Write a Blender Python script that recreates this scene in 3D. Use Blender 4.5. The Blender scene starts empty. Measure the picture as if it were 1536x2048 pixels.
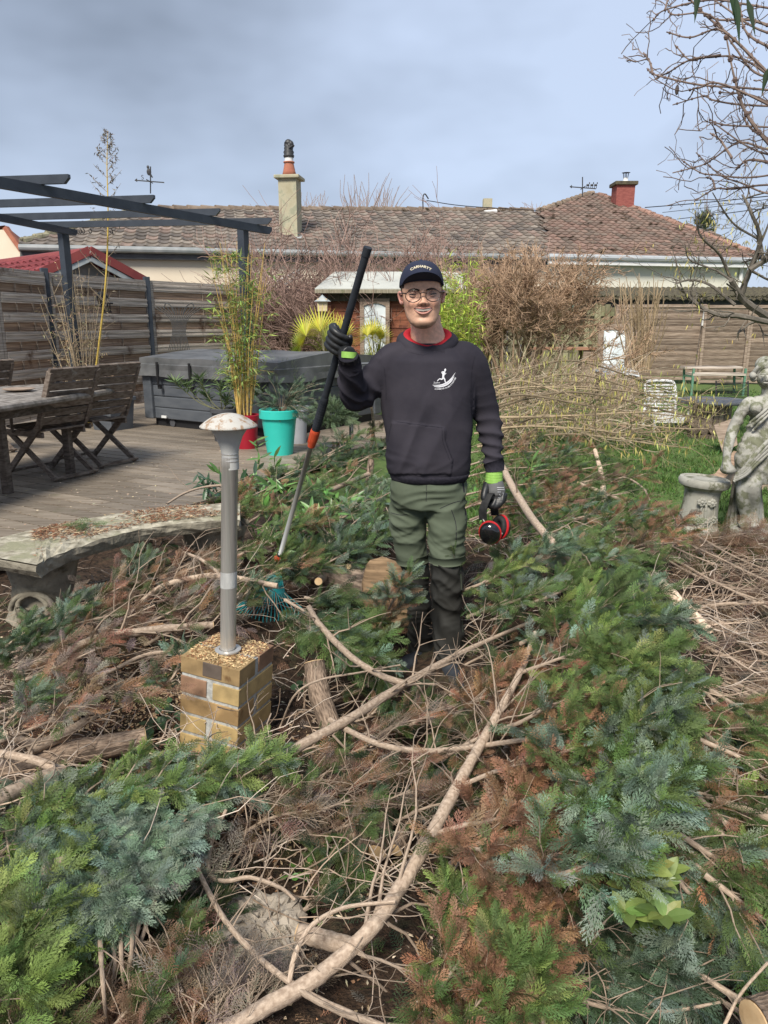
import bpy, math, random
import numpy as np
from mathutils import Vector, Matrix, Euler
sc = bpy.context.scene
R = math.radians
# ------------------------------------------------------------ camera
PITCH = 14.2; CH = 1.55; F = 1500.0
cd = bpy.data.cameras.new('camera'); cam = bpy.data.objects.new('camera', cd)
sc.collection.objects.link(cam); sc.camera = cam
cam.location = (0, 0, CH); cam.rotation_euler = (R(90 - PITCH), 0, 0)
cd.sensor_fit = 'VERTICAL'; cd.sensor_height = 36; cd.lens = F / 2048 * 36
cd.clip_start = 0.05; cd.clip_end = 800
# ------------------------------------------------------------ sky and sun
SUN_EL, SUN_ROT = 48, 200
world = bpy.data.worlds.new('World'); sc.world = world; world.use_nodes = True
nt = world.node_tree; nt.nodes.clear()
def N(t, typ, **kw):
    n = t.nodes.new(typ)
    for k, v in kw.items(): setattr(n, k, v)
    return n
sky = N(nt, 'ShaderNodeTexSky', sky_type='NISHITA', sun_disc=False, sun_elevation=R(SUN_EL), sun_rotation=R(SUN_ROT))
tc = N(nt, 'ShaderNodeTexCoord'); mp = N(nt, 'ShaderNodeMapping'); mp.inputs['Scale'].default_value = (1.0, 1.0, 2.1)
mp.inputs['Location'].default_value = (0.35, 0.1, 0.62)
ns = N(nt, 'ShaderNodeTexNoise'); ns.inputs['Scale'].default_value = 1.15; ns.inputs['Detail'].default_value = 5; ns.inputs['Roughness'].default_value = .55
rp = N(nt, 'ShaderNodeValToRGB')
rp.color_ramp.elements[0].position = .38; rp.color_ramp.elements[0].color = (1.03, 1.22, 1.55, 1)
rp.color_ramp.elements[1].position = .64; rp.color_ramp.elements[1].color = (2.55, 3.0, 3.85, 1)
mx = N(nt, 'ShaderNodeMixRGB'); mx.inputs[0].default_value = .93
bg = N(nt, 'ShaderNodeBackground'); bg.inputs['Strength'].default_value = .1
wo = N(nt, 'ShaderNodeOutputWorld')
L = nt.links.new
L(tc.outputs['Generated'], mp.inputs[0]); L(mp.outputs[0], ns.inputs['Vector']); L(ns.outputs[0], rp.inputs[0])
L(sky.outputs[0], mx.inputs[1]); L(rp.outputs[0], mx.inputs[2]); L(mx.outputs[0], bg.inputs[0]); L(bg.outputs[0], wo.inputs[0])
sd = bpy.data.lights.new('sun', 'SUN'); sun = bpy.data.objects.new('sun', sd); sc.collection.objects.link(sun)
sd.energy = 2.1; sd.angle = R(18); sd.color = (1, .94, .84)
sun.rotation_euler = (R(90 - SUN_EL), 0, R(180 - SUN_ROT))
sc.view_settings.view_transform = 'Standard'; sc.view_settings.look = 'None'; sc.view_settings.gamma = 1
sc.view_settings.exposure = 1.25
sc.cycles.max_bounces = 5; sc.cycles.transparent_max_bounces = 6; sc.cycles.diffuse_bounces = 3

# ------------------------------------------------------------ placement helpers
cp, sp = math.cos(R(PITCH)), math.sin(R(PITCH))
def ray(px, py):
    rx = (px - 768) / F; ry = -(py - 1024) / F
    return Vector((rx, cp + ry * sp, -sp + ry * cp))
def P(px, py, D):
    r = ray(px, py); return Vector((0, 0, CH)) + r * (D / r.y)
def PZ(px, py, z):
    r = ray(px, py); return Vector((0, 0, CH)) + r * ((z - CH) / r.z)
def PPL(px, py, p0, n):
    r = ray(px, py); o = Vector((0, 0, CH)); return o + r * ((p0 - o).dot(n) / r.dot(n))
rng = np.random.default_rng(7); rnd = random.Random(11)
COL = sc.collection
# ------------------------------------------------------------ materials
MATS = {}
def mat(name, c, c2=None, scale=6, st=(1, 1, 1), rough=.8, bump=.15, bs=None, metal=0, attr=False, c3=None, s3=1.5, f3=.5, uv=False, detail=5, spec=.3, lo=.35, hi=.65, trans=0, coat=0, bump_d=.01):
    m = bpy.data.materials.new(name); m.use_nodes = True; t = m.node_tree; t.nodes.clear(); l = t.links.new
    out = N(t, 'ShaderNodeOutputMaterial'); b = N(t, 'ShaderNodeBsdfPrincipled'); l(b.outputs[0], out.inputs[0])
    b.inputs['Roughness'].default_value = rough; b.inputs['Metallic'].default_value = metal
    b.inputs['Specular IOR Level'].default_value = spec
    if coat: b.inputs['Coat Weight'].default_value = coat
    tcn = N(t, 'ShaderNodeTexCoord'); m1 = N(t, 'ShaderNodeMapping'); m1.inputs['Scale'].default_value = st
    l(tcn.outputs['UV' if uv else 'Object'], m1.inputs[0])
    nz = N(t, 'ShaderNodeTexNoise'); nz.inputs['Scale'].default_value = scale; nz.inputs['Detail'].default_value = detail
    l(m1.outputs[0], nz.inputs['Vector'])
    cr = N(t, 'ShaderNodeValToRGB'); cr.color_ramp.elements[0].position = lo; cr.color_ramp.elements[1].position = hi
    c2 = c2 or c
    cr.color_ramp.elements[0].color = (*c, 1); cr.color_ramp.elements[1].color = (*c2, 1); l(nz.outputs[0], cr.inputs[0])
    col = cr.outputs[0]
    if c3:
        n3 = N(t, 'ShaderNodeTexNoise'); n3.inputs['Scale'].default_value = s3; n3.inputs['Detail'].default_value = 6
        n3.inputs['Roughness'].default_value = .65
        l(tcn.outputs['Object'], n3.inputs['Vector'])
        r3 = N(t, 'ShaderNodeValToRGB'); r3.color_ramp.elements[0].position = f3; r3.color_ramp.elements[1].position = f3 + .1
        l(n3.outputs[0], r3.inputs[0]); mm = N(t, 'ShaderNodeMixRGB'); l(r3.outputs[0], mm.inputs[0]); l(col, mm.inputs[1])
        mm.inputs[2].default_value = (*c3, 1); col = mm.outputs[0]
    if attr:
        at = N(t, 'ShaderNodeVertexColor'); at.layer_name = 'Col'
        mm = N(t, 'ShaderNodeMixRGB', blend_type='MULTIPLY'); mm.inputs[0].default_value = 1; l(col, mm.inputs[1]); l(at.outputs[0], mm.inputs[2]); col = mm.outputs[0]
    l(col, b.inputs['Base Color'])
    if bump:
        bp = N(t, 'ShaderNodeBump'); bp.inputs['Strength'].default_value = bump; bp.inputs['Distance'].default_value = bump_d
        if bs:
            nb = N(t, 'ShaderNodeTexNoise'); nb.inputs['Scale'].default_value = bs; nb.inputs['Detail'].default_value = 4
            l(m1.outputs[0], nb.inputs['Vector']); l(nb.outputs[0], bp.inputs['Height'])
        else: l(nz.outputs[0], bp.inputs['Height'])
        l(bp.outputs[0], b.inputs['Normal'])
    if trans:
        tr = N(t, 'ShaderNodeBsdfTranslucent'); l(col, tr.inputs[0]); ms = N(t, 'ShaderNodeMixShader'); ms.inputs[0].default_value = trans
        l(b.outputs[0], ms.inputs[1]); l(tr.outputs[0], ms.inputs[2]); l(ms.outputs[0], out.inputs[0])
    MATS[name] = m; return m
# ------------------------------------------------------------ mesh builder
class Geo:
    def __init__(s): s.v = []; s.f = []; s.n = 0; s.c = []; s.u = []; s.m = []
    def add(s, v, f, c=(1, 1, 1), u=None, m=0):
        v = np.asarray(v, dtype=np.float64).reshape(-1, 3)
        if isinstance(f, list) and f and not np.isscalar(f[0]) and len({len(q) for q in f}) > 1:
            fs = [np.array([q for q in f if len(q) == w], dtype=np.int64) for w in sorted({len(q) for q in f})]
        else:
            f = np.asarray(f, dtype=np.int64); fs = [f.reshape(1, -1) if f.ndim == 1 else f]
        for f in fs: s.f.append(f + s.n); s.m.append(m)
        s.v.append(v); s.n += len(v)
        c = np.asarray(c, dtype=np.float64)
        s.c.append(np.tile(c, (len(v), 1)) if c.ndim == 1 else c)
        s.u.append(np.zeros((len(v), 2)) if u is None else np.asarray(u, dtype=np.float64))
        return s
    def box(s, c, d, rot=None, col=(1, 1, 1), ax=None, m=0):
        c = np.array(c, float); d = np.array(d, float) / 2
        q = np.array([[x, y, z] for z in (-1, 1) for y in (-1, 1) for x in (-1, 1)], float) * d
        if rot is not None: q = q @ np.array(rot if isinstance(rot, Matrix) else Euler(rot).to_matrix()).T
        return s.add(q + c, [[0, 2, 3, 1], [4, 5, 7, 6], [0, 1, 5, 4], [2, 6, 7, 3], [0, 4, 6, 2], [1, 3, 7, 5]], col, m=m)
    def beam(s, a, b, w, h, up=(0, 0, 1), col=(1, 1, 1), m=0):
        a = Vector(a); b = Vector(b); d = (b - a); L_ = d.length; y = d.normalized(); x = y.cross(Vector(up)).normalized(); z = x.cross(y)
        rot = Matrix((x, y, z)).transposed()
        return s.box((a + b) / 2, (w, L_, h), rot, col, m=m)
    def tube(s, path, rad, n=8, caps=True, col=(1, 1, 1), jit=0, m=0):
        p = np.asarray([tuple(q) for q in path], float); k = len(p)
        r = np.full(k, rad, float) if np.isscalar(rad) else np.interp(np.linspace(0, 1, k), np.linspace(0, 1, len(rad)), rad)
        t = np.gradient(p, axis=0); t /= np.linalg.norm(t, axis=1)[:, None] + 1e-9
        ref = np.array([0, 0, 1.]) if abs(t[:, 2]).mean() < .8 else np.array([1., 0, 0])
        x = np.cross(t, ref); x /= np.linalg.norm(x, axis=1)[:, None] + 1e-9; y = np.cross(t, x)
        a = np.linspace(0, 2 * np.pi, n, endpoint=False)
        rr = r[:, None] * (1 + (rng.normal(0, jit, (k, n)) if jit else 0))
        v = p[:, None] + rr[..., None] * (np.cos(a)[None, :, None] * x[:, None] + np.sin(a)[None, :, None] * y[:, None])
        ln = np.r_[0, np.cumsum(np.linalg.norm(np.diff(p, axis=0), axis=1))] + rng.random() * 7
        u = np.stack([np.tile(a / 6.283, (k, 1)) * 1, np.tile(ln[:, None], (1, n))], -1).reshape(-1, 2)
        i = np.arange(k - 1)[:, None] * n; j = np.arange(n)[None]; j2 = (j + 1) % n
        f = np.stack([i + j, i + j2, i + n + j2, i + n + j], -1).reshape(-1, 4)
        cc = np.asarray(col, float)
        if cc.ndim == 2: cc = np.repeat(cc, n, 0)
        base = s.n
        s.add(v.reshape(-1, 3), f, cc, u, m)
        if caps:
            for e in (0, k - 1):
                idx = np.arange(n) + e * n; idx = idx[::-1] if e else idx
                s.f.append((idx + base).reshape(1, -1)); s.m.append(m)
        return s
    def lathe(s, prof, c=(0, 0, 0), n=32, col=(1, 1, 1), rot=None, sx=1, sy=1, m=0, closed=False):
        pr = np.asarray(prof, float); k = len(pr); a = np.linspace(0, 2 * np.pi, n, endpoint=False)
        v = np.stack([pr[:, :1] * np.cos(a) * sx, pr[:, :1] * np.sin(a) * sy, np.repeat(pr[:, 1:], n, 1)], -1).reshape(-1, 3)
        if rot is not None: v = v @ np.array(Euler(rot).to_matrix() if not isinstance(rot, Matrix) else rot).T
        i = np.arange(k - 1)[:, None] * n; j = np.arange(n)[None]; j2 = (j + 1) % n
        f = np.stack([i + j, i + j2, i + n + j2, i + n + j], -1).reshape(-1, 4)
        return s.add(v + np.array(tuple(c), float), f, col, m=m)
    def ell(s, c, r, rot=None, n=20, k=12, col=(1, 1, 1), m=0):
        t = np.linspace(0.02, math.pi - .02, k)
        q = Geo(); q.lathe(np.stack([np.sin(t), -np.cos(t)], -1), n=n)
        v = q.v[0] * np.array(r)
        if rot is not None: v = v @ np.array(Euler(rot).to_matrix() if not isinstance(rot, Matrix) else rot).T
        return s.add(v + np.array(tuple(c)), q.f[0], col, m=m)
    def inst(s, tv, tf, pos, rot, sc_, col=None, m=0, tc=None):
        """many copies of a template: pos (k,3), rot (k,3,3), scale (k,) or (k,3), col (k,3)"""
        tv = np.asarray(tv); tf = np.asarray(tf); k = len(pos); n = len(tv)
        sc_ = np.asarray(sc_); sc_ = sc_[:, None, None] if sc_.ndim == 1 else sc_[:, None, :]
        v = np.einsum('kij,knj->kni', rot, tv[None] * sc_) + np.asarray(pos)[:, None]
        f = (tf[None] + (np.arange(k) * n)[:, None, None]).reshape(-1, tf.shape[1])
        c = np.ones((k * n, 3)) if col is None else np.repeat(col, n, 0)
        if tc is not None: c = c * np.tile(tc, k)[:, None]
        return s.add(v.reshape(-1, 3), f, c, m=m)
    def build(s, name, mt, parent=None, smooth=False, bevel=0, label=None, cat=None, group=None, kind=None, local=False, subsurf=0, origin=None):
        if not s.v: print('EMPTY', name); return None
        V = np.concatenate(s.v)
        if parent is not None:
            if not local:
                Mw = parent.matrix_basis.copy(); q_ = parent.parent
                while q_ is not None: Mw = q_.matrix_basis @ Mw; q_ = q_.parent
                Mi = np.array(Mw.inverted()); V = V @ Mi[:3, :3].T + Mi[:3, 3]
            o_ = Vector((0, 0, 0))
        else:
            o_ = Vector(origin) if origin is not None else Vector(((V[:, 0].min() + V[:, 0].max()) / 2, (V[:, 1].min() + V[:, 1].max()) / 2, V[:, 2].min()))
            if kind == 'structure': o_ = Vector((0, 0, 0))
            V = V - np.array(o_)
        me = bpy.data.meshes.new(name)
        lv = np.concatenate([f.ravel() for f in s.f]); tot = np.concatenate([np.full(len(f), f.shape[1]) for f in s.f])
        mi = np.concatenate([np.full(len(f), q) for f, q in zip(s.f, s.m)]) if len(s.m) == len(s.f) else np.zeros(len(tot), int)
        st = np.r_[0, np.cumsum(tot)[:-1]]
        me.vertices.add(len(V)); me.vertices.foreach_set('co', V.ravel().astype(np.float32))
        me.loops.add(len(lv)); me.loops.foreach_set('vertex_index', lv.astype(np.int32))
        me.polygons.add(len(tot)); me.polygons.foreach_set('loop_start', st.astype(np.int32)); me.polygons.foreach_set('loop_total', tot.astype(np.int32))
        me.polygons.foreach_set('material_index', mi.astype(np.int32))
        me.polygons.foreach_set('use_smooth', np.full(len(tot), bool(smooth)))
        ca = me.color_attributes.new('Col', 'FLOAT_COLOR', 'POINT'); C4 = np.ones((len(V), 4)); C4[:, :3] = np.concatenate(s.c)
        ca.data.foreach_set('color', C4.ravel().astype(np.float32))
        uvl = me.uv_layers.new(name='UVMap'); U = np.concatenate(s.u)
        uvl.data.foreach_set('uv', U[lv].ravel().astype(np.float32))
        me.update(calc_edges=True); me.validate()
        for q in (mt if isinstance(mt, (list, tuple)) else [mt]): me.materials.append(MATS[q] if isinstance(q, str) else q)
        o = bpy.data.objects.new(name, me); COL.objects.link(o); o.location = o_
        if parent is not None: o.parent = parent
        if bevel:
            b = o.modifiers.new('bevel', 'BEVEL'); b.width = bevel; b.segments = 2; b.limit_method = 'ANGLE'
        if subsurf:
            b = o.modifiers.new('sub', 'SUBSURF'); b.levels = subsurf; b.render_levels = subsurf
        tag(o, label, cat, group, kind)
        return o
def tag(o, label=None, cat=None, group=None, kind=None):
    for k, v in (('label', label), ('category', cat), ('group', group), ('kind', kind)):
        if v: o[k] = v
    return o
def thing(name, label, cat, loc=(0, 0, 0), rz=0, group=None):
    o = bpy.data.objects.new(name, None); COL.objects.link(o); o.location = loc; o.rotation_euler = (0, 0, rz); o.empty_display_size = .1
    o.matrix_basis = Matrix.Translation(Vector(loc)) @ Matrix.Rotation(rz, 4, 'Z')
    return tag(o, label, cat, group)
def copy_thing(o, loc=None, rz=None, label=None, group=None, scale=None):
    c = o.copy(); COL.objects.link(c)
    if loc is not None: c.location = loc
    if rz is not None: c.rotation_euler = (0, 0, rz)
    if scale: c.scale = (scale,) * 3
    if label: c['label'] = label
    if group: c['group'] = group
    for ch in list(o.children):
        d = ch.copy(); COL.objects.link(d); d.parent = c
        for g in list(ch.children):
            e = g.copy(); COL.objects.link(e); e.parent = d
    return c
def rotz(a):
    c, s_ = np.cos(a), np.sin(a); z = np.zeros_like(c); o = np.ones_like(c)
    return np.stack([np.stack([c, -s_, z], -1), np.stack([s_, c, z], -1), np.stack([z, z, o], -1)], -2)
def basis(d, up=None, roll=None):
    """rotation matrices whose local X axis is d; local Z as near 'up' as possible, then rolled"""
    d = np.asarray(d, float); d = d / (np.linalg.norm(d, axis=1)[:, None] + 1e-9)
    up = np.tile([0, 0, 1.], (len(d), 1)) if up is None else up
    y = np.cross(up, d); y /= np.linalg.norm(y, axis=1)[:, None] + 1e-9; z = np.cross(d, y)
    if roll is not None:
        c, s_ = np.cos(roll)[:, None], np.sin(roll)[:, None]; y, z = c * y + s_ * z, c * z - s_ * y
    return np.stack([d, y, z], -1)
def smooth_path(pts, k=6):
    p = np.array([tuple(q) for q in pts], float)
    if len(p) < 3:
        return p[0] + (p[-1] - p[0]) * np.linspace(0, 1, 6)[:, None]
    q = np.vstack([2 * p[0] - p[1], p, 2 * p[-1] - p[-2]]); out = []
    for i in range(1, len(q) - 2):
        for t in np.linspace(0, 1, k, endpoint=False):
            out.append(.5 * ((2 * q[i]) + (-q[i-1] + q[i+1]) * t + (2*q[i-1] - 5*q[i] + 4*q[i+1] - q[i+2]) * t*t + (-q[i-1] + 3*q[i] - 3*q[i+1] + q[i+2]) * t**3))
    out.append(q[-2]); return np.array(out)
# leaf blade template (along X, unit length), folded diamond
BLADE_V = np.array([[0, 0, 0], [.35, .5, .12], [1, 0, -.08], [.35, -.5, .12], [.38, 0, 0]]); BLADE_F = np.array([[0, 4, 1], [1, 4, 2], [0, 3, 4], [4, 3, 2]])
def blades(g, pos, dirs, length, width, col, roll=None):
    pos = np.asarray(pos, float); k = len(pos)
    length = np.broadcast_to(length, (k,)); width = np.broadcast_to(width, (k,))
    r = basis(dirs, roll=roll if roll is not None else rng.uniform(-.8, .8, k))
    sc_ = np.stack([length, width, width], -1)
    g.inst(BLADE_V, BLADE_F, pos, r, sc_, col)
def rdir(k, zlo=-1, zhi=1):
    a = rng.uniform(0, 2 * np.pi, k); z = rng.uniform(zlo, zhi, k); r = np.sqrt(np.clip(1 - z * z, 0, 1)); return np.stack([r * np.cos(a), r * np.sin(a), z], -1)
def jcol(k, base, v=.15, h=.06):
    b = np.array(base) * (1 + rng.normal(0, v, (k, 1))) * (1 + rng.normal(0, h, (k, 3))); return np.clip(b, .002, 1)
def textmesh(s, size, font_bold=.0):
    cu = bpy.data.curves.new('t', 'FONT'); cu.body = s; cu.size = size; cu.align_x = 'CENTER'; cu.offset = font_bold
    o = bpy.data.objects.new('t', cu); COL.objects.link(o); dg = bpy.context.evaluated_depsgraph_get()
    me = bpy.data.meshes.new_from_object(o.evaluated_get(dg)); v = np.array([x.co[:] for x in me.vertices]); f = [list(p.vertices) for p in me.polygons]
    bpy.data.objects.remove(o); bpy.data.meshes.remove(me); return v, f
# ============================================================ materials
mat('soil', (.032, .022, .016), (.08, .055, .04), 14, rough=.95, bump=.6, bs=60, c3=(.16, .12, .085), s3=9, f3=.6, bump_d=.02)
mat('lawn_soil', (.075, .13, .035), (.12, .17, .055), 30, rough=.95, bump=.5)
mat('deck', (.17, .135, .10), (.32, .27, .215), 4, (1, 14, 1), rough=.55, bump=.25, attr=True, c3=(.15, .15, .08), s3=1.2, f3=.62, spec=.45)
mat('graywood', (.30, .25, .21), (.70, .62, .53), 1.5, (1.2, 1.2, 60), rough=.9, bump=.4, attr=True, c3=(.17, .115, .085), s3=2.2, f3=.58)
mat('brownwood', (.22, .16, .12), (.42, .33, .26), 5, (1, 1, 14), rough=.9, bump=.4, attr=True, c3=(.12, .11, .07), s3=2.5, f3=.62)
mat('greenwood', (.20, .175, .12), (.36, .32, .24), 5, (14, 14, 1), rough=.9, bump=.4, attr=True, c3=(.10, .12, .05), s3=2.5, f3=.58)
mat('anthracite', (.036, .044, .058), (.05, .06, .076), 8, rough=.42, bump=.03, spec=.45)
mat('tile', (.8, .8, .8), (1.1, 1.1, 1.1), 9, rough=.9, bump=.3, attr=True, c3=(.16, .145, .085), s3=2.2, f3=.56)
mat('tile_grey', (.8, .8, .8), (1.15, 1.15, 1.15), 9, rough=.9, bump=.3, attr=True, c3=(.30, .29, .25), s3=5.5, f3=.62)
mat('render_warm', (.76, .65, .50), (.82, .71, .56), 1.2, rough=.9, bump=.05, c3=(.66, .57, .45), s3=.6, f3=.58)
mat('render_pale', (.72, .69, .58), (.78, .75, .64), 1.2, rough=.9, bump=.05, c3=(.62, .60, .51), s3=.6, f3=.58)
mat('fascia', (.10, .10, .105), (.14, .14, .145), 5)
mat('zinc', (.42, .44, .45), (.55, .57, .58), 3, (1, 1, 6), rough=.5, metal=.3, bump=.05)
mat('gutter_grey', (.24, .26, .26), (.33, .34, .34), 4, rough=.5, bump=.05)
mat('chimney_render', (.40, .36, .24), (.52, .48, .35), 3, rough=.95, bump=.2, c3=(.34, .34, .24), s3=3)
mat('terracotta', (.36, .13, .085), (.45, .18, .11), 6, rough=.8)
mat('redbrick', (.23, .07, .06), (.33, .11, .09), 7, (1, 1, 3), rough=.85)
mat('lead', (.33, .37, .38), (.45, .48, .48), 5, rough=.6)
mat('darkmetal', (.05, .05, .055), (.08, .08, .08), 12, rough=.5, metal=.3)
mat('white_paint', (.75, .75, .73), (.82, .82, .80), 6, rough=.5)
mat('moss', (.07, .06, .045), (.13, .115, .07), 12, rough=1, bump=.6)
mat('shed_wood', (.20, .065, .035), (.32, .125, .07), 4, (1, 1, 14), rough=.7, attr=True, bump=.3, c3=(.13, .045, .03), s3=3, f3=.55)
mat('felt', (.42, .43, .40), (.50, .51, .47), 2.5, rough=.95, c3=(.36, .38, .31), s3=1.5, f3=.6)
mat('mirror', (.75, .82, .85), rough=.06, metal=1, bump=0)
mat('painted_reflection', (.70, .77, .79), (.80, .85, .86), 5, rough=.32, bump=.1, spec=.6)  # pale colour painted in place of a live mirror reflection
mat('black_metal', (.02, .02, .022), rough=.5, bump=0)
mat('wire', (.09, .09, .09), rough=.6, bump=0)

# ============================================================ ground
def ground_z(x, y):
    x = np.asarray(x, float); y = np.asarray(y, float)
    z = .0 + .03 * np.sin(x * 3.1 + y * 1.7) + .025 * np.sin(x * 5.3 - y * 4.1 + 1) + .012 * np.sin(x * 13 + y * 9)
    z = z * np.clip(1.3 - y * .08, .2, 1)
    rise = np.clip((y - 4.5) / 12, 0, 1) * .24 + .02
    z = z + rise
    z = z - .07 * np.exp(-(((x - .18) / .45) ** 2 + ((y - 3.2) / .45) ** 2))
    return z
xs = np.r_[np.linspace(-60, -6, 15), np.linspace(-5.7, 6, 140), np.linspace(6.5, 60, 15)]
ys = np.r_[np.linspace(-30, .2, 8), np.linspace(.3, 8, 130), np.linspace(8.3, 30, 30), np.linspace(34, 400, 14)]
X, Y = np.meshgrid(xs, ys); Z = ground_z(X, Y); n = len(xs)
i = np.arange(len(ys) - 1)[:, None] * n; j = np.arange(n - 1)[None]
Fq = np.stack([i + j, i + j + 1, i + n + j + 1, i + n + j], -1).reshape(-1, 4)
g = Geo(); g.add(np.stack([X, Y, Z], -1).reshape(-1, 3), Fq); g.build('ground', 'soil', smooth=True, kind='structure')
# lawn sheet a little above the soil, right half beyond the heap
lx = np.linspace(-3.0, 16, 80); ly = np.linspace(4.4, 24, 80); X, Y = np.meshgrid(lx, ly)
edge = 4.9 + .35 * np.sin(X * 1.9) + .9 * np.clip(1.4 - X, 0, 3)
Y2 = np.maximum(Y, edge); Z = ground_z(X, Y2) + .03; n = len(lx)
i = np.arange(len(ly) - 1)[:, None] * n; j = np.arange(n - 1)[None]
Fq = np.stack([i + j, i + j + 1, i + n + j + 1, i + n + j], -1).reshape(-1, 4)
g = Geo(); g.add(np.stack([X, Y2, Z], -1).reshape(-1, 3), Fq); g.build('lawn', 'lawn_soil', smooth=True, kind='structure')
# grass blades
k = 130000; gy = 4.6 + 10 * rng.random(k) ** 2.2; gx = rng.uniform(.1, .75, k) * gy - .2; ok = gy > 4.8 + .35 * np.sin(gx * 1.9)
gx, gy = gx[ok], gy[ok]; k = len(gx); pos = np.stack([gx, gy, ground_z(gx, gy) + .025], -1)
d = rdir(k, .35, 1); g = Geo(); tufts = .6 + .5 * (np.sin(gx * 7) * np.sin(gy * 5 + gx) > 0)
blades(g, pos, d, rng.uniform(.035, .085, k) * tufts, rng.uniform(.004, .007, k) * (.6 + gy * .12), jcol(k, (.115, .20, .05), .3, .12))
mat('grass_leaf', (.9, .9, .9), (1.1, 1.1, 1.1), 3, rough=.6, bump=0, attr=True, trans=.25)
g.build('lawn_grass', 'grass_leaf', label='short green lawn grass behind the cut branches', kind='stuff')

# ============================================================ deck
DZ = .2
bd = Vector((-math.sin(R(60)), math.cos(R(60)), 0)); pdv = Vector((bd.y, -bd.x, 0))  # board direction and across
g = Geo(); poly = [PZ(-500, 1180, DZ), PZ(0, 1120, DZ), PZ(400, 1010, DZ), PZ(560, 950, DZ), PZ(700, 905, DZ), PZ(800, 880, DZ), PZ(840, 812, DZ), Vector((.6, 9.9, DZ)), Vector((-1.5, 14.2, DZ)), Vector((-4, 13, DZ)), Vector((-9, 9, DZ))]
def inpoly(x, y, pl):
    c = False; n = len(pl)
    for a in range(n):
        x1, y1 = pl[a].x, pl[a].y; x2, y2 = pl[(a + 1) % n].x, pl[(a + 1) % n].y
        if (y1 > y) != (y2 > y) and x < (x2 - x1) * (y - y1) / (y2 - y1) + x1: c = not c
    return c
for b in range(-110, 110):
    off = b * .148; run = None
    o = Vector((-2.5, 7, 0)) + pdv * off
    ts = np.arange(-12, 12, .1); ins = [inpoly(o.x + bd.x * t, o.y + bd.y * t, poly) for t in ts]
    s0 = None; segs = []
    for t, q in zip(ts, ins):
        if q and s0 is None: s0 = t
        if not q and s0 is not None: segs.append((s0, t)); s0 = None
    if s0 is not None: segs.append((s0, 12))
    for a, c in segs:
        c0 = a; first = True
        while c0 < c - .02:
            c1 = min(c, c0 + (rnd.uniform(.6, 3.4) if first else 3.4)); first = False
            cc = np.array([1, 1, 1.]) * rnd.uniform(.72, 1.18)
            g.beam(o + bd * c0 + Vector((0, 0, DZ - .014)), o + bd * (c1 - .004) + Vector((0, 0, DZ - .014)), .134, .028, col=cc)
            c0 = c1
o = g.build('deck', 'deck', kind='structure')
# board-aligned texture: rotate the mapping
for nd in MATS['deck'].node_tree.nodes:
    if nd.type == 'MAPPING': nd.inputs['Rotation'].default_value = (0, 0, -math.atan2(bd.y, bd.x)); nd.inputs['Scale'].default_value = (1, 14, 1)
# wood chips strewn over the deck
k = 500; pp = [PZ(rnd.uniform(0, 600), rnd.uniform(880, 1060), DZ + .004) for _ in range(k)]
pp = [q for q in pp if inpoly(q.x, q.y, poly)]; g = Geo()
mat('chips', (.8, .8, .8), (1.1, 1.1, 1.1), 20, rough=.9, bump=0, attr=True)
blades(g, [tuple(q) for q in pp], rdir(len(pp), -.05, .05), rng.uniform(.008, .03, len(pp)), rng.uniform(.006, .012, len(pp)), jcol(len(pp), (.52, .42, .30), .25))
g.build('wood_chips', 'chips', label='pale wood chips strewn over the deck boards', kind='stuff')

# ============================================================ houses
ZE = 3.4
EL = PZ(38, 491, ZE); EM = PZ(1085, 514, ZE); ER = PZ(1512, 520, ZE)
RG = PZ(640, 418, 5.1)
ed = (ER - EL).normalized(); EM = EL + ed * (EM - EL).dot(ed); up_ = (RG - EL); up_ = (up_ - ed * up_.dot(ed)).normalized(); rn = ed.cross(up_).normalized()
rn = rn if rn.z > 0 else -rn
def onroof(px, py): return PPL(px, py, EL, rn)
def tiled(poly, tw, tl, cols, matn, name, parent, thick=.03):
    """poly: world points lying in the roof plane"""
    g = Geo(); P2 = [Vector(((q - EL).dot(ed), (q - EL).dot(up_))) for q in poly]
    us = [q.x for q in P2]; vs = [q.y for q in P2]; 
    cs = np.array([0, .12, .3, .5, .7, .85, 1.]); hs = np.array([.034, .038, .012, .004, .004, .012, .034])
    v0 = min(vs)
    r_ = 0
    while v0 + r_ * tl < max(vs):
        va = v0 + r_ * tl; vb = va + tl * 1.06; u = min(us) + (r_ % 2) * tw * 0
        while u < max(us):
            if inpoly(u + tw / 2, va + tl / 2, P2):
                c = np.array(cols[rnd.randrange(len(cols))]) * rnd.uniform(.8, 1.2)
                uu = u + cs * tw; lo = hs + .042; hi = hs + .012
                pts = [EL + ed * a + up_ * va + rn * (h) for a, h in zip(uu, lo)] + [EL + ed * a + up_ * vb + rn * (h) for a, h in zip(uu, hi)]
                pts += [EL + ed * a + up_ * va + rn * (-.01) for a in uu]
                m_ = len(cs); f = [[a, a + 1, m_ + a + 1, m_ + a] for a in range(m_ - 1)] + [[2 * m_ + a, 2 * m_ + a + 1, a + 1, a] for a in range(m_ - 1)]
                g.add([tuple(q) for q in pts], f, c)
            u += tw
        r_ += 1
    base = Geo(); base.add([tuple(q - rn * .02) for q in poly], [list(range(len(poly)))])
    ob = g.build(name, matn, parent); base.build('roof_deck', 'fascia', parent); return ob
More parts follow.
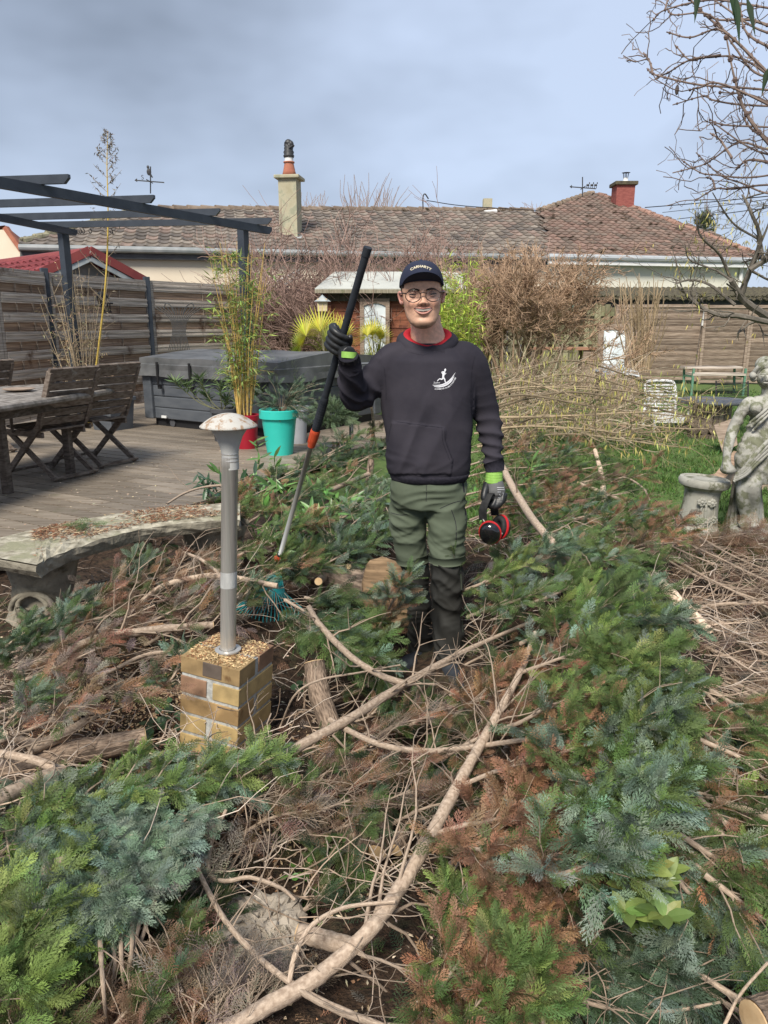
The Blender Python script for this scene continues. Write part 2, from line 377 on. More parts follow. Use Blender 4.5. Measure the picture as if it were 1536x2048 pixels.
def ridge(a, b, parent, col, r=.11, step=.42, g=None):
    own = g is None; g = g or Geo(); d = (b - a); n_ = int(d.length / step); d.normalize()
    for q in range(n_):
        p0 = a + d * q * step; p1 = p0 + d * (step * 1.05); c = np.array(col) * rnd.uniform(.75, 1.2)
        g.tube([p0 + Vector((0, 0, .02)), p1], [r * 1.12, r * .95], 10, col=c)
        g.ell(p0 + Vector((0, 0, r * .9)), (.06, .06, .05), n=6, k=5, col=c)
    return g
hs = thing('bungalow', 'long low bungalow with a grey brown tiled roof and cream wall beyond the garden', 'house', (EL.x, EL.y, .2))
pL = [EL, EM, onroof(1078, 424), onroof(290, 420), onroof(204, 435), onroof(110, 461), onroof(45, 484)]
tiled(pL, .30, .34, [(.20, .165, .135), (.165, .14, .12), (.24, .205, .17), (.14, .12, .105), (.23, .17, .14)], 'tile_grey', 'roof', hs)
g = ridge(onroof(290, 419), onroof(1078, 423), hs, (.22, .17, .13)); ridge(onroof(45, 486), onroof(290, 419), hs, (.27, .25, .17), g=g)
g.build('ridge_tiles', 'tile', hs)
wd = Vector((0, 0, 1)); back = Vector((up_.x, up_.y, 0)).normalized()
def wall_quad(a, b, z0, z1, depth, g):
    a = Vector((a.x, a.y, 0)); b = Vector((b.x, b.y, 0)); c = b + back * depth; d = a + back * depth
    v = [(q.x, q.y, z) for z in (z0, z1) for q in (a, b, c, d)]
    g.add(v, [[0, 1, 5, 4], [1, 2, 6, 5], [2, 3, 7, 6], [3, 0, 4, 7]]); return g
off = back * .22
wall_quad(EL + off + ed * .4, EM + off, 0, 3.28, 7, Geo()).build('wall', 'render_warm', hs)
g = Geo(); g.beam(EL + off * .9 + Vector((0, 0, -.17)), EM + off * .9 + Vector((0, 0, -.17)), .3, .2); g.build('fascia', 'fascia', hs)
g = Geo(); g.tube([EL + Vector((0, 0, -.05)) - back * .03, EM + Vector((0, 0, -.05)) - back * .03], .085, 10); g.build('gutter', 'gutter_grey', hs)
# back half of the roof, so that it is solid
g = Geo(); a, b = onroof(290, 420), onroof(1078, 424); c = EM + back * 10; d_ = EL + back * 10
g.add([tuple(a), tuple(b), tuple(c), tuple(d_), tuple(EL)], [[0, 1, 2, 3], [0, 3, 4]]); g.build('rear_roof', 'tile', hs)
# chimney of the bungalow (px 562..600, 350..475)
cb = onroof(580, 474); s_ = cb.y / F
ch = Geo(); w = .55; ctop = P(580, 356, cb.y).z
ch.box((cb.x, cb.y + w / 2, (cb.z - .3 + ctop) / 2), (w * .93, w, ctop - cb.z + .3), (0, 0, R(-8))); cho = ch.build('chimney', 'chimney_render', hs)
g = Geo(); g.box((cb.x, cb.y + w / 2, ctop + .04), (w * 1.3, w * 1.35, .09), (0, 0, R(-8))); g.build('chimney_cap', 'chimney_render', cho, bevel=.02)
pz = ctop + .085; c0 = Vector((cb.x, cb.y + w / 2, 0)); sz = P(580, 323, cb.y + w / 2).z - pz
g = Geo(); g.lathe([(.0, pz), (.21, pz), (.17, pz + sz * .35), (.13, pz + sz * .85), (.13, pz + sz * .88), (.155, pz + sz * .9), (.155, pz + sz * .98), (.12, pz + sz), (.0, pz + sz)], c0); g.build('chimney_pot', 'terracotta', cho, smooth=True)
g = Geo(); z0 = pz + sz; g.lathe([(.12, z0), (.12, z0 + .1)], c0); 
g.build('pot_collar', 'white_paint', cho)
zt = P(580, 279, cb.y + w / 2).z; hh = zt - z0 - .1; zz = z0 + .1
g = Geo(); g.lathe([(0, 0), (.14, 0), (.155, .05), (.13, .08), (.15, .14), (.12, .19), (.13, .24), (.11, .3)], c0 + Vector((0, 0, zz)), 14, sx=1, sy=1)
for a_, b_, rr in ((Vector((-.01, 0, .28)), Vector((.07, 0, hh * .62)), (.12, .13)), (Vector((.06, 0, hh * .5)), Vector((-.02, 0, hh * .72)), (.14, .09)), (Vector((-.03, 0, hh * .6)), Vector((-.01, 0, hh - .1)), (.1, .11))):
    g.tube([c0 + Vector((0, 0, zz)) + a_, c0 + Vector((0, 0, zz)) + (a_ + b_) / 2, c0 + Vector((0, 0, zz)) + b_], rr, 12)
g.ell(c0 + Vector((0, 0, zt - .1)), (.11, .11, .11)); g.ell(c0 + Vector((.07, -.03, zt - .13)), (.08, .08, .1))
g.build('chimney_cowl', 'darkmetal', cho, smooth=True)
g = Geo(); g.box((cb.x, cb.y + .1, cb.z + .02), (w * 1.35, w * .9, .05), (R(20), 0, R(-8))); g.build('lead_flashing', 'lead', cho)
g = Geo(); q = onroof(975, 420); g.box(q + Vector((0, .1, .12)), (.3, .3, .5)); g.build('chimney', 'chimney_render', hs)
g = Geo(); g.box(q + Vector((.06, -.25, -.05)), (.45, .3, .05), (R(24), 0, 0)); g.build('lead_flashing', 'white_paint', hs)

h2 = thing('hipped_bungalow', 'bungalow with a red brown hipped roof and pale wall behind the right fence', 'house', (EM.x, EM.y, .2))
AP = onroof(1187, 386)
pR = [EM, ER, onroof(1440, 474), AP, onroof(1078, 424)]
tiled(pR, .27, .33, [(.215, .15, .118), (.20, .142, .115), (.19, .14, .112), (.235, .158, .125), (.175, .135, .108), (.22, .142, .113)], 'tile', 'roof', h2)
g = ridge(onroof(1078, 423), AP, h2, (.30, .23, .17)); ridge(onroof(1515, 512), AP, h2, (.33, .20, .155), g=g); g.build('ridge_tiles', 'tile', h2)
g = Geo(); q1 = onroof(1078, 424); c = ER + back * 12; g.add([tuple(q) for q in (AP, ER, c, q1, EM + back * 12)], [[0, 1, 2], [0, 2, 4], [0, 4, 3]]); g.build('rear_roof', 'tile', h2)
wall_quad(EM + off + ed * .01, ER + off - ed * .1, 0, 3.27, 8, Geo()).build('wall', 'render_pale', h2)
g = Geo(); g.beam(EM + off * .9 + Vector((0, 0, -.16)), ER + off * .9 + Vector((0, 0, -.16)), .5, .13); g.build('fascia', 'white_paint', h2)
g = Geo(); g.tube([EM + Vector((0, 0, -.03)) - back * .03, ER + Vector((0, 0, -.03)) - back * .03], .095, 10); g.build('gutter', 'zinc', h2)
g = Geo(); dp = ER + off * .7 - ed * .35; g.tube([dp + Vector((0, 0, -.1)), Vector((dp.x, dp.y, .3))], .06, 8); g.build('downpipe', 'white_paint', h2)
cb = onroof(1245, 425) + back * 1.2; cb.x = P(1245, 400, cb.y).x; ctop = P(1242, 372, cb.y).z; w = P(1262, 380, cb.y).x - P(1226, 380, cb.y).x
g = Geo(); g.box((cb.x, cb.y, (ctop + cb.z - .8) / 2), (w, w, ctop - cb.z + .8)); ch2 = g.build('chimney', 'redbrick', h2)
g = Geo(); g.box((cb.x, cb.y, ctop + .05), (w * 1.25, w * 1.25, .13)); g.build('chimney_cap', 'moss', ch2, bevel=.02)
g = Geo(); c0 = Vector((cb.x + .06, cb.y, ctop + .12)); g.lathe([(.14, 0), (.08, .1), (.08, .16)], c0, 12)
g.build('chimney_pot', 'white_paint', ch2)
g = Geo()
for a_ in range(4): g.tube([c0 + Vector((.07 * math.cos(a_ * 1.57), .07 * math.sin(a_ * 1.57), .14)), c0 + Vector((.1 * math.cos(a_ * 1.57), .1 * math.sin(a_ * 1.57), .32))], .015, 5)
g.lathe([(0, .33), (.16, .34), (.0, .36)], c0, 14); g.build('chimney_cowl', 'darkmetal', ch2)

# weather vanes
def vane(px, pyb, pyt, D, label, mirror=1, S=1):
    b = P(px, pyb, D); t = P(px, pyt, D); h = t.z - b.z
    v = thing('weather_vane', label, 'weather vane', b)
    g = Geo(); g.tube([b, t], .018, 6); g.build('pole', 'darkmetal', v)
    g = Geo(); z = b + Vector((0, 0, h * .45)); g.beam(z + Vector((-.42 * S, 0, .03)), z + Vector((.42 * S, 0, -.03)), .02, .03); g.beam(z + Vector((0, -.3, 0)), z + Vector((0, .3, 0)), .02, .02)
    g.add([tuple(z + Vector((-.44 * S, 0, .03))), tuple(z + Vector((-.36 * S, 0, .09))), tuple(z + Vector((-.36 * S, 0, -.02)))], [[0, 1, 2]]); g.build('arrow', 'darkmetal', v)
    return v, z, h
v, z, h = vane(301, 387, 333, 23.5, 'weather vane with compass arms on the long roof left of the chimney')
g = Geo(); zt = z + Vector((0, 0, h * .35)); g.ell(zt + Vector((0, 0, .0)), (.07, .02, .1), n=8, k=6); g.ell(zt + Vector((-.02, 0, .13)), (.04, .02, .05), n=8, k=6); g.tube([zt + Vector((.04, 0, -.05)), zt + Vector((.09, 0, -.15))], .02, 5); g.build('bird_figure', 'darkmetal', v)
tv, tf = textmesh('S', .18)
g = Geo(); [g.add(tv[:, [0, 2, 1]] + np.array(tuple(z + Vector((-.2, 0, .05)))), [f]) for f in tf]; g.build('compass_letter', 'darkmetal', v)
v, z, h = vane(1165, 393, 354, 26, 'weather vane with small animal figures on the hipped roof peak')
g = Geo(); 
for dx, hh in ((.15, .14), (.28, .16), (.4, .2)):
    q = z + Vector((dx, 0, .08)); g.ell(q, (.055, .02, .035), n=8, k=6); g.ell(q + Vector((.05, 0, .06)), (.02, .015, .03), n=6, k=5)
    for e in (-.03, .03): g.tube([q + Vector((e, 0, 0)), q + Vector((e, 0, -.1))], .01, 4)
g.build('animal_figures', 'darkmetal', v)
# cables and service mast
m0 = P(846, 418, 23.5); m1 = P(846, 395, 23.5)
g = Geo(); g.tube(smooth_path([m0, m1, m1 + Vector((.05, 0, .1)), m1 + Vector((.12, 0, .02)), m1 + Vector((.16, 0, -.04))]), .02, 6)
ms = g.build('service_mast', 'darkmetal', label='hooked metal service mast on the roof ridge that takes the cable', cat='mast')
def cable(pts, label, r=.012):
    g = Geo(); g.tube(smooth_path([P(*q) for q in pts], 8), r, 5); return g.build('overhead_cable', 'black_metal', label=label, cat='cable', group='overhead cables')
cable([(853, 401, 23.5), (930, 412, 24), (1075, 421, 25)], 'overhead cable from the hooked mast along the roof ridge')
cable([(1290, 415, 26), (1400, 406, 24), (1560, 390, 21)], 'topmost of the overhead cables right of the red chimney', .014)
cable([(1325, 425, 27), (1440, 412, 24), (1560, 395, 21)], 'thin middle overhead cable right of the red chimney', .009)
cable([(1355, 438, 28), (1450, 427, 24), (1560, 412, 20)], 'lowest overhead cable right of the red chimney', .012)
cable([(-30, 436, 30), (100, 461, 30)], 'overhead cable at the far left above the gabled house', .014)
# far left gable house
hf = thing('gabled_house', 'distant cream house gable with orange tiled verge at the left edge', 'house', P(0, 510, 30))
D = 30; a, b, c = P(-30, 520, D), P(13, 458, D), P(44, 500, D)
g = Geo(); v = [P(-90, 470, D), b, P(40, 500, D), P(40, 620, D), P(-90, 620, D)]; vb = [q + Vector((-2, 5, 0)) for q in v]
g.add([tuple(q) for q in v + vb], [[0, 1, 2, 3, 4], [2, 7, 8, 3]]); g.build('wall', 'render_warm', hf)
g = Geo(); g.beam(b + Vector((0, -.05, .05)), P(46, 502, D) + Vector((0, -.05, 0)), .25, .16); 
g.add([tuple(q) for q in (b + Vector((0, -.1, .12)), P(46, 499, D), P(46, 499, D) + Vector((-2, 6, 0)), b + Vector((-2, 6, .1)), P(-120, 466, D), P(-120, 466, D) + Vector((-2, 6, 0)))], [[0, 1, 2, 3], [0, 3, 5, 4]])
g.build('roof', 'terracotta', hf)
# red roofed garage
ga = thing('garage', 'small garage with a dark red tiled gable roof just beyond the left fence', 'garage', P(160, 560, 14))
A = P(165, 507, 15.2); Lc = P(62, 550, 14.6); Rc = P(268, 566, 16.0)
rd = (P(-60, 512, 19) - A); rd.z = 0
Lc.z = Rc.z = (Lc.z + Rc.z) / 2
g = Geo(); Lb = Lc + Vector((0, 0, -.02)); 
g.add([tuple(q) for q in (A - Vector((0, 0, .12)), Lc - Vector((0, 0, .12)), Vector((Lc.x, Lc.y, 0)), Vector((Rc.x, Rc.y, 0)), Rc - Vector((0, 0, .12)))], [[0, 1, 2, 3, 4]]); g.build('wall', 'gutter_grey', ga)
for (e, nm) in ((Lc, 'near'), (Rc, 'far')):
    g = Geo(); dn = (e - A); ln = dn.length; dn.normalize(); rl = rd.length; rdn = rd.normalized(); nn = dn.cross(rdn).normalized(); nn = nn if nn.z > 0 else -nn
    nr = int(ln * 1.12 / .3); nc = int(rl / .3)
    for a_ in range(nr):
        for b_ in range(nc):
            c = np.array((.20, .045, .05)) * rnd.uniform(.7, 1.3); cs = np.array([0, .2, .5, .8, 1.]); hs_ = np.array([.05, .055, .01, .01, .05])
            p0 = A + dn * a_ * .3 + rdn * b_ * .3 - rdn * .25
            pts = [p0 + rdn * q * .3 + nn * (h - .0) for q, h in zip(cs, hs_)] + [p0 + dn * .31 + rdn * q * .3 + nn * (h + .035) for q, h in zip(cs, hs_)] + [p0 + dn * .31 + rdn * q * .3 - nn * .02 for q in cs]
            g.add([tuple(q) for q in pts], [[q, q + 1, 6 + q, 5 + q] for q in range(4)] + [[5 + q, 6 + q, 11 + q, 10 + q] for q in range(4)], c)
    g.build('roof', 'tile', ga)
mat('red_verge', (.22, .05, .05), (.27, .065, .06), 5, rough=.6)
g = Geo(); fr = -rd.normalized() * .3
for e in (Lc, Rc): g.beam(A + fr + Vector((0, 0, .04)), A + (e - A) * 1.12 + fr + Vector((0, 0, .04)), .05, .16)
g.tube([A + fr, A + rd], .1, 8)
g.build('verge_tiles', 'red_verge', ga)
g = Geo()
for e in (Lc, Rc): g.beam(A + fr * .95 + Vector((0, 0, -.11)), A + (e - A) * 1.1 + fr * .95 + Vector((0, 0, -.11)), .04, .09)
g.build('bargeboard', 'lead', ga)
# corrugated lean-to roof behind the right fences
lt = thing('lean_to', 'mossy corrugated lean-to roof showing above the right fences', 'lean-to', P(1300, 600, 18.3))
g = Geo(); xs_ = np.linspace(P(930, 590, 18.3).x, P(1600, 597, 18.3).x + 1, 400)
za = P(1200, 601, 18.3).z + .05 + .02 * np.sin(xs_ * 42); yb = 18.2
n = len(xs_); v = np.concatenate([np.stack([xs_, np.full(n, yb), za], -1), np.stack([xs_, np.full(n, yb + 2.5), za + .35], -1), np.stack([xs_, np.full(n, yb), za - .035], -1)])
f = [[a, a + 1, n + a + 1, n + a] for a in range(n - 1)] + [[2 * n + a, 2 * n + a + 1, a + 1, a] for a in range(n - 1)]
g.add(v, f); g.build('roof', 'moss', lt)
g = Geo(); 
for x in np.arange(xs_[0], xs_[-1], 1.8): g.box((x, yb + .1, .95), (.1, .1, 1.6))
g.box(((xs_[0] + xs_[-1]) / 2, yb + .35, 1.02), (xs_[-1] - xs_[0], .1, float(za.mean()) * 2 - 2.06)); g.build('frame', 'fascia', lt)  # the full-width box is a dark backdrop added below the roof edge
mat('stone_moss', (.10, .09, .07), (.2, .18, .12), 15, rough=1, bump=.5)
g = Geo(); k = 1400; px_ = rng.uniform(xs_[0], xs_[-1], k); pos = np.stack([px_, np.full(k, yb) + rng.uniform(-.05, .3, k), np.full(k, float(za.mean())) + .02], -1)
blades(g, pos, rdir(k, .1, 1), rng.uniform(.03, .1, k), .04, jcol(k, (.09, .085, .05), .3)); g.build('moss_tufts', 'chips', lt)

# ============================================================ left fence
def panel(a, b, z0, z1, parent, matn, rows=13, alt=.03, frame=.05, name='slat_panel', tiltcol=1.0, bump_rows=False):
    a = Vector((a.x, a.y, 0)); b = Vector((b.x, b.y, 0)); d = (b - a).normalized(); nn = Vector((d.y, -d.x, 0)); g = Geo(); h = (z1 - z0 - 2 * frame) / rows
    if nn.y > 0: nn = -nn
    for r_ in range(rows):
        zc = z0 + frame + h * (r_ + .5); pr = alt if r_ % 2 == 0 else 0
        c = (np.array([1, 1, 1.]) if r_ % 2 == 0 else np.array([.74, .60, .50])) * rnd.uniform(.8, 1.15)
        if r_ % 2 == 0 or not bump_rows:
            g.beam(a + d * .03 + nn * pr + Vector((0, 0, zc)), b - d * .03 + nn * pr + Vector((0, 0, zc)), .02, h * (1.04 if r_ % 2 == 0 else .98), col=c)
            for e in (-.25, 0.25):  # groove shadows are real grooves: thin battens proud of the slat
                g.beam(a + d * .03 + nn * (pr + .012) + Vector((0, 0, zc + h * e)), b - d * .03 + nn * (pr + .012) + Vector((0, 0, zc + h * e)), .01, h * .2, col=c * rnd.uniform(.85, 1.1))
        else:
            g.beam(a + d * .03 + Vector((0, 0, zc)), b - d * .03 + Vector((0, 0, zc)), .018, h * .98, col=c)
    for q in (.0, 1.0):
        p_ = a + (b - a) * q; g.beam(p_ + Vector((0, 0, z0)), p_ + Vector((0, 0, z1)), .05, .06, up=nn, col=(.85, .85, .85))
    for zz in (z0 + .02, z1 - .02): g.beam(a + Vector((0, 0, zz)), b + Vector((0, 0, zz)), .06, .045, col=(.95, .95, .95))
    for q in (.33, .67): 
        p_ = a + (b - a) * q + nn * .012; g.beam(p_ + Vector((0, 0, z0)), p_ + Vector((0, 0, z1)), .012, .05, up=nn, col=(.6, .55, .5))
    return g.build(name, matn, parent)
FT = 2.2
fp = [PZ(-150, 522, FT), PZ(-20, 533, FT), PZ(90, 545, FT), PZ(294, 561, FT), PZ(572, 577, FT), PZ(655, 584, FT)]
fl = thing('slat_fence', 'grey weathered horizontal slat fence with anthracite posts behind the table and tub', 'fence', (fp[2].x, fp[2].y, DZ))
for a, b in zip(fp[1:], fp[2:]):
    d = (b - a).normalized() * .06
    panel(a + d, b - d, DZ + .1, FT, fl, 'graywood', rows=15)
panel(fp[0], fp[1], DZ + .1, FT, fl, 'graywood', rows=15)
for a in fp[2:5]:
    g = Geo(); nn = Vector((-.0, -.05, 0)); g.box((a.x, a.y - .03, (FT + .05 + DZ) / 2), (.09, .09, FT + .06 - DZ), (0, 0, R(35))); g.build('post', 'anthracite', fl, bevel=.006)

# ============================================================ pergola
PT = 2.32
pe = thing('pergola', 'anthracite metal pergola frame standing on the deck at the left', 'pergola', PZ(300, 880, DZ))
pR_ = PZ(503, 862, DZ); s_ = pR_.y
zt = P(503, 458, s_).z
pL_ = P(126, 466, 1); r = ray(126, 466); tt = (zt - CH) / r.z; Lt = Vector((0, 0, CH)) + r * tt
g = Geo(); g.beam(Vector((pR_.x, pR_.y, DZ)), Vector((pR_.x, pR_.y, zt)), .1, .1, up=bd); g.build('post', 'anthracite', pe, bevel=.006)
g = Geo(); g.beam(Vector((Lt.x, Lt.y, DZ)), Vector((Lt.x, Lt.y, zt)), .1, .1, up=bd); g.build('post', 'anthracite', pe, bevel=.006)
def atz(px, py, z): return PZ(px, py, z)
bh = .09
def zbeam(a, b, z, name, w=.05, h=.1, cut=True):
    A_ = atz(a[0], a[1], z); B_ = atz(b[0], b[1], z); g = Geo()
    d = (B_ - A_).normalized(); A2 = A_; 
    x = d.cross(Vector((0, 0, 1))).normalized() * w / 2; L_ = (B_ - A_).length
    prof = [(0, -h / 2), (0, h / 2), (L_, h / 2), (L_, h * .1), (L_ - h * .6, -h / 2)] if cut else [(0, -h / 2), (0, h / 2), (L_, h / 2), (L_, -h / 2)]
    k = len(prof); v = [tuple(A_ + d * u + Vector((0, 0, w_)) + x * s2) for s2 in (-1, 1) for u, w_ in prof]
    f = [list(range(k))[::-1], list(range(k, 2 * k))] ; g.add(v, f[0]); g.f.append(np.array([f[1]]) + g.n - 2 * k); g.m.append(0)
    sf = np.array([[a_, (a_ + 1) % k, k + (a_ + 1) % k, k + a_] for a_ in range(k)]) + g.n - 2 * k; g.f.append(sf); g.m.append(0)
    return g.build(name, 'anthracite', pe)
zb = zt + .0
# long beams running over the posts toward the camera on the left
zbeam((-60, 355), (541, 462), zb + .0, 'beam', .05, .085)
zbeam((-60, 423), (152, 466), zb, 'beam', .05, .075)
for a, b in (((-60, 364), (139, 358)), ((-60, 409), (309, 398)), ((-60, 436), (440, 424)), ((80, 450), (543, 442))):
    zbeam(a, b, zb + .08, 'rafter', .04, .072)
g = Geo()
for px in (148, 160, 166, 180, 222): 
    q = P(px, 457, Lt.y); g.tube(smooth_path([q, q + Vector((.02, 0, -.03)), q + Vector((0, 0, -.055)), q + Vector((-.02, 0, -.03))]), .006, 5)
g.build('hook', 'black_metal', pe)

# ============================================================ shed
SD = 13.2
sh = thing('garden_shed', 'small red brown timber shed with a pale felt roof behind the man', 'shed', P(760, 760, SD))
x0 = P(656, 600, SD).x; x1 = P(905, 600, SD).x; ez = P(700, 578, SD).z; gz = ground_z(0, SD) * 1.0
g = Geo(); nb = 14; h = (ez - gz + .05) / nb
for b_ in range(nb):
    c = np.array([1, 1, 1]) * rnd.uniform(.75, 1.25); g.box(((x0 + x1) / 2, SD + .02 + 1.0, gz + h * (b_ + .5)), (x1 - x0, 2.0 + .0, h * .93), col=c)
    g.box(((x0 + x1) / 2, SD + 1.03, gz + h * (b_ + .5)), (x1 - x0 - .03, 1.99, h), col=c * .5)
g.build('wall', 'shed_wood', sh)
rw = (x1 - x0) / 2 + .2; rx = (x0 + x1) / 2; rz = P(700, 543, SD + .55).z
g = Geo(); y0 = SD - .22; y1 = SD + 1.0 - .3
g.add([(rx - rw, y0, ez), (rx + rw, y0, ez), (rx + rw, y0 + .8, rz), (rx - rw + .28, y0 + .8, rz), (rx + rw, y0 + 2.0, ez), (rx - rw, y0 + 2.0, ez), (rx - rw, y0, ez - .05), (rx + rw, y0, ez - .05)],
      [[0, 1, 2, 3], [3, 2, 4, 5], [6, 7, 1, 0]]); g.add([(rx - rw, y0, ez), (rx - rw + .28, y0 + .8, rz), (rx - rw, y0 + 2.0, ez)], [[0, 1, 2]])
g.box((rx, y0 + .62, rz - .08), (2 * rw - .4, .012, .006), (R(35), 0, 0)); g.build('roof', 'felt', sh)
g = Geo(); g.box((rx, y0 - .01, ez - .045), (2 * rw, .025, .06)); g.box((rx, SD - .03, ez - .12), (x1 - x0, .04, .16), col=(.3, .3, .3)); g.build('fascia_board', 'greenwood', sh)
for q in (x0 + .02, x1 - .02):
    g = Geo(); g.box((q, SD - .02, (gz + ez) / 2), (.07, .05, ez - gz - .1), col=(.6, .6, .6)); g.build('corner_post', 'shed_wood', sh)
# arched mirror on the shed
mi = thing('arched_mirror', 'arch topped mirror in a weathered wooden frame on the shed front', 'mirror', P(750, 700, SD - .1))
D = SD - .08; c0 = P(749, 680, D); xl = P(728, 640, D).x; xr = P(771, 640, D).x; zt = P(750, 606, D).z; zs = P(750, 612, D).z; zb_ = P(750, 735, D).z
xo0 = P(720, 640, D).x; xo1 = P(779, 640, D).x; zo = P(750, 597, D).z
g = Geo(); m_ = 9; ar = [(xl + (xr - xl) * q, zs + (zt - zs) * math.sin(math.pi * q)) for q in np.linspace(0, 1, m_)]
g.add([(xl, D, zb_)] + [(a, D, b) for a, b in ar] + [(xr, D, zb_)], [list(range(m_ + 2))]); g.build('mirror_glass', 'painted_reflection', mi)
g = Geo(); g.box(((xl + xo0) / 2, D, (zs + zb_) / 2), (xl - xo0, .05, zs - zb_)); g.box(((xr + xo1) / 2, D, (zs + zb_) / 2), (xo1 - xr, .05, zs - zb_))
top = [(xo0, D - .025, zs), (xo0, D - .025, zo), (xo1, D - .025, zo), (xo1, D - .025, zs)] + [(a, D - .025, b) for a, b in ar[::-1]]
g.add(top, [list(range(len(top)))]); g.build('frame', 'brownwood', mi)

# ============================================================ rear picket fence (vertical boards) and right panels
FD = 16.6
pf = thing('picket_fence', 'green brown fence of overlapping vertical boards behind the round bush', 'fence', (P(1050, 700, FD).x, FD, .2))
g = Geo(); g2 = Geo(); xa = P(935, 650, FD).x; xb = P(1226, 650, FD).x; k = 0; x = xa
while x < xb:
    q = (x - xa) / (xb - xa); arch = .12 * math.sin(math.pi * min(1, max(0, (q - .35) / .65))) if q > .35 else -.02
    zt = P(1100, 612, FD).z + arch; w = rnd.uniform(.10, .13)
    c = np.array([.9, .95, .8]) * rnd.uniform(.7, 1.3) * (1.1 if q > .4 else .9)
    if k % 2 == 0: g.box((x + w / 2, FD - .03, (.2 + zt) / 2), (w, .02, zt - .2), (0, rnd.uniform(-.01, .01), 0), col=c)
    else: g.box((x + w / 2, FD + .03, (.2 + zt) / 2 - .02), (w * 1.2, .02, zt - .25), col=c * .75)
    x += w * .93 + (rnd.choice([0, .03, .05]) if q < .35 else .0); k += 1
g.build('boards', 'greenwood', pf)
for zz in (1.72, 1.13, .5): g2.beam((xa, FD, zz), (xb, FD, zz), .03, .09, col=(.8, .9, .7))
g2.build('rail', 'greenwood', pf)
def lean_panel(pa, pb, D0, D1, ztop, zbot, label, rows, lean=0, gap=True):
    a = P(pa, 640, D0); b = P(pb, 640, D1); t = thing('fence_panel', label, 'fence panel', (a.x, a.y, zbot))
    a = Vector((a.x, a.y, 0)); b = Vector((b.x, b.y, 0)); d = (b - a).normalized(); g = Geo(); h = (ztop - zbot - .1) / rows; gf = Geo()
    for r_ in range(rows):
        zc = zbot + .05 + h * (r_ + .5); c = np.array([1, 1, 1]) * rnd.uniform(.8, 1.2); tilt = .012
        p0 = a + d * .04 + Vector((lean * (zc - zbot), -.02, zc)); p1 = b - d * .04 + Vector((lean * (zc - zbot), -.02, zc))
        g.beam(p0, p1, .016, h * 1.08, up=(0, -.16, 1), col=c)
        for s2 in (-.3, -.1, .12, .3): g.beam(p0 + Vector((0, -.011, h * s2)), p1 + Vector((0, -.011, h * s2)), .006, h * .12, up=(0, -.16, 1), col=c * rnd.uniform(.8, 1.05))
    for q, e in ((a, 1), (b, -1)):
        gf.beam(q + Vector((0, -.03, zbot - .05)), q + Vector((lean * (ztop - zbot), -.03, ztop)), .055, .055, up=(0, 1, 0))
    for zz in (ztop - .02, zbot): gf.beam(a + Vector((lean * (zz - zbot), -.035, zz)), b + Vector((lean * (zz - zbot), -.035, zz)), .05, .06)
    for q in (.5,): 
        p_ = a + (b - a) * q; gf.beam(p_ + Vector((0, .01, zbot)), p_ + Vector((lean * (ztop - zbot), .01, ztop)), .03, .05, up=(0, 1, 0))
    g.build('slats', 'brownwood', t); gf.build('frame', 'brownwood', t); return t
zt = P(1300, 610, FD - .2).z; zb2 = P(1300, 755, FD - .2).z
lean_panel(1224, 1400, FD - .1, FD - .5, zt, zb2, 'brown slatted fence panel that leans, behind the coppiced sticks', 11, lean=.06)
lean_panel(1408, 1497, FD - .6, FD - .6, zt - .02, zb2 - .05, 'narrow brown slatted fence panel behind the green bench', 12)
lean_panel(1502, 1640, FD - .6, FD - .9, zt - .02, zb2 - .05, 'brown slatted fence panel at the right edge of the garden', 12)
g = Geo(); q = P(1411, 640, FD - .62); g.box((q.x - .03, q.y, P(1411, 636, FD - .6).z), (.06, .05, .32), (0, R(4), 0)); g.build('white_batten', 'white_paint', label='short white painted batten hanging between two brown fence panels', cat='batten')
# ============================================================ hot tub
mat('tub_panel', (.085, .095, .11), (.12, .13, .145), 3, (1, 1, 5), rough=.55, bump=.08, c3=(.16, .17, .175), s3=2, f3=.68)
mat('tub_lid', (.085, .088, .09), (.15, .152, .155), 4, rough=.5, bump=.35, c3=(.22, .23, .245), s3=2.2, f3=.6, bump_d=.02, spec=.5)
mat('red_plastic', (.33, .015, .03), rough=.35, bump=0); mat('teal_plastic', (.035, .50, .42), (.045, .54, .46), 4, rough=.38, bump=.02, c3=(.05, .44, .37), s3=6, f3=.62)
mat('dark_plastic', (.06, .062, .07), (.09, .092, .10), 6, rough=.55, bump=.05); mat('grey_plastic', (.36, .37, .40), (.42, .43, .46), 5, rough=.6)
mat('leaf', (.9, .9, .9), (1.1, 1.1, 1.1), 4, rough=.55, bump=0, attr=True, trans=.25, spec=.35)
mat('stemmat', (.85, .85, .85), (1.15, 1.15, 1.15), 30, rough=.85, bump=.1, attr=True)
mat('lightwood', (.55, .43, .28), (.70, .58, .40), 4, (1, 1, 10), rough=.8)
c1 = PZ(300, 850, DZ); c2 = PZ(560, 878, DZ)
dxy = (c2 - c1); W_ = 2.1; u = dxy.normalized(); vv = Vector((-u.y, u.x, 0))
ctr = c1 + u * (dxy.length / 2) + vv * (W_ / 2); rzt = math.atan2(u.y, u.x); LX = dxy.length; 
tub = thing('hot_tub', 'square grey panelled hot tub with a dark folded vinyl cover on the deck', 'hot tub', ctr, rzt)
def tl(x, y, z): return (x, y, z)
H = .70
g = Geo(); g.box((0, 0, .06), (LX - .12, W_ - .12, .12), col=(.5, .5, .5)); g.build('base', 'black_metal', tub, local=True)
g = Geo()
for r_ in range(4):
    hh = (H - .1) / 4; z = .1 + hh * (r_ + .5)
    g.box((0, 0, z), (LX - .02 + r_ * .008, W_ - .02 + r_ * .008, hh * .955), col=(1, 1, 1))
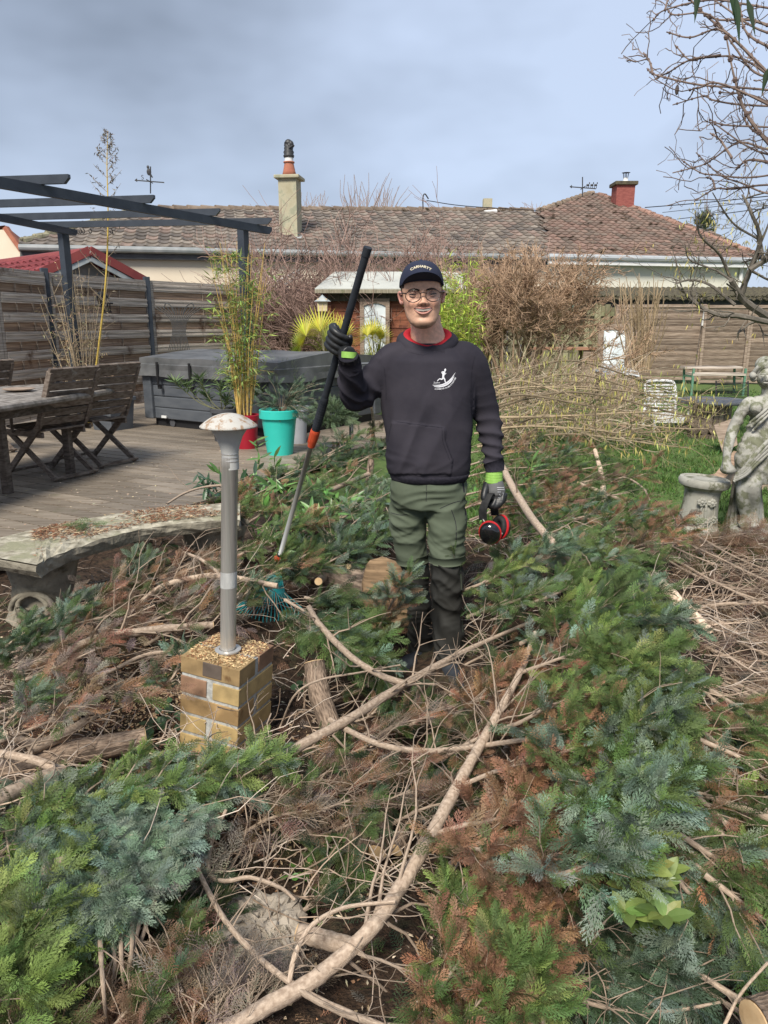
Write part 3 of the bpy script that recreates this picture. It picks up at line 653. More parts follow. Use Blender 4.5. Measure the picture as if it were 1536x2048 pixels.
g.box((0, 0, .1 + (H - .1) / 2), (LX - .035, W_ - .035, H - .11), col=(.5, .5, .5))
for sx in (-1, 1):
    for sy in (-1, 1): g.box((sx * (LX / 2 - .04), sy * (W_ / 2 - .04), .1 + (H - .1) / 2), (.16, .16, H - .1))
g.build('cabinet', 'tub_panel', tub, local=True, bevel=.012)
lid = Geo(); n_ = 24; gx, gy = np.meshgrid(np.linspace(-1, 1, n_), np.linspace(-1, 1, n_)); lw, lh = LX / 2 + .05, W_ / 2 + .05
zz = .90 + .085 * (1 - abs(gy)) + .006 * np.sin(gx * 9 + gy * 4); 
v = np.stack([gx * lw, gy * lh, zz], -1).reshape(-1, 3); i = np.arange(n_ - 1)[:, None] * n_; j = np.arange(n_ - 1)[None]
lid.add(v, np.stack([i + j, i + j + 1, i + n_ + j + 1, i + n_ + j], -1).reshape(-1, 4))
ringi = [(-1 + 2 * t, -1) for t in np.linspace(0, 1, 30)[:-1]] + [(1, -1 + 2 * t) for t in np.linspace(0, 1, 30)[:-1]] + [(1 - 2 * t, 1) for t in np.linspace(0, 1, 30)[:-1]] + [(-1, 1 - 2 * t) for t in np.linspace(0, 1, 30)[:-1]]
k = len(ringi); pr = np.array(ringi); rows = []
for q, (off, z) in enumerate(((0, None), (.004, .83), (.004, .825), (.022, .815), (.02, .75), (.035, .66))):
    wob = .012 * np.sin(np.arange(k) * .9) * (q >= 3) + .01 * np.sin(np.arange(k) * .37 + 1) * (q >= 4)
    x = pr[:, 0] * (lw + off) + wob * np.sign(pr[:, 0]) * (abs(pr[:, 0]) > .99); y = pr[:, 1] * (lh + off) + wob * np.sign(pr[:, 1]) * (abs(pr[:, 1]) > .99)
    zc = (.90 + .085 * (1 - abs(pr[:, 1])) + .006 * np.sin(pr[:, 0] * 9 + pr[:, 1] * 4)) if z is None else np.full(k, z) + (.012 * np.sin(np.arange(k) * .5) if q >= 5 else 0)
    rows.append(np.stack([x, y, zc], -1))
v = np.concatenate(rows); f = [[a * k + b, a * k + (b + 1) % k, (a + 1) * k + (b + 1) % k, (a + 1) * k + b] for a in range(5) for b in range(k)]
lid.add(v, np.array(f)[:, ::-1]); lid.build('cover', 'tub_lid', tub, local=True, smooth=False)
for fx in (-.72, -.2):
    g = Geo(); g.box((fx * LX / 2, -W_ / 2 - .085, .70), (.035, .012, .3)); g.box((fx * LX / 2, -W_ / 2 - .06, .53), (.05, .03, .05)); g.build('strap', 'black_metal', tub, local=True)
g = Geo(); g.box((LX / 2 + .09, .35, .68), (.015, .035, .24), (0, 0, .1)); g.add([(LX / 2 + .10, .05, .78), (LX / 2 + .11, .14, .80), (LX / 2 + .13, .17, .60), (LX / 2 + .12, .12, .62)], [[0, 1, 2, 3]]); g.build('torn_flap', 'white_paint', tub, local=True)
g = Geo(); g.box((-LX / 2 + .32, -W_ / 2 - .02, .135), (.09, .02, .03)); g.build('name_badge', 'white_paint', tub, local=True)
g = Geo(); g.lathe([(0, 0), (.05, 0), (.05, .02), (0, .02)], (-LX / 2 + .4, -W_ / 2 + .06, .05), 14, rot=(R(90), 0, 0)); g.build('drain_cap', 'dark_plastic', tub, local=True)

# ============================================================ folding chairs and table
def chair_proto(label, loc, rz, arms):
    t = thing('folding_chair', label, 'chair', loc, rz, 'weathered wooden folding chairs round the table')
    w = .24
    def part(name, fn, sx=None, c=(1, 1, 1)):
        g = Geo(); fn(g); g.build(name, 'chairwood', t, local=True, bevel=.004)
    # local +Y = direction the sitter faces
    for sx in (-1, 1):
        part('back_leg', lambda g: [g.beam((sx * w, .34, 0.0), (sx * w, .10, .22), .028, .05), g.beam((sx * w, .10, .22), (sx * w, -.18, .48), .028, .055), g.beam((sx * w, -.175, .47), (sx * w, -.40, .95), .028, .055)])
        part('front_leg', lambda g: [g.beam((sx * (w - .035), -.30, 0.01), (sx * (w - .035), .26, .40), .026, .05)])
    part('seat', lambda g: [g.box((0, .02 + .0 * q, .43 + (.012 * abs(q - 3)) * .6), (.40, .052, .018), (0, 0, 0), (1 + .1 * (q % 2),) * 3) if False else g.box((0, -.19 + q * .065, .425 + .006 * abs(q - 3)), (.42, .06, .018), (R((q - 3) * 2), 0, 0), (rnd.uniform(.8, 1.1),) * 3) for q in range(8)])
    for sx in (-1, 1): part('seat_rail', lambda g: g.beam((sx * (w - .02), -.2, .405), (sx * (w - .02), .29, .405), .024, .05))
    def back(g):
        for q in range(6):
            f = q / 5; y = -.20 - .185 * f; z = .52 + .38 * f
            g.box((0, y - .02 * math.sin(f * 3.1), z), (2 * w - .03, .016, .072), (R(26), 0, 0), (rnd.uniform(.8, 1.15),) * 3)
        g.box((0, -.405, .955), (2 * w + .03, .028, .05), (R(26), 0, 0))
    part('backrest', back)
    part('foot_rail', lambda g: g.beam((-w, -.285, .03), (w, -.285, .03), .045, .025))
    part('foot_rail', lambda g: g.beam((-w, .29, .05), (w, .29, .05), .03, .025))
    if arms:
        for sx in (-1, 1):
            part('armrest', lambda g: [g.beam((sx * (w + .03), -.26, .655), (sx * (w + .03), .27, .655), .055, .024)])
            part('arm_support', lambda g: g.beam((sx * (w + .01), .16, .41), (sx * (w + .02), .14, .645), .022, .04))
    return t
mat('chairwood', (.095, .07, .054), (.21, .17, .14), 6, (3, 3, 9), rough=.75, bump=.4, attr=True, c3=(.26, .245, .22), s3=9, f3=.63)
mat('tablewood', (.15, .13, .112), (.33, .30, .27), 5, (3, 3, 3), rough=.7, bump=.3, attr=True, c3=(.30, .27, .24), s3=4, f3=.62)
cA = chair_proto('folding armchair of dark weathered wood nearest the camera, arm towards the table', PZ(108, 950, DZ), R(62), True)
cB = chair_proto('armless dark wooden folding chair beside the armchair, nearer the hot tub', PZ(196, 925, DZ), R(62), False)
cC = chair_proto('dark folding chair cut by the left edge, mostly under the table', PZ(-40, 905, DZ), R(56), False)
cD = chair_proto('wooden folding chair on the far side of the table, only its back showing', PZ(-20, 832, DZ), R(205), False)
# table: long oval ended extending table
TZ = DZ + .74
e0 = PZ(288, 772, TZ); n0 = PZ(0, 812, TZ); n1 = PZ(125, 793, TZ); f0 = PZ(0, 766, TZ)
dr = (n1 - n0).normalized(); pn = Vector((-dr.y, dr.x, 0)); wd_ = abs((f0 - n0).dot(pn)); wd_ = min(wd_, 1.15)
Lr = (e0 - n0).dot(dr); tb = thing('garden_table', 'long weathered wooden table with a rounded end at the left edge', 'table', n0 + dr * .5 + pn * wd_ / 2 + Vector((0, 0, -.74)))
# slatted top with oval ends
g = Geo(); L0 = -1.6; L1 = Lr
for q in range(9):
    a = (q + .5) / 9; lat = a * wd_; k_ = (2 * a - 1); ex = .55 * (1 - math.sqrt(max(0, 1 - k_ ** 2))) 
    p0 = n0 + dr * (L0) + pn * lat; p1 = n0 + dr * (L1 - ex) + pn * lat
    for s0, s1 in ((0, .36), (.363, .62), (.623, 1)):
        g.beam(p0 + (p1 - p0) * s0 + Vector((0, 0, -.015)), p0 + (p1 - p0) * (s1 - .002) + Vector((0, 0, -.015)), wd_ / 9 * .96, .025, col=(rnd.uniform(.85, 1.15),) * 3)
# rim
rim = [n0 + dr * L0, n0 + dr * (L1 - .60)] + [n0 + dr * (L1 - .55 + .6 * math.cos(th)) + pn * (wd_ / 2 + (wd_ / 2) * math.sin(th)) for th in np.linspace(-1.5, 1.5, 16)] + [n0 + dr * (L1 - .60) + pn * wd_, n0 + dr * L0 + pn * wd_]
g.tube([q + Vector((0, 0, -.02)) for q in rim], .028, 8, col=(.9, .9, .9)); g.build('tabletop', 'tablewood', tb)
g = Geo(); a = .1
g.beam(n0 + dr * L0 + pn * .12 + Vector((0, 0, -.08)), n0 + dr * (L1 - .45) + pn * .12 + Vector((0, 0, -.08)), .025, .09, col=(.6, .6, .6)); g.beam(n0 + dr * L0 + pn * (wd_ - .12) + Vector((0, 0, -.08)), n0 + dr * (L1 - .45) + pn * (wd_ - .12) + Vector((0, 0, -.08)), .025, .09, col=(.6, .6, .6)); g.build('apron', 'chairwood', tb)
for a, b in ((.25, .2), (.25, .8), (L1 - .8, .2), (L1 - .8, .8)):
    q = n0 + dr * a + pn * wd_ * b; g = Geo(); g.beam(Vector((q.x, q.y, DZ)), Vector((q.x, q.y, TZ - .05)), .065, .065, up=dr, col=(.7, .7, .7)); g.build('leg', 'chairwood', tb, bevel=.005)
tr = thing('plate', 'round brownish plate lying on the wooden table', 'plate', PZ(38, 780, TZ + .01)); g = Geo(); c = PZ(38, 780, TZ + .012)
g.lathe([(0, .0), (.11, .0), (.14, .012), (.135, .016), (.10, .006), (0, .006)], c, 28); g.build('dish', 'brownwood', tr, smooth=True)

# ============================================================ fence hangings
wl = thing('wall_lantern', 'black lantern on a bracket hung on the slat fence among dry bamboo', 'lantern', P(213, 610, 10.6)); D = 10.55
g = Geo(); a = P(203, 596, D); g.ell(a, (.07, .05, .09), n=10, k=8); g.tube(smooth_path([P(200, 592, D), P(208, 586, D), P(218, 598, D)]), .014, 6); g.build('bracket', 'black_metal', wl)
g = Geo(); b0 = P(212, 624, D); b1 = P(222, 607, D); sxx = (b1.x - b0.x); hz = b1.z - b0.z
for dx in (0, sxx): 
    for dy in (0, -.09): g.beam((b0.x + dx, D + dy - .05, b0.z), (b0.x + dx, D + dy - .05, b1.z), .012, .012, up=(0, 1, 0))
g.box(((b0.x + b1.x) / 2, D - .095, b0.z), (sxx + .03, .12, .015)); g.box(((b0.x + b1.x) / 2, D - .095, b1.z), (sxx + .07, .16, .02)); g.build('cage', 'black_metal', wl)
wr = thing('wire_trellis', 'dark wire vase shaped trellis hanging on the slat fence behind the tub', 'trellis', P(358, 690, 12.2)); D = 12.15; g = Geo()
for q in np.linspace(-1, 1, 13):
    pts = [P(358 + q * (24 if t < .01 else 0) + q * w_, y, D) for t, (y, w_) in enumerate(((614, 25), (635, 20), (660, 13), (680, 16), (700, 21)))]
    g.tube(smooth_path(pts, 4), .006, 4)
for y, w_ in ((614, 25), (640, 19), (662, 13), (668, 14)): g.tube([P(358 - w_, y, D), P(358 + w_, y, D)], .007, 4)
for s_ in (-1, 1): g.tube(smooth_path([P(358 + s_ * 8, 628, D), P(358 + s_ * 14, 614, D), P(358 + s_ * 26, 606, D), P(358 + s_ * 30, 618, D)], 4), .008, 4)
g.build('wire_frame', 'wire', wr)
# lantern style birdhouse on the fence by the shed
bh_ = thing('bird_house', 'small wooden bird house with a pointed white roof on the fence by the shed', 'bird house', P(645, 620, 12.9)); D = 12.8
a = P(645, 608, D); g = Geo(); w = .075; g.box((a.x, D, P(645, 610, D).z), (.16, .14, .20)); g.build('box', 'lightwood', bh_)
g = Geo(); g.lathe([(.14, P(645, 603, D).z), (.05, P(645, 595, D).z), (.0, P(645, 589, D).z)], (a.x, D, 0), 6); g.build('roof', 'lead', bh_)
g = Geo(); g.tube([(a.x, D, P(645, 621, D).z), (a.x, D + .1, ground_z(a.x, D))], .02, 6); g.build('pole', 'greenwood', bh_)
gb = thing('nest_box', 'small mint green nest box with an arched top on the vertical board fence', 'nest box', P(1153, 632, FD - .1)); D = FD - .15
x0, x1 = P(1146, 620, D).x, P(1161, 620, D).x; zb_ = P(1150, 631, D).z; zs = P(1150, 612, D).z; zt = P(1150, 607, D).z
mat('mint', (.22, .42, .33), (.28, .48, .39), 8, rough=.7)
g = Geo(); ar = [(x0 + (x1 - x0) * q, zs + (zt - zs) * math.sin(math.pi * q)) for q in np.linspace(0, 1, 9)]; fr = [(a, D - .05, b) for a, b in [(x0, zb_)] + ar + [(x1, zb_)]]; bk = [(a, D + .08, b) for a, _, b in fr]; k = len(fr)
g.add(fr + bk, [list(range(k)), list(range(k, 2 * k))[::-1]] + [[q, (q + 1) % k, k + (q + 1) % k, k + q] for q in range(k)]); g.build('box', 'mint', gb)
g = Geo(); g.lathe([(0, 0), (.018, 0), (.018, .004), (0, .004)], ((x0 + x1) / 2, D - .052, P(1150, 614, D).z), 10, rot=(R(90), 0, 0)); g.box(((x0 + x1) / 2, D - .054, P(1150, 619, D).z), (x1 - x0, .006, .012)); g.build('entrance_hole', 'black_metal', gb)
g = Geo(); g.box(((x0 + x1) / 2 - .05, D - .0, zb_ - .05), (.03, .03, .14)); g.build('perch_post', 'greenwood', gb)
# ladder lying against the bungalow wall
ld = thing('ladder', 'grey ladder leaning flat against the cream wall beyond the fence', 'ladder', P(560, 560, 20)); D = 19.8
a0, a1 = P(515, 583, D), P(598, 541, D); b0, b1 = P(532, 588, D), P(606, 551, D)
g = Geo(); g.tube([a0, a1], .03, 6); g.build('rail', 'lead', ld); g = Geo(); g.tube([b0, b1], .03, 6); g.build('rail', 'lead', ld)
for q in np.linspace(.1, .95, 7): g = Geo(); g.tube([a0.lerp(a1, q), b0.lerp(b1, q)], .02, 6); g.build('rung', 'lead', ld)

# ============================================================ plant helpers
def bamboo(name, label, cat, base, top_r, h, nst, stemcol, leafcol, nleaf, lean=.12, pot=None, leaf_l=.09, zlo=.35, wbase=.09, group=None, lw=.13, curve=.5, r0=.006, seed=1):
    t = thing(name, label, cat, base, group=group); g = Geo(); gl = Geo(); r_ = np.random.default_rng(seed)
    LP = []; LD = []
    for s_ in range(nst):
        a = r_.uniform(0, 6.28); rr = r_.random() ** .5; hh = h * r_.uniform(.6, 1.0)
        b = Vector((base[0] + wbase * rr * math.cos(a), base[1] + wbase * rr * math.sin(a), base[2]))
        tp = Vector((base[0] + top_r * rr * math.cos(a) * 1.0, base[1] + top_r * rr * math.sin(a), base[2] + hh * (1 - .12 * rr)))
        md = b.lerp(tp, .5) + Vector((r_.normal(0, .03), r_.normal(0, .03), 0)) - (tp - b) * 0 + Vector(((b.x - tp.x) * .12, (b.y - tp.y) * .12, 0)) * curve * 2
        pth = smooth_path([b, md, tp], 6); c = np.array(stemcol) * r_.uniform(.75, 1.2); g.tube(pth, [r0, r0 * .8, r0 * .3], 5, col=c, caps=False)
        for q in range(int(nleaf)):
            f = r_.uniform(zlo, 1) ; p = pth[min(int(f * (len(pth) - 1)), len(pth) - 1)]
            dd = np.array([r_.normal(), r_.normal(), r_.uniform(-.1, .9)]); dd /= np.linalg.norm(dd); L2 = r_.uniform(.05, .2) * h / 1.6
            e = p + dd * L2; 
            if q % 2 == 0: g.tube([p, e], [.0022, .001], 3, col=c * .9, caps=False)
            nl = r_.integers(3, 6)
            for _ in range(nl):
                LP.append(p + dd * L2 * r_.uniform(.5, 1)); d2 = dd * .6 + np.array([r_.normal(0, .5), r_.normal(0, .5), r_.normal(-.25, .4)]); LD.append(d2)
    g.build('stems', 'stemmat', t); k = len(LP)
    if k: blades(gl, LP, np.array(LD), r_.uniform(.6, 1.2, k) * leaf_l, r_.uniform(.7, 1.2, k) * leaf_l * lw, jcol(k, leafcol, .3, .12)); gl.build('leaves', 'leaf', t)
    return t
def pot(name, label, c, rt, rb, h, matn, rim=.05, cat='plant pot', sq=False):
    t = thing(name, label, cat, c); n = 4 if sq else 40; g = Geo(); rt_ = rt * (1.3 if sq else 1)
    pr = [(0, 0), (rb, 0), (rb + (rt - rb) * .82 - .012, h - rim - .005), (rt - .012, h - rim), (rt, h - rim + .003), (rt, h - .006), (rt - .006, h), (rt - .02, h), (rt - .025, h - .05), (0, h - .05)]
    if sq: g.lathe([(a * 1.41, b) for a, b in pr], c, 4, rot=(0, 0, R(15)))
    else: g.lathe(pr, c, n)
    g.build('pot_body', matn, t, smooth=False)
    g = Geo(); g.lathe([(0, h - .045), (rt - .024, h - .045)], c, 20); g.build('compost', 'soil', t); return t
def setsmooth(o):
    for ch in o.children:
        if ch.type == 'MESH' and 'pot_body' in ch.name:
            ch.data.polygons.foreach_set('use_smooth', np.ones(len(ch.data.polygons), bool)); m = ch.modifiers.new('b', 'EDGE_SPLIT'); m.split_angle = R(35)
pc = PZ(556, 913, DZ); hpt = .47; q = pot('plant_pot', 'turquoise round plant pot with a thick rim on the deck edge', (pc.x, pc.y + .17, DZ), .205, .135, hpt, 'teal_plastic', .09); setsmooth(q)
pr_ = PZ(486, 903, DZ); q = pot('plant_pot', 'deep red round plant pot left of the turquoise one', (pr_.x, pr_.y + .25, DZ), .15, .11, .37, 'red_plastic', .06); setsmooth(q)
pd = PZ(440, 886, DZ); q = pot('plant_pot', 'dark grey planter beside the red pot, behind the lamp shade', (pd.x + .02, pd.y + .2, DZ), .16, .12, .38, 'dark_plastic', .05); setsmooth(q); 
pg_ = PZ(590, 895, DZ); q = pot('plant_pot', 'pale grey tapered pot partly hidden behind the turquoise one', (pg_.x - .02, pg_.y + .35, DZ), .15, .11, .42, 'grey_plastic', .05); setsmooth(q)
pk = PZ(548, 880, DZ); q = pot('plant_pot', 'tall dark grey pot of the feathery broom behind the turquoise pot', (pk.x + .02, pk.y + .35, DZ), .17, .13, .60, 'dark_plastic', .05); setsmooth(q)
px2 = PZ(222, 860, DZ); pot('planter', 'square dark grey planter behind the two folding chairs', (px2.x, px2.y + .1, DZ), .22, .17, .42, 'tub_panel', .05, 'planter', True)
# yellow stemmed bamboo in the red pot
bamboo('bamboo', 'potted bamboo with yellow stems and fresh green leaves in front of the hot tub', 'bamboo', (pr_.x - .02, pr_.y + .27, DZ + .36), .36, 2.0, 24, (.60, .42, .13), (.27, .36, .10), 20, seed=3, wbase=.09, leaf_l=.10, zlo=.25, lw=.15)
# dry bamboo behind table, one tall plume
q = PZ(175, 852, DZ)
bamboo('dry_bamboo', 'nearly bare straw coloured bamboo behind the table against the slat fence', 'bamboo', (q.x, q.y, DZ), .52, 2.4, 30, (.48, .38, .25), (.45, .36, .22), 14, seed=5, wbase=.12, leaf_l=.06, zlo=.3, r0=.006)
t = thing('bamboo_cane', 'single tall yellow bamboo cane with a sparse plume above the pergola', 'bamboo', (q.x, q.y - .1, DZ)); g = Geo(); D = q.y - .1
pth = smooth_path([(q.x + .05, D, DZ), P(208, 600, D), P(216, 450, D), P(214, 330, D), P(216, 262, D)], 8); g.tube(pth, [.013, .011, .007, .003], 7, col=(.60, .43, .10)); LP = []; LD = []
for f in np.r_[np.linspace(.28, .6, 9), np.linspace(.62, .99, 26)]:
    p = pth[int(f * (len(pth) - 1))]; s_ = rnd.choice([-1, 1]); L2 = (.55 * (1.04 - f) + .04) * rnd.uniform(.6, 1.1) * (1.0 if f > .6 else .9); e = p + np.array([s_ * L2 * .75, rnd.uniform(-.3, .3) * L2, L2 * .8]); 
    g.tube(smooth_path([p, (p + e) / 2 + np.array([0, 0, -.04 * L2]), e], 3), [.003, .0015], 4, col=(.4, .32, .22), caps=False)
    for _ in range(12): w = rnd.uniform(.2, 1); LP.append(p + (e - p) * w); LD.append(rdir(1)[0])
g.build('cane', 'stemmat', t); g = Geo(); blades(g, LP, np.array(LD), .05, .016, jcol(len(LP), (.25, .22, .19), .2)); g.build('leaves', 'leaf', t)
# bright bamboo behind the man
q = P(893, 700, 10.2); bamboo('bamboo', 'dense bright green bamboo clump behind the man, left of the picket fence', 'bamboo', (q.x + .02, q.y, float(ground_z(q.x, q.y))), .48, 2.45, 56, (.40, .45, .12), (.42, .52, .09), 26, seed=8, wbase=.28, leaf_l=.12, zlo=.12, lw=.15)
# oleander: rosettes on crooked stems
def oleander(base, tips, label, pts_label=None):
    t = thing('oleander', label, 'shrub', base); g = Geo(); LP = []; LD = []
    for tip in tips:
        b = Vector(base); mid = b.lerp(tip, .5) + Vector((0, 0, -.06)); pth = smooth_path([b, mid, tip], 6); g.tube(pth, [.008, .004], 5, col=(.20, .20, .11))
        for f in (1, 1, 1, .93, .86, .78):
            p = pth[int(f * (len(pth) - 1))]
            for _ in range(7): a = rnd.uniform(0, 6.28); LP.append(p); LD.append((math.cos(a), math.sin(a), rnd.uniform(.1, 1.2)))
    g.build('stems', 'stemmat', t); k = len(LP); g = Geo(); blades(g, LP, np.array(LD), rng.uniform(.10, .17, k), .022, jcol(k, (.16, .23, .10), .25)); g.build('leaves', 'leaf', t)
D = pd.y + .2
oleander((pd.x, D, DZ + .34), [P(x, y, D + rnd.uniform(-.15, .15)) for x, y in ((372, 772), (398, 758), (412, 790), (440, 772), (452, 800), (465, 760), (505, 770), (520, 785), (480, 800), (350, 765))], 'oleander with long narrow leaves in front of the hot tub')
# broom (feathery) and trailing juniper in teal pot
t = thing('broom_shrub', 'feathery grey green broom behind the turquoise pot', 'shrub', (pk.x + .02, pk.y + .35, DZ + .56)); g = Geo(); b = Vector((pk.x + .02, pk.y + .35, DZ + .56))
for _ in range(170):
    d = rdir(1, .45, 1)[0]; L2 = rnd.uniform(.22, .42); p1 = np.array(b) + np.array([rnd.gauss(0, .03), rnd.gauss(0, .03), 0]); e = p1 + d * L2; g.tube([p1, (p1 + e) / 2 + rng.normal(0, .01, 3), e], [.002, .0012], 3, col=jcol(1, (.22, .26, .17))[0], caps=False)
    for _ in range(4): s_ = p1 + (e - p1) * rnd.uniform(.4, .9); g.tube([s_, s_ + (d + rdir(1)[0] * .5) * .09], .001, 3, col=jcol(1, (.22, .27, .17))[0], caps=False)
g.build('twigs', 'stemmat', t)
# ============================================================ conifer spray templates
def frond_template(npin=9, sub=4, seed=0, w=.016, ang=33, sharp=1.0, curl=.34):
    """flat cypress / juniper spray along +X, unit length, as narrow triangles"""
    r = np.random.default_rng(seed); V = []; T = []; C = []
    def seg(a, b, w0, w1=None):
        a = np.array(a); b = np.array(b); d = b - a; n = np.array([-d[1], d[0], 0]); n /= np.linalg.norm(n) + 1e-9; i = len(V)
        V.extend([a - n * w0, a + n * w0, b]); T.append([i, i + 1, i + 2]); rr = min(1, abs(b[1]) / .30 + max(0, b[0] - .55) * 1.3); C.extend([.62 + .25 * rr, .62 + .25 * rr, .8 + .75 * rr])
    def pt(x, y): return np.array([x, y, -curl * x * x - .5 * y * y + r.normal(0, .014)])
    prev = pt(0, 0)
    for k in range(5): 
        q = pt((k + 1) / 5, 0); seg(prev, q, w * .9); prev = q
    for k in range(npin):
        f = (k + .6) / npin; ln = .40 * math.sin(math.pi * (.18 + .74 * f)) ** .8 * (1.15 - .55 * f)
        for s in (-1, 1):
            x0 = f + (.3 / npin if s > 0 else 0) + r.normal(0, .006); a = R(ang + r.normal(0, 5)) * s; l2 = ln * r.uniform(.8, 1.15)
            e = (x0 + l2 * math.cos(a), l2 * math.sin(a)); m = (x0 + .5 * l2 * math.cos(a * 1.05), .5 * l2 * math.sin(a * 1.05))
            seg(pt(x0, 0), pt(*m), w * 1.0); seg(pt(*m), pt(*e), w)
            for q in range(sub):
                g_ = (q + .5) / sub; bx, by = x0 + (e[0] - x0) * g_, e[1] * g_; l3 = l2 * .42 * (1.15 - .6 * g_)
                for s2 in (-1, 1):
                    a2 = a + s2 * R(27 + r.normal(0, 6)); seg(pt(bx, by), pt(bx + l3 * math.cos(a2), by + l3 * math.sin(a2)), w * 1.0)
    return np.array(V), np.array(T), np.array(C)
FR = [frond_template(9, 3, s, .0125) for s in range(4)]          # rich
FRS = [frond_template(7, 2, 10 + s, .018) for s in range(3)]     # light, farther away
def dead_template(seed):
    return frond_template(7, 2, 30 + seed, .011, ang=50, curl=.25)
FRD = [dead_template(s) for s in range(3)]
mat('conifer', (.82, .85, .80), (1.15, 1.12, 1.2), 26, rough=.62, bump=0, attr=True, trans=.18, spec=.3)
mat('bark', (.30, .23, .175), (.50, .41, .325), 6, (1.6, 14, 1), rough=.85, bump=.6, uv=True, attr=True, c3=(.17, .13, .095), s3=22, f3=.62, bump_d=.004)
mat('bark_rough', (.14, .105, .08), (.40, .31, .24), 7, (5, 5, 1), rough=.95, bump=.9, uv=True, attr=True, c3=(.09, .085, .05), s3=9, f3=.6, bump_d=.012)
mat('cutwood', (.50, .33, .17), (.66, .48, .28), 14, rough=.8, bump=.15, c3=(.36, .22, .11), s3=30, f3=.6)
GREEN = (.105, .160, .048); BLUE = (.20, .27, .19); BRIGHT = (.20, .27, .075); DEEP = (.065, .105, .055); RUST = (.32, .175, .10); BROWN = (.22, .14, .09); GREY = (.24, .20, .165); OLIVE = (.095, .125, .04)
def fronds(g, pos, dirs, size, cols, tmpl=FR, upv=None, roll=.5):
    k = len(pos); idx = rng.integers(0, len(tmpl), k); pos = np.asarray(pos); dirs = np.asarray(dirs)
    size = np.broadcast_to(size, (k,)); B = basis(dirs, upv, rng.normal(0, roll, k))
    for t in range(len(tmpl)):
        s_ = idx == t
        if s_.any(): g.inst(tmpl[t][0], tmpl[t][1], pos[s_], B[s_], size[s_], cols[s_], tc=tmpl[t][2])
# trailing juniper in the turquoise pot
t = thing('trailing_juniper', 'trailing grey green juniper spilling over the turquoise pot', 'shrub', (pc.x, pc.y + .17, DZ + hpt)); g = Geo(); gs = Geo(); b = np.array([pc.x + .03, pc.y + .17, DZ + hpt - .04]); PS = []; DS = []
for _ in range(34):
    a = rnd.uniform(-2.6, 1.2); L2 = rnd.uniform(.15, .42); up = rnd.uniform(-.1, .38); e = b + np.array([math.cos(a) * L2 * 1.0 + .06, math.sin(a) * L2 * .6, up]); m = (b + e) / 2 + np.array([0, 0, .07]); pth = smooth_path([b, m, e], 5); gs.tube(pth, [.004, .002], 4, col=(.3, .25, .18), caps=False)
    for f in np.linspace(.3, 1, 9): p = pth[int(f * (len(pth) - 1))]; PS.append(p); DS.append((e - b) / np.linalg.norm(e - b) + rdir(1)[0] * .8)
gs.build('stems', 'stemmat', t); fronds(g, PS, np.array(DS), rng.uniform(.06, .11, len(PS)), jcol(len(PS), (.13, .19, .12), .2), FRS, roll=1.5); g.build('foliage', 'conifer', t)
# small standard conifer ball behind the man (thin trunk)
bs = PZ(742, 900, .16); t = thing('small_standard_tree', 'thin upright trunk with peeling bark just left of the man', 'tree', bs); g = Geo()
g.tube(smooth_path([bs, P(747, 850, bs.y), P(742, 800, bs.y), P(744, 740, bs.y)], 6), [.02, .015, .012], 7, col=(.9, .85, .75), jit=.05); g.tube(smooth_path([P(746, 860, bs.y), P(765, 940, bs.y - .1), P(785, 985, bs.y - .3)], 5), [.012, .01], 6, col=(.9, .85, .75)); g.build('trunk', 'bark', t)
c = P(668, 832, 7.6); t = thing('potted_juniper', 'low bushy grey green juniper at the right of the pots', 'shrub', (c.x, c.y, DZ)); g = Geo(); k = 420; d = rdir(k, -.5, 1); pos = np.array(c) + d * np.array([.19, .19, .15]) * rng.uniform(.3, 1, (k, 1)); fronds(g, pos, d + rng.normal(0, .4, (k, 3)), rng.uniform(.07, .12, k), jcol(k, (.12, .17, .09), .25), FRS, roll=2); g.build('foliage', 'conifer', t)
g = Geo(); g.lathe([(0, 0), (.12, 0), (.16, .14), (.14, .14), (0, .12)], (c.x, c.y, DZ), 24); g.build('bowl', 'dark_plastic', t)
# windmill palms
def palm(base, fans, label):
    t = thing('fan_palm', label, 'palm', base); g = Geo(); gs = Geo(); b = Vector(base)
    for tip, nrm_, L2, col in fans:
        tip = Vector(tip); gs.tube(smooth_path([b, b.lerp(tip, .5) + Vector((0, 0, .1)), tip], 5), [.012, .008], 5, col=(.35, .33, .08)); k = 34
        ax = (tip - b).normalized(); nn = Vector(nrm_).normalized(); ax = (ax - nn * ax.dot(nn)).normalized(); sd_ = ax.cross(nn)
        th = np.linspace(-2.1, 2.1, k); dirs = np.array([tuple(ax * math.cos(a) + sd_ * math.sin(a) - nn * .15 + Vector((0, 0, -.12))) for a in th])
        blades(g, np.tile(np.array(tip), (k, 1)), dirs, L2 * (1 - .25 * abs(th) / 2.1) * rng.uniform(.9, 1.05, k), .035, jcol(k, col, .12), roll=np.zeros(k))
    gs.build('stalks', 'stemmat', t); g.build('fans', 'leaf', t)
D = 11.6; Yc = (.52, .50, .07); Gc = (.28, .36, .07)
palm(P(655, 720, D), [(P(640, 664, D), (0, -1, .35), .50, Yc), (P(612, 672, D - .2), (-.4, -1, .3), .42, Yc), (P(668, 668, D + .1), (.3, -1, .5), .46, Yc), (P(600, 690, D), (-.6, -.8, .3), .36, Gc), (P(655, 690, D - .2), (.1, -1, .1), .38, Gc), (P(690, 672, D - .3), (.7, -.8, .3), .40, Yc)], 'yellow green fan palm behind the hot tub beside the shed')
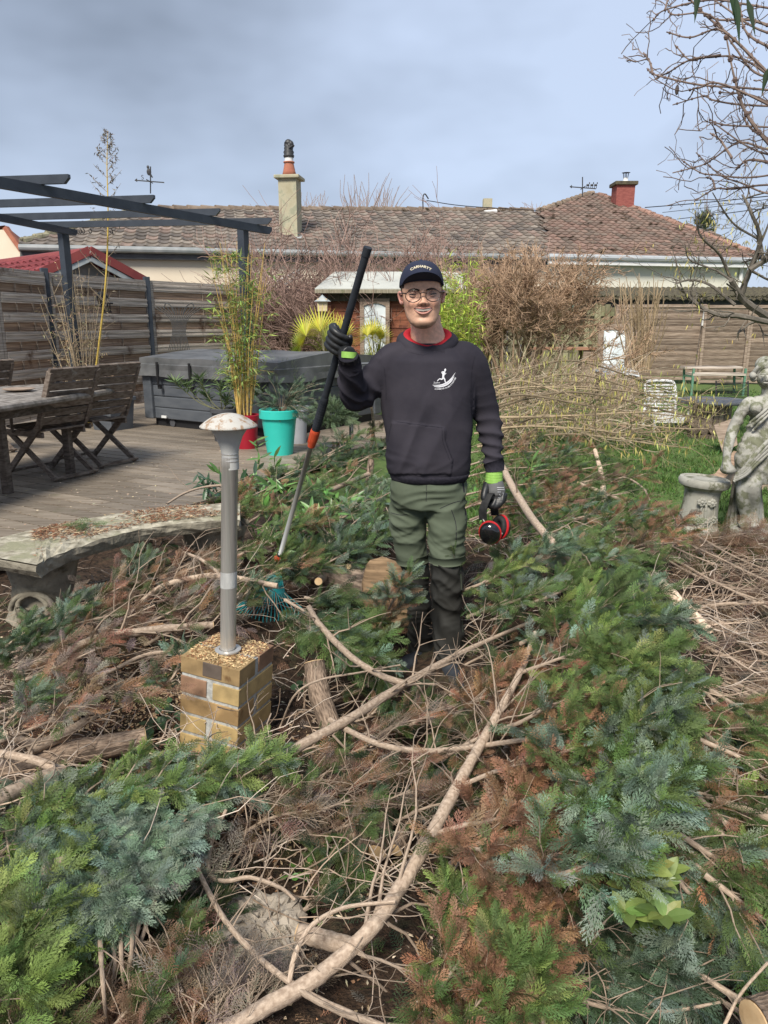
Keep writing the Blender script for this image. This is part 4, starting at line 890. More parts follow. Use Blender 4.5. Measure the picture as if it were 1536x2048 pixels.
D = 12.2; palm(P(752, 775, D), [(P(745, 672, D), (0, -1, .3), .36, Yc), (P(760, 680, D), (.4, -1, .3), .36, Yc), (P(735, 672, D - .1), (-.4, -1, .6), .34, Yc), (P(757, 720, D), (.3, -1, 0), .36, Gc), (P(742, 728, D), (-.2, -1, 0), .32, Gc)], 'smaller fan palm in front of the arched mirror')
# mesh garden chair behind the man's raised elbow
c = P(742, 830, 8.2); t = thing('mesh_armchair', 'dark blue grey metal mesh armchair behind the raised arm', 'chair', (c.x, c.y, .2)); zt_ = P(740, 728, 8.2).z; x0, x1 = P(703, 740, 8.2).x, P(782, 740, 8.2).x; zs_ = P(740, 782, 8.2).z
g = Geo()
for q in np.linspace(x0 + .02, x1 - .02, 22): g.tube([(q, c.y + .02, zt_ - .02), (q, c.y - .02, zs_ + .05)], .003, 3)
for z in np.linspace(zs_ + .05, zt_ - .02, 16): g.tube([(x0, c.y, z), (x1, c.y, z)], .003, 3)
g.build('mesh_back', 'tub_panel', t); g = Geo(); g.tube(smooth_path([(x0, c.y - .03, zs_), (x0, c.y, zt_ - .04), (x0 + .05, c.y, zt_), (x1 - .05, c.y, zt_), (x1, c.y, zt_ - .04), (x1, c.y - .03, zs_)], 6), .012, 7); g.build('back_frame', 'tub_panel', t)
g = Geo(); g.box(((x0 + x1) / 2, c.y - .22, zs_ - .03), (x1 - x0, .42, .012)); g.build('seat', 'tub_panel', t)
for sx in (x0, x1):
    for dy, e in ((-.42, -.08), (.0, .1)): g = Geo(); g.tube([(sx, c.y + dy, zs_ - .03), (sx, c.y + dy + e, .2)], .012, 6); g.build('leg', 'tub_panel', t)

# ============================================================ bare shrubs
def bush(name, label, cat, base, r, h, nst, col, zlo=.0, lev=3, thick=.02, spread=.5, twigs=6, trunk_h=.4, seed=3, rz=1.0, twr=.0035, f0=.35, lf=(.5, .85)):
    r_ = np.random.default_rng(seed); t = thing(name, label, cat, base); g = Geo(); g2 = Geo(); b = np.array(base, float)
    def grow(p, d, L2, rad, lv):
        n_ = 4; pts = [p]; dd = d.copy()
        for _ in range(n_): dd = dd + r_.normal(0, .16, 3) + np.array([0, 0, .02]); dd /= np.linalg.norm(dd); pts.append(pts[-1] + dd * L2 / n_)
        c = np.array(col) * r_.uniform(.7, 1.25); (g if lv <= 1 else g2).tube(pts, [rad, max(rad * .55, .0015)], 5 if lv < 2 else 3, col=c, caps=False)
        if lv < lev:
            for q in range(twigs if lv > 0 else twigs + 1):
                f = r_.uniform(.35, 1.0) if lv > 0 else r_.uniform(f0, 1.0); pp = pts[min(int(f * n_ + .5), n_)]; nd = dd + r_.normal(0, .62, 3); nd /= np.linalg.norm(nd); grow(np.array(pp), nd, L2 * r_.uniform(*lf), max(rad * .5, twr), lv + 1)
    for s_ in range(nst):
        a = r_.uniform(0, 6.28); d = np.array([math.cos(a) * spread, math.sin(a) * spread * .8, rz]); d /= np.linalg.norm(d)
        grow(b + np.array([math.cos(a), math.sin(a), 0]) * .12 * r, d, trunk_h * h * r_.uniform(.8, 1.2), thick, 0)
    g.build('trunk', 'stemmat', t); g2.build('crown', 'stemmat', t); return t
D = 12.6; b = P(1030, 740, D); bush('round_bush', 'bare rounded bush with a bundle of brown stems before the board fence', 'bush', (b.x, b.y, .2), 1, 1.9, 26, (.44, .30, .20), thick=.02, spread=.36, twigs=9, trunk_h=.80, seed=4, twr=.0045, f0=.76, lf=(.26, .52))
D = 14.6
for i_, (px_, s_, lb) in enumerate(((615, 2, 'tangled bare brown shrub right of the chimney above the slat fence'), (700, 3, 'tangled bare purple brown shrub rising above the shed roof'), (790, 5, 'bare brown shrub behind the shed just left of the cap'), (880, 6, 'bare twiggy brown shrub between the shed and the round bush'))):
    b = P(px_, 640, D); bush('bare_shrub', lb, 'shrub', (b.x, b.y, .3), 1, 2.6 - .15 * (i_ % 2), 15, (.30, .20, .165), thick=.018, spread=.36, twigs=6, trunk_h=.52, seed=20 + s_, twr=.006)
D = 13.6; b = P(1270, 742, D); t = thing('coppiced_shrub', 'upright bundle of bare tan sticks in front of the leaning fence panel', 'shrub', (b.x, b.y, .25)); g = Geo()
for q in range(34):
    x = rnd.gauss(1281, 10); tx = x + (x - 1279) * rnd.uniform(.5, 2.2) + rnd.gauss(0, 10); ty = rnd.uniform(545, 610); dd = D + rnd.uniform(-.2, .2)
    p0, p2 = P(x, 745, dd), P(tx, ty, dd + rnd.uniform(-.3, .3)); pm = p0.lerp(p2, .5) + Vector((rnd.gauss(0, .05), 0, 0)); pth = smooth_path([p0, pm, p2], 5); c = np.array((.36, .27, .17)) * rnd.uniform(.7, 1.2); g.tube(pth, [.015, .011, .006], 5, col=c, caps=False)
    for _ in range(3): 
        f = rnd.uniform(.5, .95); p = pth[int(f * (len(pth) - 1))]; g.tube([p, p + np.array([rnd.gauss(0, .12), rnd.gauss(0, .1), rnd.uniform(.1, .3)])], [.006, .003], 4, col=c, caps=False)
g.build('sticks', 'stemmat', t)
# treetops beyond the ridge
for i_, (x, y, yt, lb) in enumerate(((722, 430, 345, 'bare treetop beyond the long roof right of the chimney'), (770, 430, 370, 'small bare treetop on the skyline above the shed'), (632, 430, 378, 'thin bare treetop on the skyline beside the chimney'), (1080, 430, 400, 'faint bare treetop beyond the ridge junction'))):
    D = 27 + i_; p0, p1 = P(x, y + 20, D), P(x, yt, D); t = thing('treetop', lb, 'tree', (p0.x, p0.y, 0)); g = Geo(); r_ = np.random.default_rng(i_); g.tube([(p0.x, p0.y, 0), p0], .12, 6, col=(.2, .16, .14)); g.build('trunk', 'stemmat', t); g = Geo()
    for _ in range(26):
        hh = p1.z - p0.z; x0 = p0.x + r_.normal(0, .25); e = np.array([x0 + r_.normal(0, .45), p0.y, p0.z + hh * r_.uniform(.5, 1)]); g.tube(smooth_path([(p0.x, p0.y, p0.z - .4), ((x0 + e[0]) / 2, p0.y, (p0.z + e[2]) / 2), e], 4), [.02, .007], 4, col=(.33, .28, .27), caps=False)
    g.build('crown', 'stemmat', t)
D = 24; t = thing('evergreen_treetop', 'small green treetop beyond the right end of the hipped roof', 'tree', P(1408, 520, 40)); c = P(1408, 455, 40); g = Geo(); k = 500; d = rdir(k); blades(g, np.array(c) + d * np.array([.45, .45, .75]) * rng.random((k, 1)) ** .5, d + np.array([0, 0, .6]), .28, .08, jcol(k, (.13, .17, .10), .2)); g.build('crown', 'leaf', t); g = Geo(); g.tube([(c.x, c.y, 0), c], .12, 6, col=(.2, .16, .12)); g.build('trunk', 'stemmat', t)

# ============================================================ right hand tree (lichen covered, half in frame) and overhanging twigs
LICH = (.16, .145, .10)
def branchy(g, gl, pts, D0, rad, col, ntw, tl_=.5, lv=1, leaf=None, dirbias=(0, 0, 0), dv=.25, seed=0, sub=3):
    r_ = np.random.default_rng(seed); pth = smooth_path(pts, 7); g.tube(pth, rad, 7, col=col, jit=.06, caps=True)
    for _ in range(ntw):
        f = r_.uniform(.1, 1); i0 = int(f * (len(pth) - 2)); p = pth[i0]; tg = pth[i0 + 1] - pth[i0]; tg /= np.linalg.norm(tg); d = tg * .5 + r_.normal(0, .6, 3) + np.array(dirbias); d /= np.linalg.norm(d); L2 = tl_ * r_.uniform(.35, 1); q = [p]
        for s_ in range(5): d = d + r_.normal(0, dv, 3); d /= np.linalg.norm(d); q.append(q[-1] + d * L2 / 5)
        r0 = np.atleast_1d(rad)[-1] * .8; g.tube(q, [r0, max(.0018, r0 * .4)], 4, col=np.array(col) * r_.uniform(.7, 1.2), caps=False)
        for _ in range(sub):
            w = q[r_.integers(1, 6)]; d2 = d + r_.normal(0, .7, 3); d2 /= np.linalg.norm(d2); e = w + d2 * L2 * r_.uniform(.2, .5); g.tube([w, (w + e) / 2 + r_.normal(0, .01, 3), e], [r0 * .5, .0015], 3, col=np.array(col) * r_.uniform(.7, 1.2), caps=False)
            if leaf is not None and r_.random() < leaf: gl.append(e)
D = 8.6; t = thing('garden_tree', 'gnarled lichen covered bare tree with yellow catkins at the right edge', 'tree', P(1520, 860, D)); g = Geo(); cat_ = []
TR = [([(1680, 860), (1640, 720), (1560, 650), (1490, 603), (1462, 560)], [.07, .048, .03]), ([(1478, 600), (1500, 540), (1520, 480), (1500, 420), (1485, 390)], [.035, .012]), ([(1560, 650), (1480, 632), (1440, 630), (1400, 612), (1370, 585), (1362, 575)], [.035, .012]), ([(1470, 610), (1420, 570), (1380, 560), (1350, 568)], [.02, .007]),
      ([(1462, 560), (1440, 510), (1400, 470), (1390, 420)], [.02, .006]), ([(1500, 540), (1560, 500)], [.03, .02]), ([(1462, 560), (1430, 540), (1380, 520), (1370, 490)], [.014, .005]), ([(1520, 480), (1470, 450), (1440, 410), (1425, 385)], [.014, .005]), ([(1500, 540), (1540, 440), (1550, 400)], [.014, .006])]
for i_, (pp, rad) in enumerate(TR):
    pts = [P(x, y, D + .15 * math.sin(i_ * 2 + j_)) for j_, (x, y) in enumerate(pp)]; branchy(g, cat_, pts, D, rad, (.16, .14, .115), 10 if i_ else 4, .58, leaf=.45, seed=i_ + 40, sub=4)
g.build('trunk', 'stemmat', t); k = len(cat_); cat_ = np.array(cat_); sel = cat_[:, 0] < P(1500, 500, D).x + .3; cat_ = cat_[sel]
cat_ = np.repeat(cat_, 3, 0); k = len(cat_); g = Geo(); blades(g, cat_ + rng.normal(0, .06, (k, 3)), rdir(k, -1, -.8), rng.uniform(.05, .09, k), .012, jcol(k, (.55, .48, .14), .15)); g.build('catkins', 'leaf', t, kind='stuff')
# near overhanging twigs upper right
t = thing('overhanging_tree', 'bare jointed twigs of a nearer tree hanging into the upper right corner', 'tree', (3.4, 3.6, .05)); g = Geo(); lf = []; D = 3.2
TW = [[(1620, 30), (1500, 10), (1420, 0), (1330, 20), (1305, 42)], [(1330, 20), (1340, -20)], [(1640, 160), (1520, 150), (1470, 95), (1420, 30), (1350, 30), (1335, 20)], [(1560, 170), (1500, 110), (1440, 60), (1380, 75), (1333, 64)], [(1600, 200), (1490, 120), (1415, 115), (1380, 120), (1350, 90)], [(1440, 110), (1380, 120), (1340, 143), (1313, 157)],
      [(1640, 190), (1490, 176), (1400, 170), (1330, 155), (1305, 147), (1294, 137)], [(1305, 147), (1300, 125), (1287, 105)], [(1640, 215), (1490, 210), (1425, 200), (1408, 192), (1345, 210)], [(1640, 260), (1530, 254), (1450, 250), (1420, 240)], [(1620, 250), (1450, 170), (1400, 175), (1380, 180)], [(1640, 310), (1540, 300), (1480, 285), (1430, 315), (1405, 330), (1345, 346)], [(1600, 340), (1500, 355), (1430, 350), (1400, 345), (1363, 320)], [(1640, 370), (1530, 370), (1460, 378), (1430, 378), (1388, 403)], [(1463, 315), (1440, 280), (1420, 266)], [(1430, 378), (1425, 360), (1412, 354)], [(1640, 395), (1540, 388), (1480, 365), (1440, 350), (1392, 305)], [(1640, 90), (1520, 60), (1450, 15), (1400, -20)], [(1640, 330), (1540, 310), (1490, 290), (1430, 248)],
      [(1700, 260), (1560, 170), (1480, 90), (1400, 20), (1360, -30)], [(1640, 240), (1560, 215), (1500, 190), (1440, 185)], [(1700, 420), (1580, 330), (1500, 240), (1470, 160), (1450, 60)], [(1560, 330), (1500, 320), (1470, 340)], [(1600, 300), (1520, 270), (1490, 240), (1500, 225)], [(1560, 60), (1500, 40), (1440, 40), (1410, 30)], [(1600, 110), (1530, 90), (1490, 60), (1480, 10)]]
for i_, pp in enumerate(TW):
    pts = [P(x, y, D + .25 * math.sin(i_ * 1.7) + .05 * j_) for j_, (x, y) in enumerate(pp)]; pts = pts; r0 = .0045 if i_ < 19 else .006
    if i_ in (19, 21): r0 = .009
    branchy(g, lf, pts, D, [r0, .0024], (.21, .155, .125), 5, .20, seed=i_ + 70, sub=2, dv=.3, dirbias=(-.2, 0, -.1))
    pth = smooth_path(pts, 7)
    for q in pth[::3]: g.ell(q, (r0 * 1.25,) * 3, n=6, k=5, col=(.17, .12, .10))
g.tube(smooth_path([(3.4, 3.6, .0), (3.3, 3.5, 1.2), (3.2, 3.4, 2.0), P(1700, 420, D + .2), P(1700, 260, D + .2)], 6), [.05, .03, .013], 8, col=(.2, .16, .12)); g.tube(smooth_path([P(1700, 260, D + .2), P(1720, 60, D)], 6), [.015, .01], 8, col=(.2, .16, .12))
g.build('trunk', 'stemmat', t)
t_lf = [((1400, -30), (1388, 48)), ((1458, -40), (1472, 50)), ((1470, -20), (1480, 95)), ((1492, -10), (1512, 75)), ((1540, 130), (1522, 192)), ((1380, -60), (1395, 20))]
g = Geo(); A_ = [np.array(P(*a, D - .3)) for a, b in t_lf]; B_ = [np.array(P(*b, D - .3)) for a, b in t_lf]; d = np.array(B_) - np.array(A_); blades(g, A_, d, np.linalg.norm(d, axis=1), .028, jcol(len(A_), (.05, .09, .045), .1), roll=np.full(len(A_), 1.3)); g.build('leaves', 'leaf', t)
g = Geo(); q = P(1354, 180, D - .05); g.ell(q, (.008, .008, .018), n=8, k=6, col=(.1, .08, .07)); g.tube(smooth_path([q, P(1358, 166, D), P(1368, 150, D), P(1372, 158, D), P(1366, 170, D)], 4), .0015, 4, col=(.12, .1, .09)); g.build('hanging_seed', 'stemmat', t)

# ============================================================ right hand yard objects
D = 14.8; a, b = P(1200, 660, D), P(1257, 748, D)
fm = thing('framed_mirror', 'tall mirror in a worn brown frame leaning by the coppiced sticks', 'mirror', (a.x, D, .3)); g = Geo(); xm, xM = P(1209, 662, D).x, P(1258, 662, D).x; zm, zM = P(1230, 745, D).z, P(1230, 660, D).z
g.add([(xm - .03, D - .05, zm), (xM - .06, D - .05, zm), (xM, D + .1, zM), (xm + .02, D + .1, zM)], [[0, 1, 2, 3]]); g.build('mirror_glass', 'painted_reflection', fm)  # reflected bright sky is put into the glass as a pale colour
g = Geo(); x0_ = P(1199, 650, D).x; xo_ = P(1264, 650, D).x; zo_ = P(1230, 648, D).z
g.box(((x0_ + xm) / 2, D + .03, (zm + zo_) / 2), (xm - x0_ , .05, zo_ - zm), (R(-5), 0, 0)); g.box(((xo_ + xM) / 2 - .02, D + .03, (zm + zo_) / 2), (xo_ - xM + .04, .05, zo_ - zm), (R(-5), 0, 0)); g.box(((x0_ + xo_) / 2, D + .11, (zM + zo_) / 2), (xo_ - x0_, .05, zo_ - zM)); g.build('frame', 'brownwood', fm)
D = 13.2; t = thing('covered_crate', 'pale tarpaulin covered crate under the framed mirror', 'crate', P(1240, 790, D)); x0_, x1_ = P(1205, 740, D).x, P(1283, 740, D).x; zt_ = P(1240, 742, D).z
g = Geo(); g.box(((x0_ + x1_) / 2, D + .3, (zt_ + .25) / 2), (x1_ - x0_ - .1, .6, zt_ - .3)); g.build('crate_body', 'brownwood', t)
g = Geo(); n_ = 12; gx, gy = np.meshgrid(np.linspace(0, 1, n_), np.linspace(0, 1, 6)); v = np.stack([x0_ - .03 + gx * (x1_ - x0_), D - .05 + gy * .7, zt_ - .02 + .10 * np.sin(gx * 3.1) * np.sin(gy * 2.6 + .3) + .008 * np.sin(gx * 11 + gy * 9) - .07 * (gy == 0)], -1).reshape(-1, 3); i = np.arange(5)[:, None] * n_; j = np.arange(n_ - 1)[None]; g.add(v, np.stack([i + j, i + j + 1, i + n_ + j + 1, i + n_ + j], -1).reshape(-1, 4)); mat('tarp', (.50, .53, .55), (.65, .67, .68), 7, rough=.45, bump=.3, c3=(.35, .25, .17), s3=4, f3=.62); g.build('tarpaulin', 'tarp', t)
D = 15.2; t = thing('workbench', 'low reddish plank bench before the vertical board fence', 'bench', P(1120, 740, D)); x0_, x1_ = P(1056, 698, D).x, P(1188, 698, D).x; zt_ = P(1120, 697, D).z
g = Geo(); g.box(((x0_ + x1_) / 2, D, zt_), (x1_ - x0_, .4, .05), col=(1.2, .85, .7)); g.build('plank_top', 'brownwood', t); g = Geo(); g.box((x0_ + .1, D, zt_ / 2 + .1), (.12, .35, zt_ - .25)); g.build('leg', 'brownwood', t); g = Geo(); g.box((x1_ - .1, D, zt_ / 2 + .1), (.3, .35, zt_ - .25)); g.build('leg', 'brownwood', t)
# green bench
mat('green_metal', (.10, .24, .16), (.16, .32, .22), 12, rough=.6, c3=(.22, .2, .14), s3=12, f3=.62)
D = 14.0; t = thing('green_bench', 'old bench with green metal legs and wooden slats by the right fence', 'bench', P(1440, 780, D)); x0_, x1_ = P(1374, 740, D).x, P(1490, 740, D).x; zt_ = P(1430, 736, D).z; zs_ = P(1430, 748, D).z
g = Geo(); g.box(((x0_ + x1_) / 2, D + .25, zt_), (x1_ - x0_, .3, .035)); g.build('backrest', 'graywood', t); g = Geo(); g.box(((x0_ + x1_) / 2, D, zs_), (x1_ - x0_ - .1, .34, .04)); g.build('seat', 'graywood', t)
for x in (x0_ + .06, x1_ - .06):
    g = Geo(); g.beam((x, D - .15, .22), (x, D - .15, zt_), .035, .035, up=(0, 1, 0)); g.beam((x, D + .2, .22), (x, D + .3, zt_), .035, .035, up=(0, 1, 0)); g.beam((x, D - .15, zs_ - .04), (x, D + .22, zs_ - .04), .03, .03); g.build('leg_frame', 'green_metal', t)
# white plastic chair
D = 10.2; t = thing('plastic_chair', 'white slatted plastic garden chair behind the hazel brushwood', 'chair', P(1320, 850, D)); x0_, x1_ = P(1293, 800, D).x, P(1357, 800, D).x; zt_ = P(1325, 764, D).z; zs_ = P(1325, 826, D).z; zg = float(ground_z(x0_, D))
xc = (x0_ + x1_) / 2; hw = (x1_ - x0_) / 2; g = Geo(); g.tube(smooth_path([(x0_ - .02, D, zs_), (x0_ + .02, D + .1, (zs_ + zt_) / 2), (x0_ + .03, D + .17, zt_ - .05), (x0_ + .08, D + .18, zt_), (x1_ - .08, D + .18, zt_), (x1_ - .01, D + .17, zt_ - .05), (x1_, D + .1, (zs_ + zt_) / 2), (x1_ - .02, D, zs_)], 6), .018, 8)
for q in range(9): f = q / 9; z = zs_ + .04 + (zt_ - zs_ - .05) * f; g.beam((x0_, D + .02 + .15 * f, z), (x1_, D + .02 + .15 * f, z), .012, .022)
g.build('backrest', 'white_paint', t); g = Geo()
for q in range(8): g.beam((x0_ - .02, D - .02 - q * .052, zs_ - .0), (x1_ - .0, D - .02 - q * .052, zs_), .04, .015)
g.box((xc, D - .44, zs_ - .03), (2 * hw + .06, .02, .09)); g.build('seat', 'white_paint', t)
for x in (x0_ - .01, x1_ - .01):
    for dy in (-.42, .03): g = Geo(); g.beam((x, D + dy, zg), (x, D + dy * .95, zs_), .03, .03, up=(0, 1, 0)); g.build('leg', 'white_paint', t)
    g = Geo(); g.tube(smooth_path([(x, D - .4, zs_), (x, D - .38, zs_ + .17), (x, D - .1, zs_ + .2), (x, D + .06, zs_ + .2)], 5), .016, 7); g.build('armrest', 'white_paint', t)
# round table on a cask
D = 9.9; t = thing('cask_table', 'round slate coloured table top on a wooden cask base', 'table', P(1425, 850, D)); c = P(1425, 802, D); rr = (P(1492, 802, D).x - P(1358, 802, D).x) / 2; mat('slate', (.10, .105, .11), (.17, .175, .185), 7, rough=.5, bump=.2, c3=(.26, .27, .28), s3=6, f3=.6)
g = Geo(); g.lathe([(0, 0), (rr, 0), (rr + .01, .02), (rr, .04), (0, .045)], (c.x, c.y, c.z - .02), 40); g.build('table_top', 'slate', t)
g = Geo(); rb_ = rr * .52; zg = float(ground_z(c.x, c.y))
for q in range(22): a = q * 2 * math.pi / 22; g.box((c.x + rb_ * math.cos(a), c.y + rb_ * math.sin(a), (zg + c.z - .03) / 2), (.03, rb_ * 6.283 / 22 * .93, c.z - .03 - zg), (0, 0, a), (rnd.uniform(.6, 1.2),) * 3)
g.build('cask_staves', 'brownwood', t); g = Geo(); g.lathe([(rb_ - .02, zg + .02), (rb_ - .02, c.z - .04)], (c.x, c.y, 0), 22); g.build('cask_lining', 'fascia', t)
def metal_chair(px, py, D, rz, label):
    c = P(px, py, D); t = thing('slatted_metal_chair', label, 'chair', (c.x, c.y, .2), rz); t.scale = (1, 1, .58); g = Geo()
    for q in range(12): f = q / 11; g.beam((-.22, .18 + .12 * f, .45 + .4 * f), (.22, .18 + .12 * f, .45 + .4 * f), .008, .014)
    g.build('backrest', 'black_metal', t, local=True); g = Geo()
    for q in range(9): g.beam((-.22, -.22 + q * .045, .43), (.22, -.22 + q * .045, .43), .014, .008)
    g.build('seat', 'black_metal', t, local=True)
    for x in (-.22, .22): g = Geo(); g.tube([(x, -.24, 0), (x, -.22, .43), (x, .18, .43), (x, .31, .88)], .011, 6); g.tube([(x, .18, .43), (x, .25, 0)], .011, 6); g.build('leg_frame', 'black_metal', t, local=True)
metal_chair(1470, 800, 10.9, R(-12), 'low black slatted metal seat pushed in behind the cask table')
g = Geo(); q = P(1407, 880, 9.2); t = thing('log_pile', 'small stack of grey split logs under the cask table', 'log pile', (q.x, q.y, .1))
for i_ in range(7): g = Geo(); z = .16 + .09 * (i_ // 3); x = q.x + (i_ % 3) * .12 - .12; g.tube([(x, q.y, z), (x + .02, q.y + .3, z)], .05, 8, col=(.7, .7, .7), jit=.08); g.build('log', 'bark_rough', t)
# pedestal
ST = (.40, .385, .33)
mat('caststone', (.33, .315, .26), (.50, .485, .42), 6, rough=.95, bump=.5, bs=40, c3=(.15, .15, .095), s3=9, f3=.53, bump_d=.006)
mat('statue_stone', (.32, .31, .27), (.48, .47, .42), 5, rough=.95, bump=.5, bs=50, c3=(.19, .195, .13), s3=15, f3=.47, bump_d=.006)
bz = PZ(1396, 1052, .14); t = thing('stone_pedestal', 'tapered cast stone pedestal with carved roses beside the statue', 'pedestal', bz, 0); D = bz.y + .16
h_ = P(1405, 950, D).z - .1; w_ = lambda a, b, y: (P(b, y, D).x - P(a, y, D).x) / 2; rt_ = w_(1357, 1455, 955); rn_ = w_(1368, 1440, 990); rbm = w_(1352, 1432, 1040); cx = P(1402, 960, D).x; 
g = Geo(); z0 = .06; Hh = h_ - z0 + .08
prof = [(0, 0), (rbm * 1.02, 0), (rbm * 1.06, .01), (rbm * 1.06, .035), (rbm * 1.0, .045), (rbm * .95, .06), (rbm * .94, .065), (rn_ * 1.0, Hh * .3), (rn_ * .92, Hh * .6), (rn_ * .95, Hh * .76), (rn_ * .97, Hh * .765), (rn_ * 1.0, Hh * .80), (rn_ * 1.04, Hh * .805), (rt_ * .95, Hh * .86), (rt_ * .97, Hh * .865), (rt_ * 1.0, Hh * .90), (rt_ * 1.01, Hh * .95), (rt_ * .97, Hh * .985), (rt_ * .95, Hh), (rt_ * .80, Hh), (rt_ * .79, Hh - .006), (0, Hh - .006)]
g.lathe(prof, (cx, D, z0), 48, rot=(0, R(4), 0)); o = g.build('column', 'caststone', t, smooth=True); m = o.modifiers.new('e', 'EDGE_SPLIT'); m.split_angle = R(32)
for an, zf in ((-105, .62), (-72, .60), (-88, .25), (-60, .28), (-112, .27)):
    g = Geo(); a = R(an); rr = rn_ * 1.0; c = Vector((cx + rr * math.cos(a), D + rr * math.sin(a), z0 + Hh * zf))
    for q in range(7): b = q * .9; g.ell(c + Vector((.02 * math.cos(b), -.006, .02 * math.sin(b))) * 1, (.017, .012, .012), (0, b, 0), n=8, k=6)
    g.ell(c + Vector((0, -.012, 0)), (.014, .012, .014), n=8, k=6); g.build('rose_relief', 'caststone', t, smooth=True)
g = Geo()
for an, s_ in ((-100, 1), (-80, -1), (-93, -1), (-70, 1)):
    pts = []
    for q in np.linspace(0, 1, 8): a = R(an + s_ * 12 * math.sin(q * 3)); rr = rn_ * (1.0 if q < .8 else .97) * (1 + .06 * (1 - q)); pts.append((cx + rr * math.cos(a), D + rr * math.sin(a), z0 + Hh * (.16 + .5 * q)))
    g.tube(smooth_path(pts, 4), .007, 6)
g.build('vine_relief', 'caststone', t, smooth=True)
# boards leaning behind the statue
t = thing('leaning_board', 'brown plank leaning diagonally behind the statue', 'board', P(1480, 1000, 6.6)); g = Geo(); g.beam(P(1385, 1020, 6.3), P(1478, 905, 6.6), .10, .02, col=(1, .9, .8)); g.build('plank', 'brownwood', t)
t = thing('timber_sheet', 'weathered timber sheet lying on edge behind the statue legs', 'board', P(1480, 1000, 6.7)); g = Geo(); g.add([tuple(P(1395, 955, 6.7)), tuple(P(1545, 920, 6.7)), tuple(P(1560, 1050, 6.5)), tuple(P(1400, 1030, 6.5))] + [tuple(P(1395, 955, 6.8)), tuple(P(1545, 920, 6.8)), tuple(P(1560, 1050, 6.6)), tuple(P(1400, 1030, 6.6))], [[0, 1, 2, 3], [4, 7, 6, 5], [0, 4, 5, 1], [1, 5, 6, 2], [3, 2, 6, 7], [0, 3, 7, 4]]); g.build('sheet', 'brownwood', t)
t = thing('bark_slab', 'pale split log slab lying left of the statue shoulder', 'log', P(1450, 870, 8.3)); g = Geo(); g.add([tuple(P(*q)) for q in ((1428, 850, 8.3), (1470, 835, 8.3), (1475, 890, 8.2), (1445, 905, 8.2))] + [tuple(P(*q)) for q in ((1428, 850, 8.5), (1470, 835, 8.5), (1475, 890, 8.4), (1445, 905, 8.4))], [[0, 1, 2, 3], [4, 7, 6, 5], [0, 4, 5, 1], [1, 5, 6, 2], [3, 2, 6, 7], [0, 3, 7, 4]]); g.build('slab', 'brownwood', t)

# ============================================================ stone bench in front of the deck
mat('benchstone', (.22, .195, .14), (.50, .46, .36), 22, rough=.95, bump=.7, bs=35, c3=(.27, .26, .17), s3=6, f3=.5, bump_d=.012)
mat('benchface', (.17, .15, .115), (.32, .29, .225), 10, rough=.95, bump=.8, bs=30, c3=(.1, .09, .06), s3=6, f3=.58, bump_d=.015)
BZ = .50
front = [PZ(x, y, BZ) for x, y in ((-90, 1108), (0, 1114), (73, 1127), (112, 1105), (203, 1075), (305, 1051), (443, 1037), (480, 1036))]
backp = [PZ(x, y, BZ) for x, y in ((-90, 1085), (-20, 1078), (68, 1056), (110, 1047), (176, 1033), (325, 1013), (443, 1003), (480, 1002))]
sb = thing('stone_bench', 'curved mossy cast stone garden bench at the left edge of the deck', 'bench', PZ(200, 1240, .05))
def densify(p, k=5): return smooth_path(p, k)
fr_, bk_ = densify(front[2:]), densify(backp[2:]); n_ = len(fr_)
# left end corner edge
g = Geo(); m_ = 10; rows = []; TT = .075
for q in range(n_):
    for w in np.linspace(0, 1, m_): p = fr_[q] * (1 - w) + bk_[q] * w; rows.append(p + np.array([0, 0, rng.normal(0, .0035) - .012 * (w < .01) - .01 * (w > .99)]))
v = np.array(rows); i = np.arange(n_ - 1)[:, None] * m_; j = np.arange(m_ - 1)[None]; g.add(v, np.stack([i + j, i + m_ + j, i + m_ + j + 1, i + j + 1], -1).reshape(-1, 4))
o = g.build('bench_top', 'benchstone', sb, smooth=False)
# extend to left with second slab portion
g = Geo(); ext = [front[0], front[1], front[2], (front[2] * .7 + front[3] * .3), backp[3], backp[2], backp[1], backp[0]]; g.add([tuple(q - Vector((0, 0, .006))) for q in ext], [list(range(8))]); g.build('bench_top', 'benchstone', sb)
g = Geo(); loop = [front[0], front[1]] + [Vector(q) for q in fr_] ; k = len(loop); zz = [0, -.02, -.045, -TT]; rows = []
for z in zz:
    for q in loop: rows.append((q.x + rng.normal(0, .003), q.y - (.004 if z < -.001 else 0) + (.02 if z == -TT else 0) + rng.normal(0, .003), q.z + z - (.010 if z == 0 else 0) + rng.normal(0, .003)))
g.add(rows, [[a * k + b, (a + 1) * k + b, (a + 1) * k + b + 1, a * k + b + 1] for a in range(3) for b in range(k - 1)])
bl = [Vector(q) + Vector((0, 0, -TT)) for q in bk_]; fl_ = [Vector(q) + Vector((0, .02, -TT)) for q in fr_]; g.add([tuple(q) for q in fl_ + bl], [[a, n_ + a, n_ + a + 1, a + 1] for a in range(n_ - 1)])
g.add([tuple(q) for q in bl] + [tuple(Vector(q) - Vector((0, 0, .01))) for q in bk_], [[a, a + 1, n_ + a + 1, n_ + a] for a in range(n_ - 1)]); g.build('bench_edge', 'benchface', sb)
